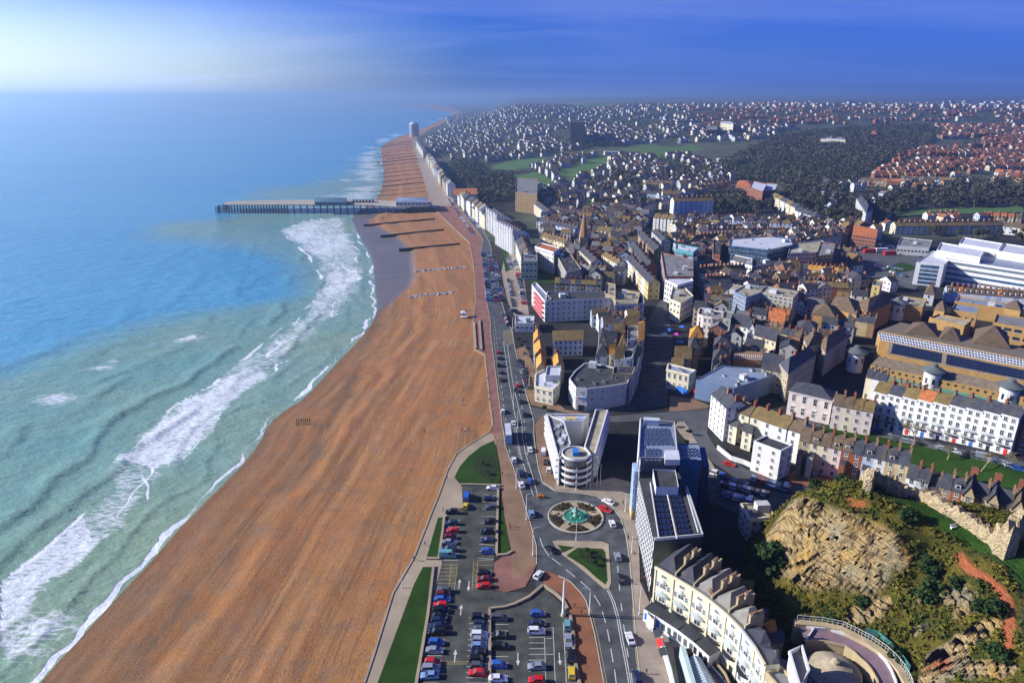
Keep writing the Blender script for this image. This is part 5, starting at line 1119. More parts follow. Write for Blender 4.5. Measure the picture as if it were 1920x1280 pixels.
o_, i_ = PL(OUT_, 11), PL(INN, 11); m = MB()
for k in range(len(o_)-1): m.quad((*i_[k], 11), (*i_[k+1], 11), (*o_[k+1], 11), (*o_[k], 11))
t.part('deck', m, stone('mauve_tarmac', (.24,.165,.19), .15, .8, streak=False)); m = MB()
for k in range(len(o_)-1): m.quad((*i_[k], 0), (*i_[k+1], 0), (*i_[k+1], 11), (*i_[k], 11))
t.part('inner_wall', m, BUFF); m = MB(); strip(m, o_, .35, 10.9, 11.7); t.part('outer_parapet', m, WHITE); m = MB(); strip(m, i_, .3, 10.9, 11.5); t.part('inner_parapet', m, BUFF); m = MB(); strip(m, [P(1525,1180,11), P(1510,1202,11)], .3, 11, 11.5); t.part('cross_parapet', m, WHITE)
WK = [(1490,1164),(1537,1168),(1576,1176),(1605,1190),(1630,1203),(1655,1220),(1675,1238),(1690,1256),(1703,1280),(1712,1310)]
t = Thing('garden_walkway', 'narrow buff walkway with railings curving above the mauve terrace', 'walkway', (*P(1600,1185,12), 0)); m = MB(); strip(m, PL(WK, 12), 1.7, 0, 12.0); t.part('walkway', m, BUFF)
m = MB(); w2 = PL([(x+5, y_-5) for x, y_ in WK], 12.4)
for a, b in zip(w2[:-1], w2[1:]):
    m.bar((*a, 13.4), (*b, 13.4), .08); m.bar((*a, 12.7), (*b, 12.7), .05)
    for k in range(4): p = lerp(a, b, k/4); m.bar((*p, 11), (*p, 13.4), .06)
t.part('railing', m, FRAME); m = MB(); w3 = PL([(1622,1186),(1645,1192),(1668,1212),(1690,1236),(1705,1258)], 12)
for a, b in zip(w3[:-1], w3[1:]): m.quad((*a, 11.5), (*b, 11.5), (b[0], b[1], 13.6), (a[0], a[1], 13.6))
strip(m, w3, 1.2, 11, 11.6); t.part('glass_screen', m, GGLASS)
m = MB(); m.prism(ccw(PL([(1510,1203),(1545,1205),(1584,1214),(1607,1233),(1631,1250),(1652,1310),(1480,1310),(1490,1215)], 0)), -.5, .2); struct('courtyard', m, TAN)
# lower parade: glass roofed arcade and white awning wall
t = Thing('arcade', 'low arcade with pale blue ribbed glass roof inside the curve of the crescent', 'arcade', (*P(1310,1250), 0)); GR = [P(1292,1229,4), P(1314,1229,4), P(1362,1310,4), P(1318,1310,4)]
m = MB(); m.prism(ccw(GR), -.5, 3.4, 0, top=False); t.part('wall', m, DARKM); m = MB(); m1_, m2_ = lerp(GR[0], GR[1], .5), lerp(GR[3], GR[2], .5)
m.quad((*GR[0], 3.4), (*m1_, 4.1), (*m2_, 4.1), (*GR[3], 3.4)); m.quad((*m1_, 4.1), (*GR[1], 3.4), (*GR[2], 3.4), (*m2_, 4.1)); m.tri((*GR[0], 3.4), (*GR[1], 3.4), (*m1_, 4.1)); t.part('glass_roof', m, stone('pale_glass_roof', (.34,.44,.50), .1, .25, spec=.6))
for k in range(19):
    f = k/18; a, b, c = lerp(GR[0], GR[3], f), lerp(m1_, m2_, f), lerp(GR[1], GR[2], f); m = MB(); m.bar((*a, 3.48), (*b, 4.18), .09); m.bar((*b, 4.18), (*c, 3.48), .09); t.part('roof_rib', m, FRAME)
m = MB(); strip(m, PL([(1279,1213),(1284,1228),(1308,1310)], 4), 1.1, 0, 4.6); t.part('side_wall', m, stone('pale_teal_wall', (.45,.58,.56), .1, .6)); m = MB(); m.prism(ccw(PL([(1280,1212),(1295,1212),(1301,1222),(1284,1224)], 4)), -.5, 3.6); t.part('entrance_block', m, DARKM)
m = MB(); strip(m, PL([(1314,1226),(1340,1248),(1358,1270),(1375,1310)]), .5, 0, 1.6); tag(obj('curved_wall', m.mesh('curved_wall', BUFF)), 'low buff wall curving beside the glass roofed arcade', 'wall')
m = MB(); strip(m, PL([(1239,1194),(1247,1225),(1257,1260),(1268,1310)], 1.5), .5, 0, 2.6); tag(obj('parade_wall', m.mesh('parade_wall', WHITE)), 'white sunlit wall with dark shade behind it left of the arcade', 'wall')
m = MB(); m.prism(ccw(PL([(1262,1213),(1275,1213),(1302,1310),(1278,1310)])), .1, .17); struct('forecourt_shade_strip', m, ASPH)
for i, (x, y_, mt) in enumerate(((1236,1200,DARKM),(1241,1218,RED),(1246,1235,DARKM))):
    wx, wy = P(x, y_); t = Thing('awning', ('dark awning at the top of the parade wall','red awning on the parade wall','dark awning below the red one')[i], 'awning', (wx, wy, 1)); m = MB(); m.quad((wx-1.4, wy-1.3, 2.0), (wx, wy-1.3, 2.8), (wx, wy+1.3, 2.8), (wx-1.4, wy+1.3, 2.0)); t.part('cloth', m, mt)
    m = MB(); m.bar((wx-1.35, wy-1.25, .15), (wx-1.35, wy-1.25, 2.0), .07); m.bar((wx-1.35, wy+1.25, .15), (wx-1.35, wy+1.25, 2.0), .07); t.part('poles', m, GREYM)
# ------------------------------------------------------------------ castle hill
CTL = [(1487,931,21),(1520,938,23),(1560,962,25),(1600,974,26),(1640,984,27),(1672,1000,27),(1697,1022,26.5),(1540,912,24),(1600,905,26),(1660,925,28),(1720,940,28.5),(1800,980,29),(1880,1025,29.5),(1930,1060,30),(1770,1000,28),
       (1850,1052,28),(1900,1130,27),(1905,1230,25.5),(1912,1300,25),(1760,1050,24),(1413,1050,2),(1440,1085,5),(1475,1098,8),(1520,1110,10),(1570,1113,11),(1610,1122,13),(1650,1110,16),(1700,1085,19),(1730,1060,21),(1400,1030,0),(1425,1110,1.5),(1455,1145,3),(1480,1162,6),
       (1530,1165,9.5),(1590,1176,10.5),(1640,1200,11),(1680,1230,11),(1710,1270,11),(1725,1320,11),(1580,1145,11.5),(1660,1150,14),(1700,1180,15),(1745,1230,15),(1760,1150,20),(1800,1200,20),(1780,1280,17),(1820,1130,23.5),(1850,1240,22),(1860,1300,21),(1830,1085,25.5),(1950,1150,27),(1950,1300,26),(1990,1100,28),(2020,1250,22)]
pts = [(*P(x, y_, z), z) for x, y_, z in CTL]
for x, y_, z in ((70,176,-2),(77,186,-2),(90,193,-3),(105,190,-2),(118,186,-2),(130,183,0),(142,176,2),(155,166,6),(165,158,8),(98,180,12),(115,172,17),(132,165,19),(146,154,21),(158,142,22),(172,134,20),(185,128,12),(190,100,10),(175,80,12),(55,150,-3),(60,165,-4),(64,176,-4),(150,60,20),(120,70,12)): pts.append((x, y_, z))
CP = np.array(pts, float)
def _rbf_fit(cp, lam=1.5):
    n_ = len(cp); d = np.hypot(cp[:,None,0]-cp[None,:,0], cp[:,None,1]-cp[None,:,1])/50; K = np.where(d > 0, d*d*np.log(d+1e-12), 0)+np.eye(n_)*lam*.01
    Pm = np.c_[np.ones(n_), cp[:,:2]/50]; Mx = np.zeros((n_+3, n_+3)); Mx[:n_,:n_] = K; Mx[:n_,n_:] = Pm; Mx[n_:,:n_] = Pm.T
    return np.linalg.solve(Mx, np.r_[cp[:,2], 0, 0, 0])
_w = _rbf_fit(CP)
def HB(x, y):
    x = np.asarray(x, float); y = np.asarray(y, float); s = x.shape; xf, yf = x.ravel(), y.ravel(); n_ = len(CP)
    o = _w[n_]+_w[n_+1]*xf/50+_w[n_+2]*yf/50
    for i in range(n_):
        d = np.hypot(xf-CP[i,0], yf-CP[i,1])/50; o = o+_w[i]*d*d*np.log(d+1e-12)
    return o.reshape(s)
def PHl(px, py, h=0.0):
    zs = np.linspace(36, -1, 186); u = (px-960)/FOC; v = (640-py)/FOC; t = (zs+h-CAM_H)/(-_ST+v*_CT); xs = u*t; ys = (_CT+v*_ST)*t
    d = HB(xs, ys)-zs; k = np.nonzero(d >= 0)[0]; k = int(k[0]) if len(k) else int(np.argmax(d))
    return float(xs[k]), float(ys[k]), float(HB(xs[k:k+1], ys[k:k+1])[0])
hx = np.arange(52, 215, .55); hy = np.arange(62, 200, .55); HX, HY = np.meshgrid(hx, hy, indexing='xy'); HZ = HB(HX, HY)
gx_, gy_ = np.gradient(HZ, .55); slope = np.hypot(gx_, gy_)
rockp = [PHl(x, y_)[:2] for x, y_ in ((1484,928),(1512,936),(1560,958),(1640,982),(1690,1012),(1680,1050),(1668,1090),(1640,1118),(1600,1110),(1560,1102),(1525,1112),(1490,1095),(1460,1075),(1432,1056),(1410,1046))]
rk = inpoly(HX, HY, rockp).astype(float); dr, _ = pdist(HX, HY, rockp+[rockp[0]]); rock = sm((np.where(rk > 0, dr, -dr)+1.2)/2.4)
def blob(px, py, r, s=1.0): x, y_, _ = PHl(px, py); return s*np.exp(-(((HX-x)/r)**2+((HY-y_)/(r*.8))**2)**1.5)
bare = np.zeros_like(HX)
for b in ((1620,1150,4),(1645,1140,3.4),(1600,1165,2.4),(1785,1110,3.2),(1800,1125,3.2),(1810,1145,2.5),(1720,1180,1.6),(1725,1130,1.2),(1770,1240,4.5),(1765,1265,4.5),(1790,1250,3),(1690,1045,2.4),(1660,1035,3.0),(1830,1255,3.0),(1850,1175,2.5),(1820,1195,3.2),(1690,1060,1.6),(1870,1255,3)): bare = np.maximum(bare, blob(*b))
bare = np.clip(bare*(.6+1.2*fbm(HX, HY, 4, 5, 3)), 0, 1); rockm = np.clip(np.maximum(rock, (bare > .45).astype(float)*bare*1.3), 0, 1)
lawnp = [PHl(x, y_)[:2] for x, y_ in ((1640,928),(1672,922),(1761,955),(1866,1022),(1930,1050),(1960,1130),(1915,1110),(1880,1062),(1850,1040),(1790,1008),(1730,975),(1690,948))]
lk = inpoly(HX, HY, lawnp).astype(float); dl_, _ = pdist(HX, HY, lawnp+[lawnp[0]]); lawn = sm((np.where(lk > 0, dl_, -dl_)+.8)/1.6)
PATH = [PHl(x, y_)[:2] for x, y_ in ((1797,1045),(1812,1058),(1840,1083),(1872,1105),(1888,1125),(1893,1160),(1888,1200),(1885,1235))]
dp_, _ = pdist(HX, HY, smooth_line(PATH, 2)); path = sm((1.35-dp_)/.5); rustb = np.maximum(np.maximum(blob(1610,945,1.9), blob(1590,938,1.2)), np.maximum(blob(1423,1038,2.0), blob(1760,1250,2.6)*(fbm(HX, HY, 2, 8, 2) > .5)))
# rock strata: ledges and cracks
lay = np.sin((HZ*2.1+HX*.22+fbm(HX, HY, 9, 11, 3)*3.5)*2.3); lay = np.sign(lay)*np.abs(lay)**.4
cr_ = (fbm(HX, HY, 3.5, 12, 4)-.5)
HZ2 = HZ + rockm*(lay*.85+cr_*1.9+(fbm(HX, HY, 1.6, 19, 3)-.5)*1.6) + (1-lawn)*(1-rockm)*(1-path)*((fbm(HX, HY, 6, 13, 4)-.5)*2.2)
HZ2 = HZ2-lawn*.1+(fbm(HX, HY, 12, 14, 2)-.5)*.3*lawn
HXd = HX + rockm*lay*.7
keep = HZ2 > -1.2
ii = np.arange(HX.size).reshape(HX.shape); fmk = keep[:-1,:-1] & keep[1:,:-1] & keep[:-1,1:] & keep[1:,1:]
f = np.stack([ii[:-1,:-1], ii[:-1,1:], ii[1:,1:], ii[1:,:-1]], -1)[fmk]; used = np.zeros(HX.size, bool); used[f.ravel()] = True; rm_ = np.cumsum(used)-1
V = np.stack([HXd.ravel(), HY.ravel(), HZ2.ravel()], -1)[used]; at = lambda a: ('FLOAT', 'POINT', a.ravel()[used])
n = NT('hill_ground'); ra, la, pa, ru = (n.attr(k).outputs['Fac'] for k in ('rock', 'lawn', 'path', 'rust')); p = n.pos()
s1 = n.noise(n.pos((.4,.4,3.4), (R(14), R(-10), 0)), .8, 5, .65, .6); s2 = n.noise(p, .16, 4); s3 = n.noise(p, 1.6, 4, .7)
rc = n.mix(n.rng(s1, .36, .6), (.15,.095,.035), (.58,.43,.21)); rc = n.mix(n.rng(s2, .52, .7), rc, (.56,.34,.09)); rc = n.mix(n.rng(n.noise(p, .09, 3), .54, .66, 0, .75), rc, (.27,.25,.17)); rc = n.mix(n.rng(s3, .55, .72, 0, .7), rc, (.10,.075,.04))
veg = n.mix(n.rng(n.noise(p, .2, 4), .38, .62), (.045,.065,.010), (.18,.14,.022)); veg = n.mix(n.rng(s3, .4, .65, 0, .6), veg, (.045,.035,.02))
gl = n.mix(n.rng(n.noise(p, .25, 4), .35, .65), (.018,.055,.008), (.035,.085,.012))
c = n.mix(ra, veg, rc); c = n.mix(la, c, gl); c = n.mix(pa, c, (.42,.13,.055)); c = n.mix(n.math('MULTIPLY', ru, .9), c, (.42,.12,.045)); n.col(c); n.rough(.95, .1); n.bump(n.math('ADD', n.math('MULTIPLY', s1, 1.6), s3), 1.0, .7)
hill = obj('castle_hill', npmesh('castle_hill', V, rm_[f], n.m, {'rock': at(rockm), 'lawn': at(lawn), 'path': at(path), 'rust': at(rustb)})); tag(hill, kind='structure')

# --- leaf clump helper (numpy)
NPR = np.random.RandomState(11)
def clumps(cen, rad, k, size, flat_=.75, up=.35):
    """k small leaf quads around every centre; returns verts, faces"""
    N = len(cen); d = NPR.normal(size=(N, k, 3)); d /= np.linalg.norm(d, axis=2, keepdims=True)+1e-9; r = NPR.uniform(.55, 1.0, (N, k, 1))**.6
    c = cen[:,None,:]+d*r*rad[:,None,None]*np.array([1,1,flat_]); nrm = d+NPR.normal(size=d.shape)*.55+np.array([0,0,up]); nrm /= np.linalg.norm(nrm, axis=2, keepdims=True)
    t = np.cross(nrm, NPR.normal(size=nrm.shape)); t /= np.linalg.norm(t, axis=2, keepdims=True)+1e-9; b = np.cross(nrm, t); s = size*NPR.uniform(.6, 1.4, (N, k, 1))*(rad[:,None,None]/rad.mean())**.5
    q = np.stack([c-t*s-b*s, c+t*s-b*s*.8, c+t*s*.9+b*s, c-t*s*.8+b*s], 2).reshape(-1, 3); return q, np.arange(N*k*4).reshape(-1, 4)
def leafmat(name, cols, sc1=.12, sc2=1.1):
    n = NT(name); p = n.pos(); a = n.noise(p, sc1, 4, .7); b = n.noise(p, sc2, 3, .7); oi = n.n('ShaderNodeObjectInfo')
    k = n.mix(n.rng(a, .38, .62), cols[0], cols[1]); k = n.mix(n.rng(b, .42, .68, 0, .8), k, cols[2]); k = n.mix(n.rng(oi.outputs['Random'], 0, 1, 0, .35), k, tuple(v*.55 for v in cols[0])); n.col(k); n.rough(.8, .15); return n.m
HILLVEG = leafmat('hill_scrub', ((.032,.066,.008), (.200,.170,.018), (.100,.060,.022)), .13, 1.6); GREENL = leafmat('evergreen_leaves', ((.014,.040,.010), (.030,.065,.014), (.022,.035,.012)))
WINTER = leafmat('winter_twigs', ((.034,.038,.024), (.125,.105,.068), (.040,.060,.026)), .10, .5); BARK = stone('bark', (.20,.16,.11), .3, .95); PALEB = stone('pale_bark', (.42,.35,.22), .25, .9)
cand = NPR.uniform([60, 66], [205, 190], (26000, 2)); cz = HB(cand[:,0], cand[:,1])
def samp(A_, x, y_): i = np.clip(((x-52)/.55).astype(int), 0, HX.shape[1]-1); j = np.clip(((y_-62)/.55).astype(int), 0, HX.shape[0]-1); return A_[j, i]
rv, lv, pv, uv = (samp(A_, cand[:,0], cand[:,1]) for A_ in (rockm, lawn, path, rustb)); dens = fbm(cand[:,0], cand[:,1], 9, 44, 3)
ok = (cz > .5) & (rv < .25) & (lv < .2) & (pv < .1) & (uv < .3) & (dens+NPR.uniform(-.2,.2,len(cz)) > .42); cc = cand[ok]; zz = samp(HZ2, cc[:,0], cc[:,1]); rr_ = NPR.uniform(.35, 1.05, len(cc))*(.6+fbm(cc[:,0], cc[:,1], 14, 45, 2))
v, f = clumps(np.c_[cc, zz+rr_*.45], rr_, 18, .21); tag(obj('scrub', npmesh('scrub', v, f, HILLVEG, smooth=False)), kind='stuff')
def bush(px, py, r, label, mat=GREENL, on=PHl, name='bush', n_=26):
    x, y_, z = on(px, py); t = Thing(name, label, 'bush', (x, y_, z)); c = NPR.normal(size=(n_, 3))*np.array([.42,.42,.3])*r+np.array([0,0,r*.7]); v, f = clumps(c, NPR.uniform(.3,.5,n_)*r, 44, r*.10)
    obj('foliage', npmesh('foliage', v, f, mat, smooth=False), t.o); m = MB(); m.cyl((x, y_, z-.3), .12, .06, r, 6); t.part('stem', m, BARK); return t
bush(1441,1062,4.2,'round dark evergreen tree at the foot of the cliff beside rust red ground', name='evergreen_tree', n_=60)
for i, (x, y_, r, l) in enumerate(((1612,1135,1.4,'dark bush above the pale lower rock outcrop'),(1740,1075,2.6,'large dark bush in the middle of the ochre slope'),(1742,1122,2.6,'large dark bush below the middle of the ochre slope'),(1790,1100,1.5,'green bush beside the upper bare patch'),(1850,1150,2.6,'bright green bush inside the bend of the rust path'),(1560,1170,1.6,'bush above the walkway'),(1680,1240,2.0,'tall dark bush behind the glass screen'),(1600,1190,1.3,'bush beside the buff walkway'),(1870,1235,2.2,'green bush near the foot of the rust path'),(1530,905,1.8,'bush at the near end of the hilltop'),(1580,900,1.9,'bush beside the castle gatehouse'),(1700,975,2.2,'brown bush on the cliff shoulder'))): bush(x, y_, r, l)
# --- castle ruins
RUIN = NT('ruin_stone'); n = RUIN; p = n.pos(); vv = n.n('ShaderNodeTexVoronoi'); vv.inputs['Scale'].default_value = 1.9; n.l(p, vv.inputs[0]); a = n.noise(p, .7, 4, .7)
n.col(n.mix(n.rng(a, .35, .65), (.26,.195,.11), (.50,.40,.24))); n.rough(.95, .1); n.bump(n.math('ADD', vv.outputs['Distance'], a), 1.0, .4)
def rubble_wall(t, line, th, h, nm='wall', seed=1, step=.8, drop=1.5, rough_=.7):
    r = random.Random(seed); ptsl = along_line(line, max(4, int(sum(math.dist(a, b) for a, b in zip(line[:-1], line[1:]))/step))); m = MB(); prev = None
    for i, (x, y_) in enumerate(ptsl):
        a = ptsl[max(0, i-1)]; b = ptsl[min(len(ptsl)-1, i+1)]; l = math.dist(a, b) or 1; nx, ny = -(b[1]-a[1])/l, (b[0]-a[0])/l
        z = float(HB(np.array([x]), np.array([y_]))[0]); hh = (h(i/len(ptsl)) if callable(h) else h)*r.uniform(1-rough_*.35, 1+rough_*.3); w1 = th/2*r.uniform(.8,1.2); w2 = th/2*r.uniform(.8,1.2); w3 = w1*.75
        cur = [(x-nx*w1, y_-ny*w1, z-drop), (x-nx*w1*r.uniform(.85,1.1), y_-ny*w1, z+hh*.55), (x-nx*w3, y_-ny*w3, z+hh), (x+nx*w3, y_+ny*w3, z+hh*r.uniform(.9,1.08)), (x+nx*w2, y_+ny*w2, z+hh*.5), (x+nx*w2, y_+ny*w2, z-drop-2)]
        if prev:
            for k in range(5): m.quad(prev[k], cur[k], cur[k+1], prev[k+1])
        else: m.poly(cur)
        prev = cur
    m.poly(prev[::-1]); return t.part(nm, m, RUIN.m)
x, y_, z = PHl(1770,955); t = Thing('castle_wall', 'long ruined stone curtain wall along the hilltop lawn', 'ruin', (x, y_, z))
rubble_wall(t, [PHl(a, b)[:2] for a, b in ((1680,919),(1700,927),(1725,938),(1762,956),(1800,977),(1835,1001),(1862,1020))], 2.2, 3.3, 'wall', 2)
x, y_, z = PHl(1650,922); t = Thing('castle_gatehouse', 'roofless stone gatehouse ruin with dark interior at the end of the castle wall', 'ruin', (x, y_, z))
g_ = [PHl(a, b)[:2] for a, b in ((1624,926),(1629,906),(1668,903),(1681,918))]; rubble_wall(t, g_, 2.2, lambda f: 6.2-2*abs(f-.4), 'wall', 4); rubble_wall(t, [PHl(1629,906)[:2], (PHl(1629,906)[0]+2, PHl(1629,906)[1]+8), (PHl(1629,906)[0]+10, PHl(1629,906)[1]+7), PHl(1676,908)[:2]], 1.6, 5.0, 'back_wall', 5)
x, y_, z = PHl(1895,1040); t = Thing('castle_tower', 'ruined stone tower fragment throwing a black shadow at the lawn edge', 'ruin', (x, y_, z))
rubble_wall(t, [PHl(a, b)[:2] for a, b in ((1866,1022),(1876,1036),(1892,1046))], 3.2, lambda f: 6.8+2*f, 'wall', 7); rubble_wall(t, [PHl(a, b)[:2] for a, b in ((1886,1026),(1896,1014),(1906,1008),(1926,1012))], 2.6, lambda f: 9.5-3*f, 'gable_fragment', 8)
x, y_, z = PHl(1915,1180); t = Thing('hill_railing', 'thin railing along the outer edge of the hill path', 'railing', (x, y_, z)); m = MB(); ln = [PHl(a, b) for a, b in ((1850,1045),(1880,1068),(1905,1095),(1915,1150),(1917,1220),(1920,1290))]
for a, b in zip(ln[:-1], ln[1:]):
    m.bar((a[0],a[1],a[2]+1.2), (b[0],b[1],b[2]+1.2), .09)
    for k in range(4): q = lerp(a, b, k/4); m.bar((q[0],q[1],q[2]-.3), (q[0],q[1],q[2]+1.2), .08)
t.part('rails', m, DARKM)
x, y_, z = PHl(1787,991); t = Thing('bench', 'small pale bench on the castle lawn', 'bench', (x, y_, z)); m = MB(); m.box((x, y_, z+.35), (1.8,.5,.1), .3, 0, True); t.part('seat', m, FRAME); m = MB(); m.box((x, y_+.3, z+.5), (1.8,.08,.5), .3); t.part('backrest', m, FRAME)
for s in (-.7, .7): m = MB(); m.box((x+s, y_+s*.25, z-.1), (.12,.45,.5), .3); t.part('leg', m, FRAME)
# ------------------------------------------------------------------ the town: buildings one by one, then terraces
W4 = ['white','white','cream','pale']; MIX = ['white','cream','pale','buff','bluew','cream','white','bbrick']; WARM = ['rbrick','bbrick','buff','cream','rbrick']
def tower(px, pc, rpx, h, label, hcap=3.4):
    zg = 0; r = abs(P(px+rpx, pc, h)[0]-P(px, pc, h)[0]); x, y_ = P(px, pc, h); t = Thing('round_tower', label, 'tower', (x, y_, 0), 'round white towers of the shopping centre')
    m = MB(); m.cyl((x, y_, -.5), r, r, h+.5, 24); t.part('drum', m, WHITE); m = MB(); m.lathe((x, y_, 0), [(r*1.38, h-.5), (r*1.42, h-.1), (r*.5, h+1.7), (r*.42, h+1.8), (r*.42, h+2.6), (0, h+hcap)], 24); t.part('roof', m, stone('lead_cone', (.13,.15,.15), .2, .5))
    for a in (200, 250, 300): t.inst('window', winmesh(1.1, 2.6, 'plain'), (x+r*math.cos(R(a)), y_+r*math.sin(R(a)), h*.6), R(a+90))
# quay side blocks left of the old lanes
bld('mossy_roofed_flats', 'long white flats with mossy ochre roof behind the three orange gables', 'building', [(1038,638),(1093,637),(1093,620),(1036,621)], 9, 'white', roof='gable', rmat='mtile', floors=3, z0=0, chim=0, rh=3.0, joined=False, sp=2.2)
for i, q in enumerate((((1001,640),(1016,640),(1015,624),(1000,626)), ((1003,664),(1024,664),(1022,645),(1001,646)), ((1006,690),(1024,690),(1023,672),(1005,672)), ((1036,690),(1058,690),(1054,670),(1034,672)))):
    a, b, c, d = q; bld('gabled_house', ('buff gabled house with bright orange roof, farthest of the four by the seafront','buff gabled house with large orange roof, second of the four by the seafront','small gabled house with orange roof, nearest the promenade road of the front pair','gabled house with orange roof, right one of the front pair')[i], 'house', [b, c, d, a], 8, 'buff', roof='gable', rmat='otile', floors=3, z0=0, chim=1, rh=3.4, joined=False, sp=2.4)
bld('corner_building', 'pale corner building with stepped grey flat roofs facing the seafront road', 'building', [(1003,726),(1037,733),(1048,722),(1053,693),(1030,690),(1004,702)], 7, 'cream', roof='flat', rmat='light', floors=2, z0=0, cornice=True, clutter=4, joined=False, sp=2.2)
bld('upper_storey', 'raised pale roof storey on top of the grey corner building', 'building', [(1023,706),(1050,706),(1052,688),(1026,688)], 9.5, 'pale', roof='flat', rmat='light', floors=0, z0=0, joined=False)
t = bld('retail_building', 'large grey-white angular building with dark flat roof and a small blue and white sign', 'building', [(1067,712),(1080,729),(1101,731),(1140,727),(1177,720),(1184,700),(1150,690),(1112,682),(1095,683),(1078,697)], 10, 'pale', roof='flat', rmat='dark', floors=3, z0=0, sp=3.4, win=(1.0,.9), clutter=7, joined=False, skip=1)
a, b = P(1080,729,10), P(1101,731,10); p = lx(0, a, b, math.dist(a, b)/2, .15, 5.2); rz = math.atan2(b[1]-a[1], b[0]-a[0])
m = MB(); m.box(p, (3.6,.14,1.5), rz); t.part('sign', m, FRAME); m = MB(); p2 = lx(0, a, b, math.dist(a, b)/2+.5, .24, 5.45); m.box(p2, (2.1,.06,.85), rz); t.part('sign_panel', m, BLUE); m = MB(); p3 = lx(0, a, b, math.dist(a, b)/2-1.2, .24, 5.45); m.box(p3, (.75,.06,.85), rz); t.part('sign_mark', m, RED)
m = MB(); m.box(lx(0, a, b, math.dist(a, b)/2, .1, 0), (2.6,.2,2.6), rz); t.part('entrance', m, GLASS)
bld('annex', 'square buff annex with dark roof on the right of the angular retail building', 'building', [(1148,703),(1186,704),(1191,690),(1150,689)], 12.5, 'buff', roof='flat', rmat='dark', floors=4, z0=0, joined=False, clutter=2)
bld('side_building', 'dim blue-grey block along the dark lane right of the retail building', 'building', [(1180,722),(1196,690),(1204,655),(1192,655),(1186,690)], 10, 'cladb', roof='flat', rmat='dark', floors=3, z0=0, joined=False)
# jumbled white cottages
CT = [((1123,640),(1136,640),(1136,618),(1123,618),10,'white','slate'), ((1137,646),(1156,644),(1156,624),(1138,626),9,'white','slate'), ((1148,632),(1170,630),(1170,610),(1150,610),10,'white','mtile'), ((1158,652),(1176,650),(1176,632),(1160,634),8,'bluew','mtile'), ((1176,640),(1196,636),(1196,612),(1177,614),11,'pale','grey'), ((1172,614),(1195,612),(1196,596),(1175,598),11,'bluew','mtile'),
      ((1117,668),(1140,666),(1138,650),(1120,650),7,'bluew','slate'), ((1153,672),(1170,670),(1170,655),(1154,656),9,'white','mtile'), ((1170,675),(1186,672),(1186,656),(1171,657),9,'white','dark'), ((1186,672),(1202,668),(1202,650),(1187,652),10,'bluew','slate'), ((1142,664),(1154,662),(1154,650),(1142,652),8,'cream','otile'), ((1196,640),(1208,636),(1208,600),(1197,602),11,'conc','otile')]
CTL_ = ['tallest far left','second left','far middle','middle blue-tinted','right grey topped','farthest back','front left','front centre','front right','front right corner','small orange topped','lane side']
for i, (a, b, c, d, h, wl, rm) in enumerate(CT): bld('cottage', f'{WORD[wl]} cottage, {CTL_[i]} of the cluster behind the retail building', 'house', [a, b, c, d], h, wl, roof='flat' if rm in ('grey','dark') else ('gable' if i % 3 else 'hip'), rmat=rm, floors=3, z0=0, joined=False, sp=2.6, group='jumbled cottages behind the retail building')
bld('house', 'white house with four tall windows and a blue fascia at the dark lane corner', 'house', [(1250,694),(1292,704),(1305,696),(1253,683)], 9, 'cream', roof='flat', rmat='bluegrey', floors=2, z0=0, joined=False, sp=2.6, win=(1.0,2.3), clutter=2, cornice=True)
m = MB(); a, b = P(1249,722), P(1288,741); strip(m, [a, b], .9, .1, 2.6); tag(obj('shop_fascia', m.mesh('shop_fascia', BLUE)), 'blue shop fascia along the foot of the white corner house', 'shopfront')
bld('mossy_house', 'small house with mossy yellow roof behind the white corner house', 'house', [(1264,672),(1296,672),(1294,656),(1266,656)], 9, 'buff', roof='gable', rmat='mtile', floors=3, z0=0, joined=False)
bld('brick_house', 'red brick house squeezed between mossy roof and white corner house', 'house', [(1258,684),(1280,686),(1282,676),(1262,675)], 9, 'rbrick', roof='gable', rmat='mtile', floors=3, z0=0, joined=False)
bld('orange_roofed_house', 'dark house with rusty orange hipped roof at the market lane', 'house', [(1292,634),(1320,632),(1318,615),(1294,617)], 11, 'bbrick', roof='hip', rmat='otile', floors=3, z0=0, joined=False); bld('dark_roofed_house', 'dark house with hipped slate roof behind the flat blue-grey store', 'house', [(1290,656),(1312,654),(1310,636),(1292,638)], 11, 'bbrick', roof='hip', rmat='slate', floors=3, z0=0, joined=False)
t = bld('store', 'large blue-grey flat roofed store with a red shopfront strip', 'shop', [(1305,713),(1376,729),(1461,700),(1440,692),(1353,687)], 9, 'cladb', roof='flat', rmat='bluegrey', floors=0, z0=0, clutter=9, joined=False, parapet=.4)
m = MB(); a, b = P(1301,740), P(1332,750); strip(m, [a, b], .8, .1, 2.8); tag(obj('shopfront', m.mesh('shopfront', RED)), 'bright red shopfront strip at the foot of the blue-grey store', 'shopfront')
bld('curved_building', 'pinkish building with a curved tall windowed front above a blue shop strip', 'building', [(1308,590),(1318,594),(1335,597),(1354,598),(1356,586),(1312,578)], 12, 'pink', roof='flat', rmat='grey', floors=3, z0=0, joined=False, sp=2.2, win=(1.1,2.0), cornice=True, clutter=4)
m = MB(); strip(m, [P(1306,614),P(1318,624),P(1336,627),P(1353,628)], 1.2, .1, 3); tag(obj('blue_awning', m.mesh('blue_awning', BLUE)), 'blue shop strip under the curved pinkish building', 'shopfront')
bld('narrow_house', 'narrow grey-green house right of the curved pinkish building', 'house', [(1356,598),(1370,600),(1372,586),(1358,584)], 13, 'sage', roof='flat', rmat='grey', floors=4, z0=0, joined=False)
bld('house', 'white house with six small windows behind the covered lane roof', 'house', [(1371,607),(1402,614),(1408,600),(1374,594)], 10, 'white', roof='gable', rmat='slate', floors=3, z0=0, joined=False, chim=1)
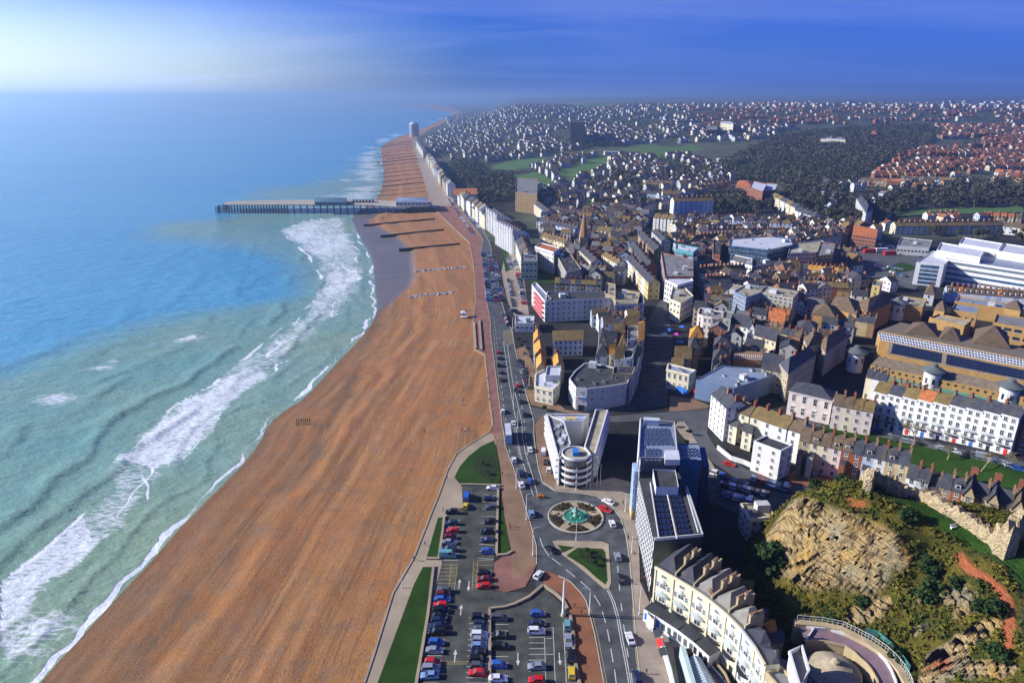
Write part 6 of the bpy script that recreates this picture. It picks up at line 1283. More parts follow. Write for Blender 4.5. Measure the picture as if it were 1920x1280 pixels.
bld('gable_house', 'narrow white house with a pointed front gable beside the cream house', 'house', [(1415,618),(1411,600),(1399,600),(1402,616)], 10, 'white', roof='gable', rmat='slate', floors=3, z0=0, joined=False, rh=4)
bld('house', 'cream house right of the pointed white gable above the red awning', 'house', [(1415,628),(1455,640),(1458,624),(1416,616)], 8.5, 'cream', roof='gable', rmat='slate', floors=2, z0=0, joined=False); x, y_ = P(1404,650); m = MB(); m.box((x, y_, .1), (5,2,2.2)); tag(obj('awning', m.mesh('awning', RED)), 'red awning before the pointed white gable', 'awning')
t = Thing('covered_lane', 'long dark roof with a row of white ribs over the lane behind the store', 'building', (*P(1400,668,7), 0)); q = [P(1375,672,7), P(1430,676,7), P(1434,660,7), P(1378,656,7)]; m = MB(); m.prism(ccw(q), -.5, 7, 0); t.part('hall', m, BBRICK)
for k in range(16): a, b = lerp(q[0], q[1], k/15), lerp(q[3], q[2], k/15); mm = lerp(a, b, .35); m = MB(); m.bar((*a, 7.1), (*mm, 8.1), .22); t.part('rib', m, FRAME)
for i, (pp, h, wl, rm, ro, lab) in enumerate((
 (((1467,698),(1428,690),(1432,664),(1470,668)), 11, 'buff', 'slate', 'gable', 'buff gabled hall right of the covered lane'),
 (((1478,700),(1530,664),(1514,650),(1462,680)), 14, 'buff', 'slate', 'hip', 'large tan office with dark many sided roof'),
 (((1514,650),(1548,640),(1540,624),(1508,632)), 14, 'buff', 'btile', 'hip', 'tan office with brown roof beyond the dark roofed one'),
 (((1548,660),(1590,630),(1576,616),(1534,642)), 13, 'buff', 'btile', 'hip', 'long tan office lining the shaded street'),
 (((1494,618),(1532,622),(1534,606),(1496,602)), 9, 'white', 'slate', 'hip', 'small white pillared house in the middle of the shops'),
 (((1440,600),(1470,606),(1474,590),(1444,586)), 9, 'rbrick', 'terra', 'gable', 'red roofed brick house between shops'),
 (((1338,652),(1372,650),(1368,632),(1340,634)), 10, 'pale', 'slate', 'hip', 'grey domed looking house with slate roof'),
 (((1336,676),(1370,672),(1366,656),(1338,658)), 10, 'bbrick', 'slate', 'hip', 'brick house with broad slate roof near the store'),
 (((1340,694),(1372,688),(1368,676),(1338,680)), 7, 'pink', 'slate', 'hip', 'small pinkish house by the store roof'))):
    bld('house', lab, 'building', pp, h, wl, roof=ro, rmat=rm, floors=4, z0=0, joined=False, sp=2.8, chim=2)
# office slabs in the middle
OFF = [(((1424,549),(1487,561),(1498,548),(1436,538)), 16, 'conc', 'sandy', 7, 'long beige concrete office with dark shadow across its front'), (((1399,560),(1426,550),(1436,538),(1400,534),(1376,548)), 16, 'cladb', 'sandy', 6, 'grey wing of the beige concrete office'), (((1340,560),(1376,562),(1400,538),(1372,534)), 10, 'conc', 'sandy', 3, 'low beige office wing'),
       (((1367,462),(1440,470),(1487,460),(1482,448),(1440,444),(1370,449)), 17, BGLASS, 'light', 5, 'blue glass office with a white roof edge'), (((1367,489),(1410,500),(1410,486),(1372,478)), 10, 'white', 'grey', 2, 'bright white low wing before the blue glass office'), (((1410,500),(1492,490),(1488,474),(1412,482)), 9, 'pale', 'dark', 3, 'long grey office before the blue glass block'),
       (((1477,476),(1530,474),(1560,462),(1540,452),(1484,458)), 15, 'pale', 'sandy', 5, 'stepped pale office with green roof railing'), (((1530,482),(1562,478),(1566,458),(1540,454)), 16, 'rbrick', 'grey', 6, 'brown and brick tall side block'), (((1337,478),(1350,480),(1352,452),(1338,452)), 14, 'rbrick', 'dark', 4, 'narrow brick chimney block'),
       (((1280,492),(1306,492),(1306,474),(1282,474)), 14, 'cladb', 'dark', 4, 'dark blue glazed office by the high street'), (((1266,468),(1300,474),(1310,466),(1268,458)), 17, stone('teal_panel', (.12,.36,.40), .1, .5), 'light', 3, 'teal topped block'), (((1247,520),(1300,520),(1300,488),(1240,474)), 15, 'rbrick', 'grey', 4, 'brick theatre with rows of pipes on its roof'),
       (((1247,526),(1270,536),(1300,528),(1292,514),(1258,510)), 14, 'white', 'light', 4, 'wedge shaped white building pointing at the square'), (((1256,562),(1276,570),(1300,556),(1282,538),(1262,536)), 12, 'cream', 'sandy', 3, 'curved cream building at the end of the square'),
       (((1135,552),(1154,556),(1154,534),(1136,531)), 15, 'buff', 'sandy', 0, 'blank buff tower block behind the hotel'), (((1155,564),(1196,568),(1200,550),(1156,542)), 13, 'buff', 'sandy', 0, 'low buff block beside the blank tower'),
       (((966,607),(1001,608),(1002,594),(966,593)), 5, 'white', 'light', 1, 'low white pavilion with flat roof at the hotel forecourt'), (((977,491),(1008,491),(1006,472),(978,471)), 14, 'sage', 'grey', 3, 'plain sage block beside the tall white hotel'),
       (((1598,440),(1643,446),(1644,432),(1602,421)), 10, 'rbrick', 'terra', 3, 'brick building with orange roof by the station'), (((1682,462),(1742,466),(1748,452),(1690,446)), 7, 'pale', 'grey', 1, 'low glass fronted station with broad grey roof'),
       (((967,362),(1007,366),(1008,336),(968,334)), 22, 'ybrick', 'grey', 8, 'tall sandy block of flats above the park'), (((850,366),(895,364),(893,354),(852,355)), 11, 'white', 'terra', 2, 'theatre with bright terracotta roof on the seafront')]
for pp, h, wl, rm, fl, lab in OFF:
    tt = bld('office_building' if 'office' in lab or 'block' in lab else 'building', lab if len(lab.split()) > 3 else lab+' behind the theatre', 'building', pp, h, wl if isinstance(wl, str) else wl, roof='gable' if rm == 'terra' else 'flat', rmat=rm, floors=fl, sp=2.6, win=(1.7,1.5), style='sash', clutter=5 if rm != 'terra' else 0, chim=0, joined=math.hypot(*P(pp[0][0], pp[0][1], h)) > 470)
t = Thing('church', 'tall brown stone church spire rising among dark roofs', 'church', (*P(1093,478), 0)); x, y_ = P(1093,478); m = MB(); m.box((x, y_, -.5), (7,7,17)); t.part('tower', m, BUFF); m = MB(); m.cyl((x, y_, 16.5), 4.2, .05, 22, 8); t.part('spire', m, roofmat('spire_stone', (.34,.19,.08))); m = MB(); q = [(x-6, y_+4), (x+12, y_+4), (x+12, y_+22), (x-6, y_+22)]; m.prism(q, -.5, 9, 0, top=False); r, g = pitched([(x+12,y_+4),(x+12,y_+22),(x-6,y_+22),(x-6,y_+4)], 9, 5, 'gable'); t.part('nave_wall', m, BUFF); t.part('nave_roof', r, SLATE)
# hotels on the front
t = bld('hotel', 'long pale hotel with five rows of windows facing the low pavilion', 'hotel', [(1022,566),(1151,560),(1151,548),(1026,548)], 13, 'pale', roof='flat', rmat='dark', floors=4, z0=0, sp=3.1, cornice=True, clutter=10, joined=False)
bld('lower_hotel', 'lower pale wing continuing the long hotel to the right', 'hotel', [(1153,572),(1208,570),(1206,556),(1154,560)], 12, 'pale', roof='flat', rmat='dark', floors=3, z0=0, sp=3.1, cornice=True, joined=False)
t = bld('seaside_hotel', 'narrow hotel front with pink striped balconies turned towards the sea', 'hotel', [(997,535),(1022,566),(1034,562),(1004,530)], 13, 'white', roof='flat', rmat='bluegrey', floors=4, z0=0, sp=3.0, joined=False)
a, b = t.q[0], t.q[1]
for e in range(len(t.q)):
    a, b = t.q[e], t.q[(e+1) % len(t.q)]; L = math.dist(a, b)
    if L > 15 and faces_cam(a, b) > 0 and (b[1]-a[1]) < 0:
        for k in range(4): m = MB(); m.box(lx(0, a, b, L*.62, .8, 1.6+k*3.1), (L*.62, 1.5, 1.1), math.atan2(b[1]-a[1], b[0]-a[0])); t.part('balcony', m, stone('pink_balcony', (.62,.16,.17), .2, .7))
t = bld('hotel', 'tall bright white hotel with many small windows and arched base', 'hotel', [(1003,463),(1038,474),(1050,466),(1014,456)], 17, 'white', roof='flat', rmat='terra', floors=5, z0=0, sp=2.8, joined=False, cornice=True)
bld('raking_hotel', 'buff raking side block of the tall white hotel', 'hotel', [(1041,473),(1062,512),(1090,506),(1060,464)], 13, 'conc', roof='flat', rmat='dark', floors=5, z0=0, sp=2.8, joined=False, clutter=4)
# white terraces of the square, from the chapel to the right
bld('chapel', 'pinkish chapel with tall windows and a hipped slate roof at the head of the square', 'chapel', [(1480,733),(1561,752),(1568,734),(1494,716)], 11, 'pink', roof='hip', rmat='slate', floors=2, z0=0, joined=False, sp=3.6, win=(1.3,3.0), style='hood', chim=0, rh=3.4, cornice=True)
row('left part of the square terrace', (1563,758), (1638,772), 11, 9, 4, ['white','cream','white','pink'], 'gable', ('mtile','slate','btile'), 3, 'houses of the square terrace', z0=0, joined=False, seed=4, sp=2.4, chim=1)
def white_terrace():
    a0, b0 = P(1638,735,15.5), P(1912,783,22.0); n = 9; L = math.dist(a0, b0)
    for i in range(n):
        a, b = lerp(a0, b0, i/n), lerp(a0, b0, (i+1)/n); w_ = math.dist(a, b); nx, ny = -(b[1]-a[1])/w_, (b[0]-a[0])/w_; rz = math.atan2(b[1]-a[1], b[0]-a[0]); dep = 10; Z = 6.5*(i+.5)/n
        q = [a, b, (b[0]+nx*dep, b[1]+ny*dep), (a[0]+nx*dep, a[1]+ny*dep)]
        t = house('terraced_house', f'tall white house with bow balcony, {ordw(i)} from left of the square terrace', 'house', q, Z, 15.5, 'white', 'gable', ('mtile','slate','mtile','terra')[i % 4] if i < 5 else 'slate', 0, 'tall white houses of the square', joined=False, chim=1, rh=3.2)
        for zz in (14.0, 11.3, 8.4):
            for s in (.28, .72): t.inst('window', winmesh(1.1, 1.5 if zz > 9 else 1.9), lx(0, a, b, w_*s, .03, zz+Z), rz)
        for s in (.3, .7): t.inst('window', winmesh(1.0, 1.8), lx(0, a, b, w_*s, .03, 5.2+Z), rz)
        for z_, nm, mm, r2 in ((3.7, 'balcony', DARKM, 2.4), (6.7, 'canopy', HOODM, 2.6)):
            z_ += Z; c0 = lx(0, a, b, w_*.5, 0, 0); m = MB(); w = []
            for k in range(9): an = math.pi+math.pi*k/8; xx, yy = r2*math.cos(an), r2*.5*math.sin(an); w.append((c0[0]+xx*math.cos(rz)-yy*math.sin(rz), c0[1]+xx*math.sin(rz)+yy*math.cos(rz)))
            if nm == 'balcony':
                m.prism(w, z_-.2, z_)
                for p, q_ in zip(w[:-1], w[1:]): m.bar((*p, z_+.95), (*q_, z_+.95), .08); m.bar((*p, z_), (*p, z_+.95), .05)
            else:
                for p, q_ in zip(w[:-1], w[1:]): m.tri((*p, z_), (*q_, z_), (c0[0], c0[1], z_+.8))
            t.part(nm, m, mm)
        t.inst('window', winmesh(1.1, 1.8), lx(0, a, b, w_*.3, .03, 1.9+Z), rz); m = MB(); m.box(lx(0, a, b, w_*.72, .08, .1+Z), (1.1,.16,2.5), rz); t.part('door', m, [BLUE, DARKM, RED][i % 3])
        m = MB(); m.box((*lx(0, a, b, w_/2, .15, 15.2)[:2], 15.1+Z), (w_, .4, .5), rz); m.box((*lx(0, a, b, w_/2, .05, 0)[:2], 9.7+Z), (w_, .16, .2), rz); t.part('cornice', m, WHITE)
        m = MB(); m.box(lx(0, a, b, w_*.5, 3.4, Z), (w_*.8,.2,1.0), rz); t.part('front_railing', m, DARKM)
white_terrace()
bld('house', 'brick end house in shade right of the white square terrace', 'house', [(1914,790),(1940,796),(1950,784),(1924,778)], 13, 'rbrick', roof='gable', rmat='slate', floors=4, z0=6.5, joined=False)
row('short cream row behind the square terrace', (1624,706), (1660,714), 12, 8, 3, ['cream','white','pale'], 'gable', ('slate',), 3, z0=0, joined=False, seed=-1, chim=1)
row('jumbled backs behind the square terrace', (1662,724), (1760,748), 11, 6, 8, ['buff','bbrick','cream'], 'gable', ('mtile','slate','btile'), 2, z0=0, joined=False, seed=5, jog=1.5, gap=.25)
# white corner block and the hillside row
row('white corner block above the curving street', (1334,738), (1362,764), 15, 9, 2, ['white'], 'gable', ('slate',), 6, 'white corner block', z0=0, joined=False, seed=-2, sp=2.2, win=(.9,1.4))
row('cream row right of the white corner block', (1362,764), (1500,812), 13, 9, 6, ['cream','white','cream'], 'gable', ('mtile','slate','btile','slate'), 4, z0=0, joined=False, seed=7, sp=2.4, jog=.6)
for i, (q, h) in enumerate(((((1362,792),(1382,800),(1386,788),(1368,780)), 8), (((1392,806),(1410,812),(1413,800),(1396,795)), 8))): bld('rear_wing', ('cream rear wing with lean-to roof left of the white box block','small cream rear wing right beside the white box block')[i], 'house', q, h, 'cream', roof='gable', rmat='slate', floors=3, z0=0, joined=False, chim=0)
bld('house', 'small cream house standing alone in the shade left of the cliff', 'house', [(1388,946),(1407,976),(1452,972),(1442,944)], 8, 'cream', roof='flat', rmat='sandy', floors=3, z0=0, joined=False, sp=2.4, clutter=4, cornice=True)
bld('flats', 'white four storey box block with blue ground floor above the curving street', 'building', [(1413,829),(1464,848),(1487,836),(1437,818)], 11.5, 'white', roof='flat', rmat='dark', floors=4, z0=0, joined=False, sp=3.6, win=(1.0,1.3))
m = MB(); strip(m, PL([(1345,842),(1370,862),(1395,870),(1408,876)]), .5, 0, 1.8); tag(obj('garden_wall', m.mesh('garden_wall', WHITE)), 'white garden wall along the curving street', 'wall')
HR = [('buff',1), ('cream',1), ('cream',0), ('pink',0), ('rbrick',1), ('rbrick',0), ('bluew',1), ('white',0), ('buff',0), ('buff',0)]
a0, b0 = P(1500,824,12), P(1704,872,12)
for i, (wl, ext) in enumerate(HR):
    a, b = lerp(a0, b0, i/10), lerp(a0, b0, (i+1)/10); L = math.dist(a, b); nx, ny = -(b[1]-a[1])/L, (b[0]-a[0])/L
    t = house('terraced_house', f'{WORD[wl]} house with chimney, {ordw(i)} from the left in the row above the cliff', 'house', [a, b, (b[0]+nx*9, b[1]+ny*9), (a[0]+nx*9, a[1]+ny*9)], 0, 12, wl, 'gable', 'btile' if i < 5 else 'slate', 4, 'row of houses above the cliff', joined=False, sp=2.3, dorm=1 if i in (1,3,4,6,8) else 0, chim=1, rh=3.6)
    if ext: e0, e1 = lerp(a, b, .1), lerp(a, b, .6); m = MB(); q = [(e0[0]-nx*5, e0[1]-ny*5), (e1[0]-nx*5, e1[1]-ny*5), (e1[0]-nx*.05, e1[1]-ny*.05), (e0[0]-nx*.05, e0[1]-ny*.05)]; m.prism(q, -.5, 8.5, 0, tm=1); w_ = t.part('rear_wing', m, [WALLC[wl], SLATE]); facade(t, q[0], q[1], 0, 8.5, 3, 2.2, (.9,1.3))
LR = [('white',0,'slate','white house'), ('pale',1,'slate','scaffolded grey house'), ('rbrick',2,'slate','small red house'), ('bbrick',0,'slate','slate roofed house'), ('rbrick',0,'slate','red brick house with dormer'), ('buff',3,'slate','stone house with broad front gable'), ('buff',0,'slate','recessed stone house'), ('buff',3,'slate','second gabled stone house'), ('bbrick',0,'slate','shaded stone house'), ('buff',3,'btile','tan gabled stone house'), ('buff',0,'btile','tan stone house')]
a0, b0 = P(1700,893,11), P(1945,962,11)
for i, (wl, kd, rm, lab) in enumerate(LR):
    a, b = lerp(a0, b0, i/11), lerp(a0, b0, (i+1)/11); L = math.dist(a, b); nx, ny = -(b[1]-a[1])/L, (b[0]-a[0])/L; j = 1.6 if kd == 3 else 0; h = 9 if kd == 2 else 11
    a, b = (a[0]-nx*j, a[1]-ny*j), (b[0]-nx*j, b[1]-ny*j); c, d = (b[0]+nx*(9+j), b[1]+ny*(9+j)), (a[0]+nx*(9+j), a[1]+ny*(9+j))
    q = [b, c, d, a] if kd == 3 else [a, b, c, d]
    t = house('terraced_house', f'{lab}, {ordw(i)} from left in the row behind the castle wall', 'house', q, 0, h, wl, 'gable', rm, 4, 'row of houses behind the castle wall', joined=False, sp=2.5, dorm=1 if i == 4 else 0, chim=1, rh=3.8 if kd == 3 else 3.0)
    if kd == 1:
        m = MB()
        for k in range(5):
            p = lx(0, a, b, L*k/4, 1.3, 0); m.bar((p[0], p[1], 0), (p[0], p[1], h+1), .12)
            if k < 4:
                for zz in range(2, int(h)+2, 2): p2 = lx(0, a, b, L*(k+1)/4, 1.3, 0); m.bar((p[0], p[1], zz), (p2[0], p2[1], zz), .1)
        t.part('scaffold', m, GREYM)
# --- shopping centre
YB = YBRICK
def mall(lab, pp, h, wl='ybrick', ro='hip', rm='btile', **k): return bld('shopping_centre', lab, 'building', pp, h, wl, roof=ro, rmat=rm, z0=0, joined=k.pop('joined', True), chim=0, **k)
def strip_roof(lab, A, B, C_, D, z1, z2, mat, wall, nm='shopping_hall'):
    """mono pitched hall: front eaves AB at z1, back edge DC at z2"""
    a, b = P(*A, z1), P(*B, z1); c, d = P(*C_, z2), P(*D, z2); t = Thing(nm, lab, 'building', (*lerp(lerp(a, b, .5), lerp(d, c, .5), .5), 0)); m = MB()
    for p, q, zp, zq in ((a, b, z1, z1), (b, c, z1, z2), (c, d, z2, z2), (d, a, z2, z1)): m.quad((*p, -.5), (*q, -.5), (*q, zq), (*p, zp))
    t.part('wall', m, wall); m = MB(); [m.quad((*lerp(a, b, k/28), z1), (*lerp(a, b, (k+1)/28), z1), (*lerp(d, c, (k+1)/28), z2), (*lerp(d, c, k/28), z2)) for k in range(28)]; t.part('roof', m, mat); t.c = (a, b, c, d, z1, z2); return t
BTR = ROOFC['btile']; MALLR = roofmat('mall_roof', (.235,.185,.125))
t = strip_roof('long front hall of the shopping centre with yellow brick wall and round windows', (1632,684), (1930,746), (1930,728), (1648,668), 8.5, 10.5, MALLR, YB)
a, b = t.c[0], t.c[1]; L = math.dist(a, b)
for k in range(22): m = MB(); p = lx(0, a, b, L*(k+.5)/22, .06, 6.6); m.box(p, (1.0,.1,1.0), math.atan2(b[1]-a[1], b[0]-a[0]), 0, True); t.part('window', m, GLASS)
m = MB(); q = [lx(0, a, b, 0, .05, 0)[:2], lx(0, a, b, L, .05, 0)[:2], lx(0, a, b, L, 4, 0)[:2], lx(0, a, b, 0, 4, 0)[:2]]; m.quad((*q[3], 3.0), (*q[2], 3.0), (*q[1], 4.6), (*q[0], 4.6)); t.part('canopy', m, stone('green_canopy', (.10,.26,.20), .2, .5))
t = strip_roof('main hall of the shopping centre, its slope covered in dark blue solar panels', (1662,664), (1930,717), (1930,695), (1668,641), 9.5, 13.5, MALLR, YB)
a, b, c, d = t.c[:4]
for j in range(6):
    for i in range(28):
        if i in (11,): continue
        f = lambda u, v: (*lerp(lerp(a, b, u), lerp(d, c, u), v), 9.5+4*v+.30)
        u0, u1, v0, v1 = .03+i*.034, .03+i*.034+.031, .12+j*.135, .12+j*.135+.115
        p = [f(u0, v0), f(u1, v0), f(u1, v1), f(u0, v1)]; m = MB(); m.quad(*p); [m.quad((*p[k][:2], p[k][2]-.12), (*p[(k+1) % 4][:2], p[(k+1) % 4][2]-.12), p[(k+1) % 4], p[k], 1) for k in range(4)]; t.part('solar_panel', m, [SOLAR, DARKM])
t = strip_roof('glazed arcade strip of white squares behind the solar panels', (1650,637), (1930,690), (1930,676), (1646,622), 13.6, 15.5, stone('arcade_frame', (.62,.64,.68), .1, .5), YB, 'glazed_arcade'); a, b, c, d = t.c[:4]
for i in range(50):
    for j in range(3):
        f = lambda u, v: (*lerp(lerp(a, b, u), lerp(d, c, u), v), 13.6+1.9*v+.12); u0, v0 = (i+.18)/50, (j+.2)/3; m = MB(); p = [f(u0, v0), f(u0+.013, v0), f(u0+.013, v0+.2), f(u0, v0+.2)]; m.quad(*p); t.part('pane', m, GLASS)
strip_roof('brown roof slope beyond the glazed arcade', (1648,620), (1930,674), (1930,655), (1690,604), 13.0, 10.5, MALLR, YB, 'shopping_hall')
for lab, pp, h, kw in (('brown pyramid roofed hall left of the light flat roof', ((1688,630),(1760,634),(1755,606),(1712,604)), 12, {}), ('second pyramid roof beside the pale roof strip', ((1756,640),(1802,642),(1800,618),(1772,612)), 12, {}), ('largest brown pyramid roof at the right of the centre', ((1822,644),(1894,652),(1888,622),(1830,616)), 12, {'rh': 7}),
                        ('yellow brick block with pale flat roof in the middle of the centre', ((1742,597),(1808,613),(1822,602),(1760,590)), 12, {'ro': 'flat', 'rm': 'sandy'}), ('small yellow brick tower with hipped roof above the blocks', ((1752,579),(1771,583),(1776,573),(1757,571)), 15, {}), ('yellow brick block under a glass terrace', ((1783,582),(1832,590),(1836,576),(1790,570)), 14, {'ro': 'flat', 'rm': 'bluegrey', 'floors': 2}),
                        ('yellow brick car park with three open glazed decks at the right edge', ((1862,606),(1940,620),(1940,600),(1868,590)), 13, {'ro': 'flat', 'rm': 'grey', 'floors': 3, 'win': (3.4,1.8), 'sp': 4.6}), ('square yellow brick pavilion with hipped roof near the car park', ((1884,576),(1914,582),(1920,572),(1890,567)), 14, {'rh': 4}),
                        ('yellow gabled hall at the near left of the centre', ((1522,588),(1566,594),(1574,576),(1530,572)), 11, {}), ('brown hipped hall behind the near yellow gable', ((1556,574),(1606,590),(1622,568),(1566,556)), 12, {'rh': 5}), ('long brown hall with white roof vents by the round tower', ((1626,588),(1672,566),(1650,552),(1606,566)), 13, {'rh': 4.5}), ('low shop hall with skylights', ((1680,572),(1730,578),(1738,562),(1690,556)), 9, {'ro': 'flat', 'rm': 'sandy', 'clutter': 6}),
                        ('long low hall with a blue-grey roof behind the yellow tower', ((1790,566),(1885,580),(1890,570),(1796,557)), 9, {'ro': 'flat', 'rm': 'bluegrey', 'clutter': 6})):
    kw = dict(kw); mall(lab, pp, h, ro=kw.pop('ro', 'hip'), rm=kw.pop('rm', 'btile'), floors=kw.pop('floors', 0), **kw)
tower(1607,658,14,10.5,'round white tower with dark conical cap standing apart in the shaded street'); tower(1684,566,13,11,'round white tower farthest back beside the low brown halls'); tower(1751,693,14.5,12,'round white tower rising behind the middle of the square terrace'); tower(1896,722,16,12,'round white tower rising behind the right end of the square terrace')
# --- white offices by the station
t = bld('office_building', 'long white striped office block with ribbon windows beside the station', 'office', [(1772,486),(1945,512),(1950,488),(1800,462)], 17, 'white', roof='flat', rmat='bluegrey', floors=0, joined=True, clutter=4, parapet=.4)
for e in range(4):
    a, b = t.q[e], t.q[(e+1) % 4]
    if faces_cam(a, b) > 0 and math.dist(a, b) > 30:
        for k in range(4): m = MB(); L = math.dist(a, b); m.box(lx(0, a, b, L*.5, .05, t.z0+2.2+k*4.0), (L*.97,.2,1.7), math.atan2(b[1]-a[1], b[0]-a[0])); t.part('ribbon_window', m, BGLASS)
for i, (pp, h, lab) in enumerate(((((1756,470),(1838,484),(1846,470),(1764,456)), 21, 'white rooftop plant hall above the striped office'), (((1798,458),(1872,470),(1880,458),(1806,446)), 22, 'second long white plant hall behind the first'), (((1872,472),(1945,484),(1950,468),(1884,458)), 22, 'third white plant hall at the right edge'))): bld('plant_hall', lab, 'building', pp, h, 'white', roof='flat', rmat='light', floors=0, joined=True)
t = bld('office_tower', 'white framed glass tower at the left end of the striped office', 'office', [(1718,493),(1770,498),(1790,478),(1748,472)], 16, 'white', roof='flat', rmat='light', floors=0, joined=True)
a, b = t.q[0], t.q[1]
for e in range(4):
    a, b = t.q[e], t.q[(e+1) % 4]
    if faces_cam(a, b) > .2:
        L = math.dist(a, b)
        for k in range(5):
            m = MB(); m.box(lx(0, a, b, L*.5, .05, t.z0+1+k*3.0), (L*.66,.2,2.3), math.atan2(b[1]-a[1], b[0]-a[0])); t.part('glazing', m, BGLASS)
row('dormered row before the striped office', (1776,546), (1945,560), 7.5, 9, 16, ['white','white','bluew'], 'gable', ('btile','terra','btile'), 2, joined=True, dorm=1, seed=11, win=(1.6,1.5))
bld('house', 'white house with brown pyramid roof at the left end of the dormered row', 'house', [(1733,550),(1752,552),(1756,540),(1738,538)], 8, 'white', roof='hip', rmat='btile', floors=2, joined=True)
bld('house', 'yellow painted house with round fronted glass wing by the shopping streets', 'house', [(1635,536),(1650,538),(1656,528),(1640,526)], 11, 'yellow', roof='flat', rmat='grey', floors=3, joined=True)
# --- seafront terraces beyond the hotels, far to near: their fronts look at the sea
def sea(desc, A, B, h, n, pal, rm, fl, depth=12, **k): row(desc, A, B, h, depth, n, pal, k.pop('roof', 'gable'), rm, fl, z0=0, name='seafront_house', joined=True, **k)
sea('far white seafront terrace below the rounded tower block', (780,265), (792,283), 16, 10, ['white','cream','pale'], ('slate',), 5, hj=2.2, jog=1.2); sea('white seafront terrace facing the groynes', (799,290), (838,348), 15, 20, ['white','cream','pale','bluew','white','buff'], ('slate','grey','mtile'), 5, hj=2.6, jog=1.8); sea('ornate white seafront row beyond the theatre', (858,362), (911,404), 15, 13, ['white','white','cream'], ('slate','grey','mtile'), 4, jog=1.8, hj=2.4)
sea('cream row in line with the turreted blocks', (963,440), (977,480), 13, 8, ['cream','cream','white'], ('slate','btile'), 4)
for i, (A, B, n_) in enumerate((((913,398), (933,412), 4), ((930,422), (963,440), 7))):
    a, b = P(*A, 18), P(*B, 18); L = math.dist(a, b)
    for k in range(n_):
        c0, c1 = lerp(a, b, k/n_), lerp(a, b, (k+1)/n_); t = house('turreted_house', f'white house with pointed turrets, {ordw(k)} from the left of the {("farther","nearer")[i]} turreted block', 'house', [c0, c1, (c1[0]+14, c1[1]+2), (c0[0]+14, c0[1]+2)], 0, 18, 'white', 'gable', 'slate', 6, f'turreted houses of the {("farther","nearer")[i]} block', joined=True)
        for s in (.2, .8): p = lerp(c0, c1, s); m = MB(); m.cyl((p[0]-.5, p[1], 0), .9, .9, 20.5, 8); m.cyl((p[0]-.5, p[1], 20.5), 1.1, 0, 4, 8); t.part('turret', m, WHITE)
row('curving yellow and white front in the dark street', (1175,486), (1216,530), 12, 8, 7, ['white','yellow','yellow'], 'gable', ('slate',), 3, z0=0, seed=3)
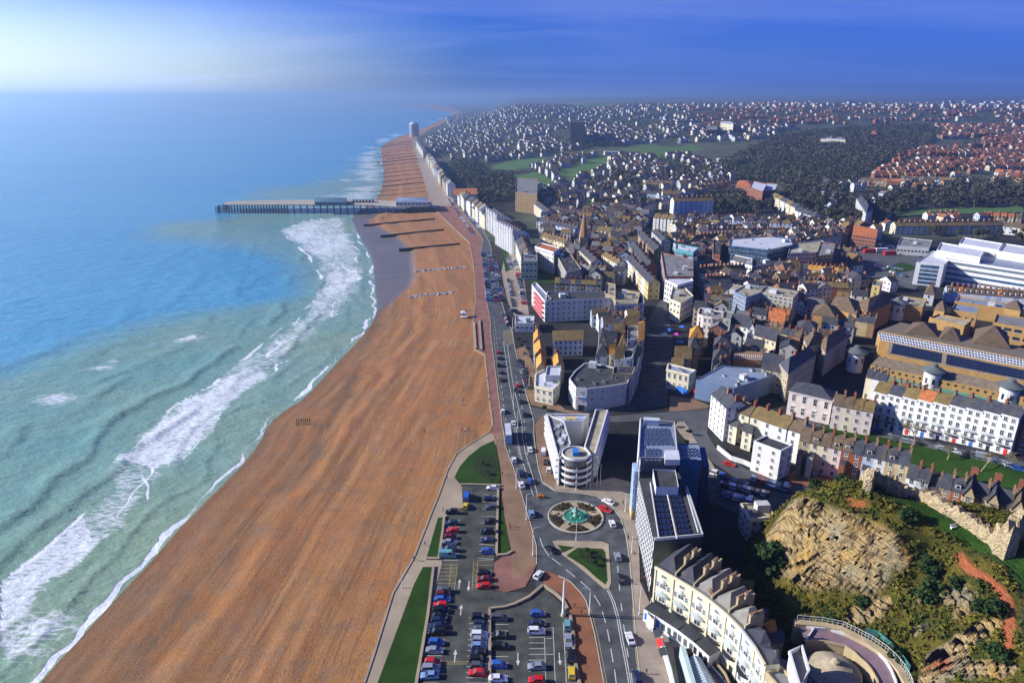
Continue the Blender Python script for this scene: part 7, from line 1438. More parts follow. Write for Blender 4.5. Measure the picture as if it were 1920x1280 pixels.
for (desc, A, B, h, dep, n_, pal, rms, fl, kw) in (
 ('small white row beside the church spire', (1085,468), (1110,492), 10, 8, 4, ['white','cream'], ('slate',), 3, {}), ('cream row in the shade above the hotel roofs', (1128,478), (1156,494), 10, 7, 4, ['cream','white'], ('mtile',), 3, {}),
 ('cream gables above the tall white hotel', (1014,443), (1058,456), 10, 9, 7, ['cream','buff','cream'], ('mtile','btile'), 3, {}), ('pale row behind the turreted blocks', (1010,415), (1052,424), 11, 9, 7, ['pale','bluew','white'], ('slate',), 3, {}),
 ('blue shaded row left of the spire', (1018,418), (1078,430), 12, 9, 9, ['bluew','pale'], ('slate',), 4, {}), ('white terrace running down from the sandy flats', (984,368), (1024,400), 12, 9, 8, ['white','cream'], ('mtile','slate'), 4, {}),
 ('dark roofed row under the park', (1030,392), (1100,404), 9, 9, 9, ['pale','bbrick'], ('slate',), 3, {}), ('shaded row above the dark streets', (1075,404), (1180,412), 10, 9, 12, ['pale','bbrick','buff'], ('slate','slate','mtile'), 3, {}),
 ('white villas above the brick tower', (1222,434), (1240,452), 12, 8, 3, ['white','pale'], ('slate',), 3, {}), ('pale ridge row right of the high street', (1225,408), (1265,412), 13, 11, 3, ['white'], ('mtile',), 5, {'gap': .2}),
 ('terrace of blueish villas on the rise', (1288,407), (1490,420), 13, 11, 9, ['bluew','white','bluew'], ('mtile','slate'), 4, {'gap': .18, 'roof': 'hip'}), ('long pale terrace below the wooded bank', (1264,378), (1338,376), 15, 12, 8, ['bluew','white'], ('mtile',), 5, {}),
 ('white block above the long terrace', (1243,364), (1276,364), 12, 12, 2, ['white'], ('mtile',), 4, {}), ('cream ridge houses near the brick flats', (1310,352), (1375,344), 9, 9, 8, ['cream','buff','white'], ('mtile','otile'), 3, {'gap': .2}), ('buff row above the park edge', (1210,342), (1262,344), 8, 9, 6, ['buff','cream'], ('mtile','btile'), 2, {'gap': .2}),
 ('pale cottages above the long terrace', (1200,362), (1236,364), 8, 9, 4, ['pale','bluew'], ('slate',), 2, {}), ('cream villas right of the brick flats', (1446,366), (1492,390), 12, 9, 5, ['cream','white'], ('mtile','slate'), 4, {'gap': .1}), ('white villas below the cream villas', (1490,394), (1524,406), 12, 10, 4, ['bluew','white'], ('slate',), 4, {'gap': .15}),
 ('blue shaded terrace on the right hillside', (1688,334), (1790,338), 9, 9, 14, ['bluew','bluew','white'], ('slate','mtile'), 3, {}), ('red roofed terrace on the right hillside', (1614,338), (1688,340), 8, 9, 9, ['rbrick','pale','buff'], ('btile','terra'), 3, {}), ('brick terrace at the right edge of the hillside', (1865,322), (1925,326), 11, 10, 8, ['white','rbrick','bluew','rbrick'], ('slate','terra'), 4, {}),
 ('long cream row below the right hand wood', (1680,424), (1880,422), 9, 10, 20, ['cream','yellow','white','sage','cream'], ('mtile','btile'), 3, {}), ('far right cream row below the wood', (1880,424), (1945,430), 8, 10, 6, ['white','buff'], ('btile',), 2, {}), ('brown bungalows above the long cream row', (1740,404), (1800,402), 5, 9, 6, ['white','rbrick'], ('terra','btile'), 1, {'gap': .3}), ('low brown roofed houses at the wood edge', (1850,404), (1920,408), 6, 9, 5, ['cream','buff'], ('terra','btile'), 2, {'gap': .3}),
 ('pale curved terrace before the beige office', (1312,512), (1400,506), 10, 9, 12, ['pale','cream','white'], ('mtile','slate'), 3, {}), ('second pale terrace before the beige office', (1322,530), (1372,528), 10, 9, 7, ['pale','sage'], ('slate',), 3, {}), ('row of gables behind the blue glass office', (1290,450), (1366,444), 9, 9, 11, ['pale','buff','bluew'], ('mtile','slate'), 3, {}),
 ('blue shaded row above the glass office', (1310,436), (1480,436), 9, 9, 18, ['bluew','pale','buff'], ('slate','mtile'), 3, {}), ('orange gabled houses between offices and halls', (1505,504), (1580,512), 9, 9, 9, ['bbrick','buff','cream'], ('otile','slate','mtile'), 3, {}), ('shaded houses left of the halls', (1500,534), (1590,540), 9, 9, 10, ['bbrick','buff','rbrick'], ('slate','mtile'), 3, {}),
 ('houses beyond the orange gables', (1500,486), (1590,490), 9, 9, 9, ['bbrick','pale','rbrick'], ('slate',), 3, {}), ('dark houses right of the tan office', (1590,598), (1640,606), 9, 8, 4, ['bbrick','buff'], ('slate',), 2, {}), ('grey houses behind the hotel courtyard', (1060,500), (1130,512), 10, 9, 8, ['bbrick','pale','buff'], ('slate','grey'), 3, {}), ('houses in shade behind the pale hotel', (1040,530), (1128,534), 9, 8, 9, ['bbrick','conc','pale'], ('slate','mtile'), 3, {}),
 ('dim row along the high street', (1196,440), (1226,470), 10, 9, 5, ['bbrick','buff'], ('slate',), 3, {}), ('dim row facing the brick theatre', (1180,460), (1210,500), 10, 9, 6, ['bbrick','conc'], ('slate',), 3, {}), ('shaded houses below the ridge', (1110,430), (1180,438), 9, 9, 8, ['bbrick','buff','pale'], ('slate','mtile'), 3, {}), ('houses above the old lanes', (1320,560), (1400,566), 9, 8, 7, ['bbrick','conc','pale'], ('slate','mtile'), 3, {}),
 ('houses in the shade of the beige office', (1400,582), (1480,590), 8, 8, 7, ['bbrick','rbrick','buff'], ('slate','terra'), 2, {}), ('brown houses left of the white pillared house', (1440,620), (1500,632), 8, 8, 5, ['bbrick','buff','cream'], ('btile','slate'), 2, {}), ('houses beside the station yard', (1560,470), (1600,476), 8, 8, 4, ['rbrick','pale'], ('slate',), 2, {})):
    row(desc, A, B, h, dep, n_, pal, kw.pop('roof', 'gable'), rms, fl, f'houses in the {desc}'[:70], joined=True, seed=int(A[0]), name='villa' if kw.get('gap') else ('terraced_house' if A[1] < 440 else 'town_house'), **kw)
for pp, h, wl, rm, fl, lab in ((((1380,346),(1412,352),(1418,342),(1386,338)), 11, 'rbrick', 'terra', 4, 'lower left wing of the stepped red brick flats'), (((1406,352),(1430,360),(1438,346),(1412,340)), 17, 'rbrick', 'light', 6, 'middle tower of the stepped red brick flats'), (((1430,360),(1454,356),(1458,346),(1436,344)), 13, 'rbrick', 'light', 5, 'right wing of the stepped red brick flats'),
                               (((1070,230),(1097,230),(1096,226),(1071,226)), 52, 'bbrick', 'dark', 13, 'dark brick tower block standing alone in the hazy town'), (((1325,244),(1345,244),(1345,236),(1326,236)), 16, 'rbrick', 'grey', 5, 'brick block of flats on the far ridge'), (((1352,232),(1375,234),(1372,226),(1350,224)), 14, 'cream', 'light', 4, 'cream flats on the far ridge'), (((1633,252),(1646,252),(1645,246),(1634,246)), 9, 'rbrick', 'terra', 2, 'red brick house alone among the far woods'), (((1606,372),(1624,400),(1637,392),(1618,368)), 16, 'white', 'slate', 5, 'tall narrow white house standing apart at the wood edge'), (((1538,262),(1585,264),(1583,257),(1540,255)), 9, 'cream', 'light', 3, 'pale school block among the woods')):
    bld('flats', lab, 'building', pp, h, wl, roof='flat' if rm in ('light','dark','grey') else 'hip', rmat=rm, floors=fl, joined=True, sp=3)
x, y_, z = PT(777,256,0); hh = 44; t = Thing('rounded_tower', 'tall ship-like white tower block at the far end of the seafront', 'building', (x, y_, 0)); m = MB(); m.cyl((x, y_, 0), 17, 17, hh, 20); t.part('wall', m, WHITE)
for k in range(12): m = MB(); m.cyl((x, y_, 2+k*3.4), 17.4, 17.4, 1.7, 20, cap=False); t.part('window_band', m, GLASS)
m = MB(); m.cyl((x, y_, hh), 12, 11, 5, 16); t.part('roof', m, FLATL)
# market stalls in the dark square
for i, (px, py, mt, c_) in enumerate(((1256,618,BLUE,'blue'),(1270,626,stone('magenta_cloth', (.55,.06,.45), .1, .7),'magenta'),(1280,612,BLUE,'blue and white'),(1245,626,FRAME,'white'),(1275,640,BLUE,'small blue'))):
    x, y_ = P(px, py, 2.5); t = Thing('market_stall', f'{c_} market stall awning in the shaded square, {ORD[i]} of the five', 'stall', (x, y_, 0), 'market stalls in the square'); m = MB(); m.cyl((x, y_, 2.4), 2.6, .1, 1.1, 4, cap=False); t.part('awning', m, mt)
    m = MB(); [m.bar((x+sx*1.6, y_+sy*1.6, 0), (x+sx*1.6, y_+sy*1.6, 2.5), .1) for sx in (-1,1) for sy in (-1,1)]; t.part('frame', m, GREYM)
# ------------------------------------------------------------------ pier, groynes, beach things
WOODD = stone('wet_timber', (.055,.045,.035), .35, .9); WOODL = stone('deck_boards', (.42,.38,.30), .2, .8, streak=False); IRON = stone('pier_iron', (.10,.15,.20), .3, .6)
zd = 6.5; N0 = P(812,385,zd); N1 = P(745,386,zd); t = Thing('pier', 'long pleasure pier on many iron piles reaching out into the sea', 'pier', (N0[0], N0[1], SEA))
nr = [(812,387),(742,388),(700,385),(640,384),(560,384),(540,384),(430,384),(418,383)]; fr = [(806,376),(742,377),(700,375),(640,374),(560,375),(540,375),(440,377),(425,378)]
for a, b, c, d in zip(nr[:-1], nr[1:], fr[1:], fr[:-1]):
    m = MB(); m.prism(ccw([P(*q, zd) for q in (a, b, c, d)]), zd-.9, zd, 0, tm=1, bottom=True); t.part('deck', m, [IRON, WOODL])
pm = MB(); pm.cyl((0,0,0), .55, .55, zd-SEA+5, 7); pme = pm.mesh('pile', IRON)
r = random.Random(9); cnt = 0
def edge(line, x):
    for a, b in zip(line[:-1], line[1:]):
        if b[0] <= x <= a[0]: return lerp(a, b, (a[0]-x)/(a[0]-b[0]))
    return line[-1]
x = 800.0
while x > 412:
    dense = x < 545
    A, B = P(*edge(nr, x), zd), P(*edge(fr, x), zd)
    for k in range(4 if dense else 3):
        p = lerp(A, B, (k+.08)/(3.2 if dense else 2.2)); o = t.inst('pile', pme, (p[0], p[1], SEA-5)); cnt += 1
    if dense: m = MB(); q = P(*edge(nr, max(414, x-5)), zd); m.bar((A[0], A[1], SEA+.5), (q[0], q[1], zd-1), .28); m.bar((A[0], A[1], zd-1), (q[0], q[1], SEA+.5), .28); t.part('brace', m, IRON)
    else: m = MB(); m.bar((A[0], A[1], zd-1.6), (B[0], B[1], zd-1.6), .6); t.part('cross_beam', m, IRON)
    x -= 5.5 if dense else 12.5
for xx in range(403, 418, 3):
    p = P(xx, 384, zd)
    for k in range(4): t.inst('pile', pme, (p[0]+r.uniform(-1,1), p[1]+k*8, SEA-6.0-r.uniform(0,2)))
m = MB(); ln = [P(*q, zd) for q in nr]
for a, b in zip(ln[:-1], ln[1:]):
    m.bar((*a, zd+1.1), (*b, zd+1.1), .14); n_ = int(math.dist(a, b)/4)+1
    for k in range(n_): q = lerp(a, b, k/n_); m.bar((*q, zd), (*q, zd+1.1), .12)
t.part('railing', m, FRAME)
def pav(label, q4, h, rm, nm='pavilion', wl=IRON, ro='hip'):
    q = [P(x, y_, zd+h) for x, y_ in q4]; tt = Thing(nm, label, 'pavilion', (q[0][0], q[0][1], zd)); m = MB(); m.prism(q, zd, zd+h, 0, top=False); r_, g = pitched(q, zd+h, 2.2, ro); [m.tri(*[g.v[i] for i in f]) for f in g.f]; tt.part('wall', m, wl); tt.part('roof', r_, rm)
    jm = MB(); facade(tt, q[0], q[1], zd, zd+h, 1, 4.5, (2.6,2.2), 'sash', jm); tt.part('windows', jm, [FRAME, BGLASS], kind='stuff') if jm.f else 0
pav('dark timber pavilion with low roof in the middle of the pier', ((590,379),(650,379),(650,371),(590,371)), 4.5, stone('pav_roof', (.10,.18,.24), .2, .6)); pav('long pale hall at the landward end of the pier', ((742,379),(806,379),(800,370),(744,370)), 5, FLATB, 'pier_hall', PALE)
for i in range(7): q = [P(661+i*6+a, b, zd+2.6) for a, b in ((0,376),(4,376),(4,374),(0,374))]; tt = Thing('kiosk', f'small dark pier kiosk, {ordw(i)} from the left in the line of seven', 'kiosk', (q[0][0], q[0][1], zd), 'kiosks on the pier'); m = MB(); m.prism(q, zd, zd+2.6, 0, top=False); r_, g = pitched(q, zd+2.6, 1, 'hip'); tt.part('wall', m, IRON); tt.part('roof', r_, SLATE)
# groynes
def beach_z(x, y_):
    if not inpoly(x, y_, LANDPOLY):
        a = float(pdist(x, y_, SEAWALL)[0]); b = float(pdist(x, y_, SHORE)[0]); s_ = bool(inpoly(x, y_, SEAPOLY)); return SEA-.1 if s_ else -.3-3.7*(a/(a+b))**1.15
    return 0.0
def groyne(A, B, label, group, hg=1.5):
    a, b = P(*A, -2.5), P(*B, -1.2); L = math.dist(a, b); n_ = max(6, int(L/3.5)); t = Thing('groyne', label, 'groyne', (a[0], a[1], -3), group); m = MB(); pmm = MB(); pts = [lerp(a, b, k/n_) for k in range(n_+1)]; zt = [beach_z(*p)+hg for p in pts]
    for k in range(n_):
        p, q = pts[k], pts[k+1]; m.quad((*p, zt[k]-5), (*q, zt[k+1]-5), (*q, zt[k+1]), (*p, zt[k])); m.quad((q[0], q[1]+.5, zt[k+1]-5), (p[0], p[1]+.5, zt[k]-5), (p[0], p[1]+.5, zt[k]), (q[0], q[1]+.5, zt[k+1])); m.quad((*p, zt[k]), (*q, zt[k+1]), (q[0], q[1]+.5, zt[k+1]), (p[0], p[1]+.5, zt[k]))
    for k in range(n_+1): pmm.box((pts[k][0], pts[k][1]-.25, zt[k]-4), (.45,.45,4.7))
    t.part('boards', m, WOODD); t.part('posts', pmm, WOODD)
for i, (A, B) in enumerate((((682,422),(815,413)), ((714,443),(832,433)), ((749,469),(862,460)))): groyne(A, B, ('long timber groyne just below the pier beside the wet sand','timber groyne, middle of the three between pier and wet sand','timber groyne nearest the camera ending at the wet sand')[i], 'timber groynes below the pier')
ys = [364,356,347,338,330,322,315,308,302,296,291,286,282,278,274,271,268]
for i, y_ in enumerate(ys): f = i/len(ys); groyne((708-14*math.sin(i*1.9)+8*f, y_+2), (798-24*f-(2 if i > 2 else 0), y_-3), f'dark timber groyne, {ordw(i)} beyond the pier on the far beach', 'timber groynes beyond the pier', RND.uniform(.5, 1.3))
for k, (A, B, nn) in enumerate((((777,508),(877,503),60), ((768,555),(848,550),46))):
    r = random.Random(k+3); a, b = P(*A, -2), P(*B, -1); t = Thing('rock_groyne', ('upper row of pale boulders crossing the shingle','lower row of pale boulders crossing the shingle')[k], 'rock groyne', (a[0], a[1], -2)); bm_ = stone('boulder', (.36,.37,.38), .25, .9) if k == 0 else MATS['boulder']; vs_ = []
    for q in range(4):
        m = MB(); ic = [(r.uniform(.8,1.2)*x, r.uniform(.8,1.2)*y, r.uniform(.8,1.2)*z) for x, y, z in ((1,0,.2),(.4,.9,.1),(-.7,.7,.15),(-1,-.3,.1),(-.2,-1,.1),(.8,-.7,.2),(.5,.2,1),(-.4,.3,.9),(-.1,-.5,1.0))]; nv = len(ic); m.v = ic; m.f = [(0,1,6),(1,7,6),(1,2,7),(2,3,7),(3,8,7),(3,4,8),(4,5,8),(5,6,8),(5,0,6),(6,7,8)]; m.m = [0]*10; vs_.append(m.mesh('boulder', bm_))
    for i in range(nn): p = lerp(a, b, (i+r.random())/nn); p = (p[0]+r.uniform(-1,1), p[1]+r.uniform(-1.6,1.6)); o = t.inst('boulder', r.choice(vs_), (p[0], p[1], beach_z(*p)-.2), r.uniform(0, 6)); s_ = r.uniform(.8, 1.5); o.scale = (s_, s_, s_)
t = Thing('old_groyne', 'cluster of short dark timber posts standing in the lower shingle', 'groyne', (*P(568,792,-3), -3.5))
for i in range(7):
    for j in range(1 if i > 1 else 2): x_, y_ = P(556+i*4.2, 790+j*7, -3.2); m = MB(); m.box((x_, y_, beach_z(x_, y_)-.5), (.28,.28,2.1)); t.part('post', m, WOODD)
a, b = P(556,793,-3), P(584,795,-3); m = MB(); m.bar((*a, beach_z(*a)+.3), (*b, beach_z(*b)+.3), .18); t.part('rail', m, WOODD)
x_, y_ = P(870,596,-.8); z = beach_z(x_, y_); t = Thing('lifeguard_hut', 'small white lifeguard hut on stilts on the upper shingle', 'hut', (x_, y_, z)); m = MB(); m.box((x_, y_, z+1.2), (3,2.6,2.4)); t.part('cabin', m, WHITE); q = [(x_-1.9,y_-1.7),(x_+1.9,y_-1.7),(x_+1.9,y_+1.7),(x_-1.9,y_+1.7)]; r_, g = pitched(q, z+3.7, 1, 'hip', .2); t.part('roof', r_, FLATL); m = MB(); m.box((x_, y_-2, z+1.1), (4.6,2.0,.15), 0, 0, True); t.part('platform', m, FRAME)
for sx in (-1.3,1.3):
    for sy in (-1.1,1.1): m = MB(); m.box((x_+sx, y_+sy, z-.3), (.2,.2,1.6)); t.part('stilt', m, GREYM)
t.inst('window', winmesh(1.2,1.0), (x_, y_-1.33, z+2.5)); x_, y_ = P(877,597,-.8); m = MB(); m.box((x_+1, y_-1.5, beach_z(x_, y_)), (4.5,1.6,.9)); tag(obj('rescue_boat', m.mesh('rescue_boat', DARKM), None), 'dark rescue craft lying beside the lifeguard hut', 'boat')
t = Thing('beach_steps', 'pale concrete access ramp with dark slot between promenade and shingle', 'steps', (*P(897,630), 0))
for line, mt, wd, h in (([(889,606),(892,655)], TAN, 1.2, .7), ([(899,602),(903,657)], TAN, 1.0, .9), ([(894,604),(898,656)], DARKM, 2.2, .12)): m = MB(); strip(m, PL(line), wd, -.6, h); t.part('slot' if mt is DARKM else 'wall', m, mt)
# ------------------------------------------------------------------ packed roofs, suburbs, woods
OCC = {}
for cx, cy_, q in FOOT:
    x0, x1 = min(p[0] for p in q), max(p[0] for p in q); y0, y1 = min(p[1] for p in q), max(p[1] for p in q)
    for i in range(int(x0//8), int(x1//8)+1):
        for j in range(int(y0//8), int(y1//8)+1): OCC.setdefault((i, j), []).append(q)
def free(x, y_, r=6):
    for i in range(int((x-r)//8), int((x+r)//8)+1):
        for j in range(int((y_-r)//8), int((y_+r)//8)+1):
            for q in OCC.get((i, j), ()):
                if inpoly(x, y_, q): return False
                if float(pdist(np.array([x]), np.array([y_]), q+[q[0]])[0][0]) < r: return False
    return True
class Mass:
    """many small houses in one mesh, wall and roof colours as face colours"""
    def __init__(s): s.v = []; s.f = []; s.c = []; s.n = 0
    def quads(s, V, cols): s.v.append(V); s.c += cols; k = len(V)//4; s.f.append(np.arange(k*4).reshape(-1, 4)+s.n); s.n += len(V)
    def house(s, x, y_, z, a, L, W, h, rh, wc, rc, win=0, chim=False):
        ca, sa = math.cos(a), math.sin(a); T2 = lambda u, v, w: (x+u*ca-v*sa, y_+u*sa+v*ca, z+w); l, w = L/2, W/2; o = .3; V = []; c = []
        def q(*p, col): V.extend(p); c.append(col)
        B = [(-l,-w),(l,-w),(l,w),(-l,w)]
        for k in range(4): p, r = B[k], B[(k+1) % 4]; q(T2(*p,-4), T2(*r,-4), T2(*r,h), T2(*p,h), col=wc)
        q(T2(l,-w,h), T2(l,w,h), T2(l,0,h+rh), T2(l,0,h+rh), col=wc); q(T2(-l,w,h), T2(-l,-w,h), T2(-l,0,h+rh), T2(-l,0,h+rh), col=wc)
        q(T2(-l-o,-w-o,h-.2), T2(l+o,-w-o,h-.2), T2(l+o,0,h+rh), T2(-l-o,0,h+rh), col=rc); q(T2(l+o,w+o,h-.2), T2(-l-o,w+o,h-.2), T2(-l-o,0,h+rh), T2(l+o,0,h+rh), col=rc)
        if win:
            nf = max(1, int(h/2.9)); g = (.02,.025,.035)
            for f in range(nf):
                zc = h*(f+.55)/nf
                for side, (A, Bq) in enumerate((((-l,-w),(l,-w)), ((-l,w),(-l,-w)))):
                    LL = math.hypot(Bq[0]-A[0], Bq[1]-A[1]); nn = max(1, int(LL/3)); ux, uy = (Bq[0]-A[0])/LL, (Bq[1]-A[1])/LL; nx, ny = uy*.07, -ux*.07
                    for k in range(nn): s0 = LL*(k+.5)/nn; px_, py_ = A[0]+ux*s0+nx, A[1]+uy*s0+ny; q(T2(px_-ux*.5,py_-uy*.5,zc-.75), T2(px_+ux*.5,py_+uy*.5,zc-.75), T2(px_+ux*.5,py_+uy*.5,zc+.75), T2(px_-ux*.5,py_-uy*.5,zc+.75), col=g)
        if chim:
            for u in ((l*.85),):
                for (du0, dv0, du1, dv1) in ((-.4,-.9,.4,-.9),(.4,-.9,.4,.9),(.4,.9,-.4,.9),(-.4,.9,-.4,-.9)): q(T2(u+du0,dv0,h+rh-1.5), T2(u+du1,dv1,h+rh-1.5), T2(u+du1,dv1,h+rh+1.5), T2(u+du0,dv0,h+rh+1.5), col=(.25,.12,.07))
                q(T2(u-.4,-.9,h+rh+1.5), T2(u+.4,-.9,h+rh+1.5), T2(u+.4,.9,h+rh+1.5), T2(u-.4,.9,h+rh+1.5), col=(.30,.15,.09))
        s.quads(np.array(V, float), c)
    def build(s, name, mat, label=None):
        V = np.concatenate(s.v); F = np.concatenate(s.f); c = np.repeat(np.array(s.c, float), 4, axis=0); c = np.c_[c, np.ones(len(c))]
        me = bpy.data.meshes.new(name); nf = len(F); me.vertices.add(len(V)); me.vertices.foreach_set('co', V.astype(np.float32).ravel()); me.loops.add(nf*4); me.loops.foreach_set('vertex_index', F.ravel().astype(np.int32)); me.polygons.add(nf); me.polygons.foreach_set('loop_start', np.arange(0, nf*4, 4, dtype=np.int32))
        a = me.attributes.new('tone', 'FLOAT_COLOR', 'POINT'); a.data.foreach_set('color', c.astype(np.float32).ravel()); me.materials.append(mat); me.update(calc_edges=True); o = obj(name, me); tag(o, kind='stuff'); return o
n = NT('house_mass'); a = n.attr('tone'); k = n.noise(n.pos(), .5, 4, .7); n.col(n.mix(n.rng(k, .35, .65, 0, .45), a.outputs['Color'], n.mix(1.0, a.outputs['Color'], (.45,.42,.40), 'MULTIPLY'))); n.rough(.8, .2); MASSM = n.m
WC = {'w': [(.72,.71,.68),(.70,.66,.55),(.66,.58,.42),(.50,.50,.50),(.45,.52,.62)], 'b': [(.30,.11,.06),(.34,.16,.09),(.40,.22,.12),(.55,.48,.36),(.66,.64,.60)], 't': [(.22,.15,.10),(.36,.30,.22),(.58,.53,.40),(.66,.63,.56),(.26,.12,.08),(.70,.69,.66),(.44,.45,.46),(.40,.46,.54)]}
RC = {'s': [(.055,.06,.075),(.08,.08,.09),(.12,.09,.07)], 't': [(.24,.09,.05),(.18,.08,.05),(.13,.09,.07),(.30,.13,.06)], 'm': [(.045,.048,.058),(.13,.10,.055),(.09,.065,.048),(.08,.08,.085),(.20,.14,.05),(.06,.062,.07),(.17,.165,.16),(.05,.052,.06)]}
FPOLY = [[PT(a, b)[:2] for a, b in pp] for pp, _ in FIELDS]
near_m, far_m = Mass(), Mass(); rr = random.Random(21); ROADW = PL(ROADL, 0) + PL(ROADR, 0)
streetp = [PL(p_, 0) for p_ in ([(1195,440),(1235,440),(1250,560),(1262,640),(1250,765),(1125,780),(1190,720),(1208,640),(1225,560),(1205,500)], [(1230,600),(1300,590),(1300,650),(1240,650)], [(1590,600),(1650,560),(1700,560),(1640,640),(1600,740),(1540,730),(1580,660)], [(1500,470),(1700,450),(1720,520),(1620,560),(1600,500)])]
TREES_N = []; TREES_F = []
def district(px, dirdeg, rowgap, along_, L, W, h, wk, rk, dens, tree=0.0, mass=None, win=1, hv=2.0, rad=None, zmin=0, gate=0.0):
    poly = [PT(a, b)[:2] for a, b in px]; xs = [p[0] for p in poly]; ys_ = [p[1] for p in poly]; cx, cy_ = sum(xs)/len(xs), sum(ys_)/len(ys_); D = max(max(xs)-min(xs), max(ys_)-min(ys_)); ca, sa = math.cos(R(dirdeg)), math.sin(R(dirdeg))
    U, V = [], []
    v = -D
    while v < D:
        u = -D; off = rr.uniform(-3, 3)
        while u < D: U.append(u+rr.uniform(-1, 1)*along_*.08); V.append(v+off*.3); u += along_*(1 if rr.random() > .08 else 1.8)
        v += rowgap*rr.uniform(.85, 1.2)
    U, V = np.array(U), np.array(V); bend = (fbm(U*ca+cx, V+cy_, D*.5+1, 7, 2)-.5)*D*.25; X = cx+U*ca-(V+bend)*sa; Y = cy_+U*sa+(V+bend)*ca; k = inpoly(X, Y, poly)
    for fp in FPOLY: k &= ~inpoly(X, Y, fp)
    X, Y = X[k], Y[k]; Z = T(X, Y); GA = fbm(X, Y, 75, 31, 3)
    for x, y_, z, ga in zip(X, Y, Z, GA):
        q = rr.random() if ga > gate else 2
        if q > dens:
            if rr.random() < tree*.95: TREES_F.append((x, y_, z, rr.uniform(3, 5.5) if mass is near_m else rr.uniform(4, 8.5)))
            continue
        if mass is near_m and (not free(x, y_, rad or max(L, W)*.5) or any(inpoly(x, y_, s_) for s_ in streetp)): continue
        hh = h+rr.uniform(-hv, hv); mass.house(x, y_, z, R(dirdeg+rr.uniform(-4, 4))+(math.pi/2 if rr.random() < (.12 if gate else .25) else 0), L*rr.uniform(.85, 1.2), W*rr.uniform(.85, 1.15), hh, W*.33, rr.choice(WC[wk]), rr.choice(RC[rk]), win, win > 0)
        if rr.random() < tree: TREES_F.append((x+rr.uniform(-9, 9), y_-rowgap*.38, z, rr.uniform(2.5, 5) if mass is near_m else rr.uniform(4, 8)))
# tight town
for px, dg in (([(1000,425),(1120,400),(1230,400),(1195,440),(1210,520),(1140,545),(1060,530),(1062,512),(1010,440)], -20), ([(1262,420),(1500,425),(1640,440),(1640,470),(1560,560),(1500,600),(1340,590),(1300,560),(1262,520)], 12), ([(1300,600),(1500,600),(1620,560),(1620,640),(1520,700),(1440,690),(1340,660),(1290,700)], -25), ([(1110,600),(1208,598),(1205,690),(1120,690)], 5), ([(1250,655),(1340,640),(1340,690),(1300,700),(1255,680)], -20), ([(1560,480),(1640,470),(1700,520),(1640,560),(1540,560)], 20)):
    district(px, dg, 12, 8.6, 8, 9, 9, 't', 'm', .92, 0, near_m, 1, 3.6, 4.6)
district([(1000,300),(1290,290),(1380,335),(1262,400),(1010,405),(985,360)], 15, 24, 11, 10, 9, 8, 'w', 'm', .7, .7, near_m, 1, gate=.47); district([(1540,345),(1700,340),(1640,430),(1540,430)], 10, 24, 14, 10, 9, 8, 'w', 'm', .25, .8, near_m, 1)
district([(1622,336),(1660,308),(1730,280),(1930,252),(1930,320),(1860,322),(1790,334),(1700,342)], 6, 27, 10.5, 10, 9, 6.5, 'b', 't', .90, .45, near_m, 1, 1, gate=.36); district([(1680,352),(1930,336),(1930,350),(1700,366)], 4, 22, 13, 11, 9, 7, 'b', 'm', .5, .6, near_m, 1)
district([(1640,424),(1930,404),(1930,418),(1660,434)], 4, 18, 14, 9, 9, 6, 'w', 't', .5, .4, near_m, 1)
# seafront hinterland and far suburbs
district([(800,262),(840,240),(1000,232),(1290,240),(1290,268),(1160,272),(1000,296),(905,308),(850,300),(812,290)], 28, 34, 11, 11, 10, 9, 'w', 's', .88, .5, far_m, 1, 3, gate=.49); district([(838,222),(880,212),(1100,203),(1300,206),(1300,242),(1000,234),(845,240)], 20, 55, 15, 14, 11, 8, 'w', 's', .75, .75, far_m, 0, 3, gate=.53)
district([(1290,206),(1600,205),(1930,206),(1930,236),(1740,232),(1520,236),(1300,262)], 8, 52, 15, 14, 10, 7, 'b', 't', .72, .75, far_m, 0, 2, gate=.53); district([(1300,240),(1480,238),(1500,250),(1390,268),(1300,268)], 15, 36, 14, 12, 11, 9, 'w', 's', .7, .7, far_m, 0, gate=.48)
district([(1740,236),(1930,236),(1930,254),(1760,262)], 5, 28, 15, 12, 10, 7, 'b', 't', .75, .4, far_m, 0); district([(856,212),(980,200),(1250,198),(1600,199),(1930,198),(1930,206),(1300,206),(1000,207)], 10, 85, 34, 20, 14, 9, 'w', 't', .22, .95, far_m, 0)
district([(1500,196),(1930,190),(1930,199),(1500,200)], 5, 160, 60, 30, 20, 8, 'w', 's', .25, .3, far_m, 0)
near_m.build('packed_houses', MASSM); far_m.build('distant_houses', MASSM)
for q in ((1375,304,60,14),(1420,300,40,12),(1350,312,50,10),(1060,302,40,10),(1155,290,50,14),(1480,192,260,40),(1870,196,200,40),(1250,196,200,40)):
    x, y_, z = PT(q[0], q[1]); t = Thing('shed', f'long pale flat roofed building {("beside the park road","right of the park road","below the park road","between the two greens","at the edge of the upper green","on the far ridge centre","on the far ridge right","on the far ridge left")[[1375,1420,1350,1060,1155,1480,1870,1250].index(q[0])]}', 'building', (x, y_, z)); m = MB(); m.box((x, y_, z-2), (q[2], q[3], 8)); t.part('wall', m, WHITE); m = MB(); m.box((x, y_, z+6.05), (q[2]+1, q[3]+1, .4)); t.part('roof', m, FLATL)
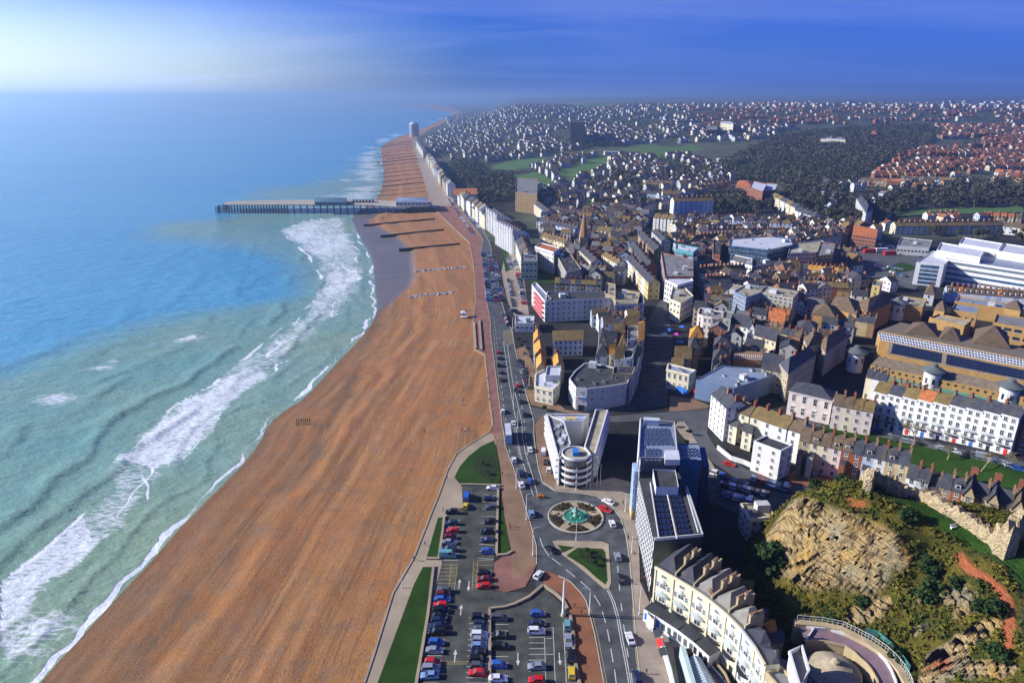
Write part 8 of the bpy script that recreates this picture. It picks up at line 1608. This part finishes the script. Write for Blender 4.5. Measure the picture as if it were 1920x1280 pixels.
# --- woods
WOODS = [([(1290,332),(1380,296),(1440,266),(1500,252),(1600,242),(1740,238),(1770,250),(1720,285),(1650,310),(1600,342),(1560,392),(1500,392),(1460,345),(1380,338)], 8.5, .95, 'the broad dark wood on the hillside'), ([(842,306),(890,300),(912,330),(905,350),(862,345)], 9, .9, 'the wood behind the seafront terraces'), ([(895,322),(955,332),(985,352),(965,378),(905,378)], 9, .9, 'the wood before the sandy flats'),
         ([(1080,345),(1180,322),(1290,318),(1300,340),(1200,350),(1100,372)], 10, .6, 'the tree belt below the park'), ([(1540,405),(1700,352),(1930,340),(1930,390),(1720,396),(1650,416),(1560,430)], 9.5, .8, 'the wood above the long cream row'), ([(1520,400),(1600,400),(1590,440),(1530,440)], 10, .5, 'the ground beside the narrow white house'),
         ([(1340,355),(1440,375),(1500,398),(1400,402),(1300,392)], 9, .8, 'the wooded bank above the blue villas'), ([(1110,382),(1200,372),(1240,385),(1180,400),(1110,400)], 10, .5, 'the yards among the shaded rows'), ([(960,312),(1000,296),(1060,300),(1170,290),(1180,294),(1060,306)], 12, .6, 'the park hedgerow'), ([(1690,430),(1930,440),(1930,452),(1760,446)], 9, .5, 'the strip before the white offices'), ([(905,300),(1010,286),(1160,272),(1160,276),(1010,292),(910,308)], 12, .7, 'the park top hedge'), ([(845,345),(905,355),(940,385),(905,385)], 10, .5, 'the gardens behind the theatre')]
IND = []
for px, sp, dn, lab in WOODS:
    poly = [PT(a, b)[:2] for a, b in px]; xs = [p[0] for p in poly]; ys_ = [p[1] for p in poly]; gx, gy = np.meshgrid(np.arange(min(xs), max(xs), sp), np.arange(min(ys_), max(ys_), sp)); gx = gx.ravel()+NPR.uniform(-.4,.4,gx.size)*sp; gy = gy.ravel()+NPR.uniform(-.4,.4,gy.size)*sp
    k = inpoly(gx, gy, poly) & (NPR.uniform(0,1,gx.size) < dn) & ~np.any([inpoly(gx, gy, fp) for fp in FPOLY], axis=0); gx, gy = gx[k], gy[k]; gz = T(gx, gy)
    for x, y_, z in zip(gx, gy, gz):
        if not (y_ < 1400 and not free(x, y_, 3)): IND.append((x, y_, float(z), NPR.uniform(3.0, 7.6), lab))
IND.sort(key=lambda q: q[1]); FARW = IND[260:]; IND = IND[:260]
def treemesh(seed, leaf=WINTER, R_=5.0, H=11, n_=26, k=26):
    r = np.random.RandomState(seed); c = r.normal(size=(n_, 3)); c /= np.linalg.norm(c, axis=1, keepdims=True); c = c*r.uniform(.25, .95, (n_, 1))*np.array([R_*.72, R_*.72, R_*.62])+np.array([0, 0, H-R_*.75]); v, f = clumps(c, r.uniform(1.1, 1.9, n_)*R_/5, k, .42)
    cr = npmesh('crown', v, f, leaf, smooth=False); m = MB(); m.cyl((0,0,-1), .38, .22, H*.55+1, 7)
    for i in range(7): a = i*2.4; m.bar((0,0,H*(.25+.04*i)), (math.cos(a)*R_*.6, math.sin(a)*R_*.6, H*(.5+.05*i)), .2, n=5)
    return cr, m.mesh('trunk', BARK)
TM = [treemesh(i) for i in range(5)] + [treemesh(9, GREENL, 4.2, 9)]
for i, (x, y_, z, s, lab) in enumerate(IND):
    k = rr.randrange(5) if rr.random() > .12 else 5; o = obj('tree', None, None, (x, y_, z), rr.uniform(0, 6.28)); s_ = s/5.2; o.scale = (s_, s_, s_*rr.uniform(.85, 1.15)); tag(o, ('leafless grey-brown tree in ' if k < 5 else 'dark evergreen tree in ')+lab, 'tree', 'trees of '+lab); obj('crown', TM[k][0], o); obj('trunk', TM[k][1], o)
for nm, pts_, kk, sz in (('far_woods', FARW, 30, .95), ('suburb_trees', TREES_F, 16, 1.1)):
    A_ = np.array([(x, y_, z, s) for x, y_, z, s, *_ in pts_]); c = A_[:, :3]+np.c_[np.zeros((len(A_), 2)), A_[:, 3]*1.05]; v, f = clumps(c, A_[:, 3], kk, sz, .8); tag(obj(nm, npmesh(nm, v, f, WINTER, smooth=False)), kind='stuff'); print(nm, len(A_))
# far country: wooded clumps on the ridges
# trees of the square: pale bare limbs
TWIG = leafmat('pale_twigs', ((.16,.15,.08), (.22,.19,.11), (.10,.09,.05)))
def baretree(px, py, H, Rr, lean, label, seed):
    x, y_, z0_ = PT(px, py); r = random.Random(seed); t = Thing('bare_tree', label, 'tree', (x, y_, z0_)); m = MB(); tips = []
    def grow(p, d, L, w, dep):
        q = tuple(p[i]+d[i]*L for i in range(3)); m.bar(p, q, w, n=5)
        if dep == 0: tips.append(q); return
        for _ in range(3): e = [d[i]+r.uniform(-.65,.65) for i in range(3)]; e[2] = e[2]*.8+.12; l = math.sqrt(sum(v*v for v in e)); grow(q, [v/l for v in e], L*.66, w*.6, dep-1)
    grow((x, y_, z0_-.3), [lean[0], lean[1], 1-.3*abs(lean[0])], H*.36, .42, 4); t.part('limbs', m, PALEB); v, f = clumps(np.array(tips), np.full(len(tips), Rr*.2), 8, .10); obj('twigs', npmesh('twigs', v-np.array([x, y_, z0_]), f, TWIG, smooth=False), t.o)
baretree(1712,836,11,5,(0,0),'large bare tree with hazy twigs before the middle of the white terrace',1); baretree(1838,884,9,4,(.5,.1),'leaning pale bare tree on the lower lawn of the square',2); baretree(1776,862,6,3,(.1,0),'small bare tree on the lawn left of the leaning one',3); baretree(1900,876,7,3,(-.1,0),'bare tree at the right edge of the square lawn',4)
r = random.Random(77)
for i, (px, py) in enumerate(((972,640),(978,652),(985,668),(1020,770),(1360,800),(1376,812),(1392,820),(1240,800),(1262,800),(1292,815),(1286,835),(905,872),(915,890),(1105,1045),(1115,1060),(1100,1036),(1122,1050))):
    x, y_ = P(px, py); s_ = .26 if i > 10 else .38; o = obj('shrub', None, None, (x, y_, .15), r.uniform(0, 6)); o.scale = (s_, s_, s_*.75); tag(o, ('dark shrub before the mossy gabled houses','second dark shrub before the mossy gabled houses','third dark shrub before the mossy gabled houses','low shrub at the traffic junction','shrub behind the white garden wall','second shrub behind the white garden wall','third shrub behind the white garden wall','shrub on the paved corner behind the solar roofs','second shrub on the paved corner','shrub at the bend of the street','low shrub at the bend of the street','shrub in the bed of the big lawn','second shrub in the bed of the big lawn','shrub in the triangular island bed','lower shrub in the triangular island bed','upper shrub in the triangular island bed','right shrub in the triangular island bed')[i], 'shrub'); obj('foliage', TM[5][0], o)
x0, y0 = P(1079,969)
for k in range(5):
    for j in range(5): a = R(72*k+30+j*9); rd_ = 5.6+(j*37 % 5)*.5; o = obj('bed_shrub', None, None, (x0+rd_*math.cos(a), y0+rd_*math.sin(a), .1), j); o.scale = (.13,.13,.12); tag(o, 'small clipped shrub in a bed of the roundabout garden', 'shrub', 'small shrubs in the roundabout beds'); obj('foliage', TM[j][0], o)
# ------------------------------------------------------------------ the air between here and the horizon
mb = MB(); mb.box((0, 0, -14), (124000, 124000, 14+214), 0, 0, bottom=True)
hz = bpy.data.materials.new('haze_air'); hz.use_nodes = True; ht = hz.node_tree; ht.nodes.clear()
ho = ht.nodes.new('ShaderNodeOutputMaterial'); hv = ht.nodes.new('ShaderNodeVolumePrincipled')
hv.inputs['Color'].default_value = (.47, .72, 1.0, 1); hv.inputs['Density'].default_value = 0.000165; hv.inputs['Anisotropy'].default_value = 0.58
ht.links.new(hv.outputs[0], ho.inputs['Volume'])
tag(obj('haze', mb.mesh('haze', hz)), kind='stuff')
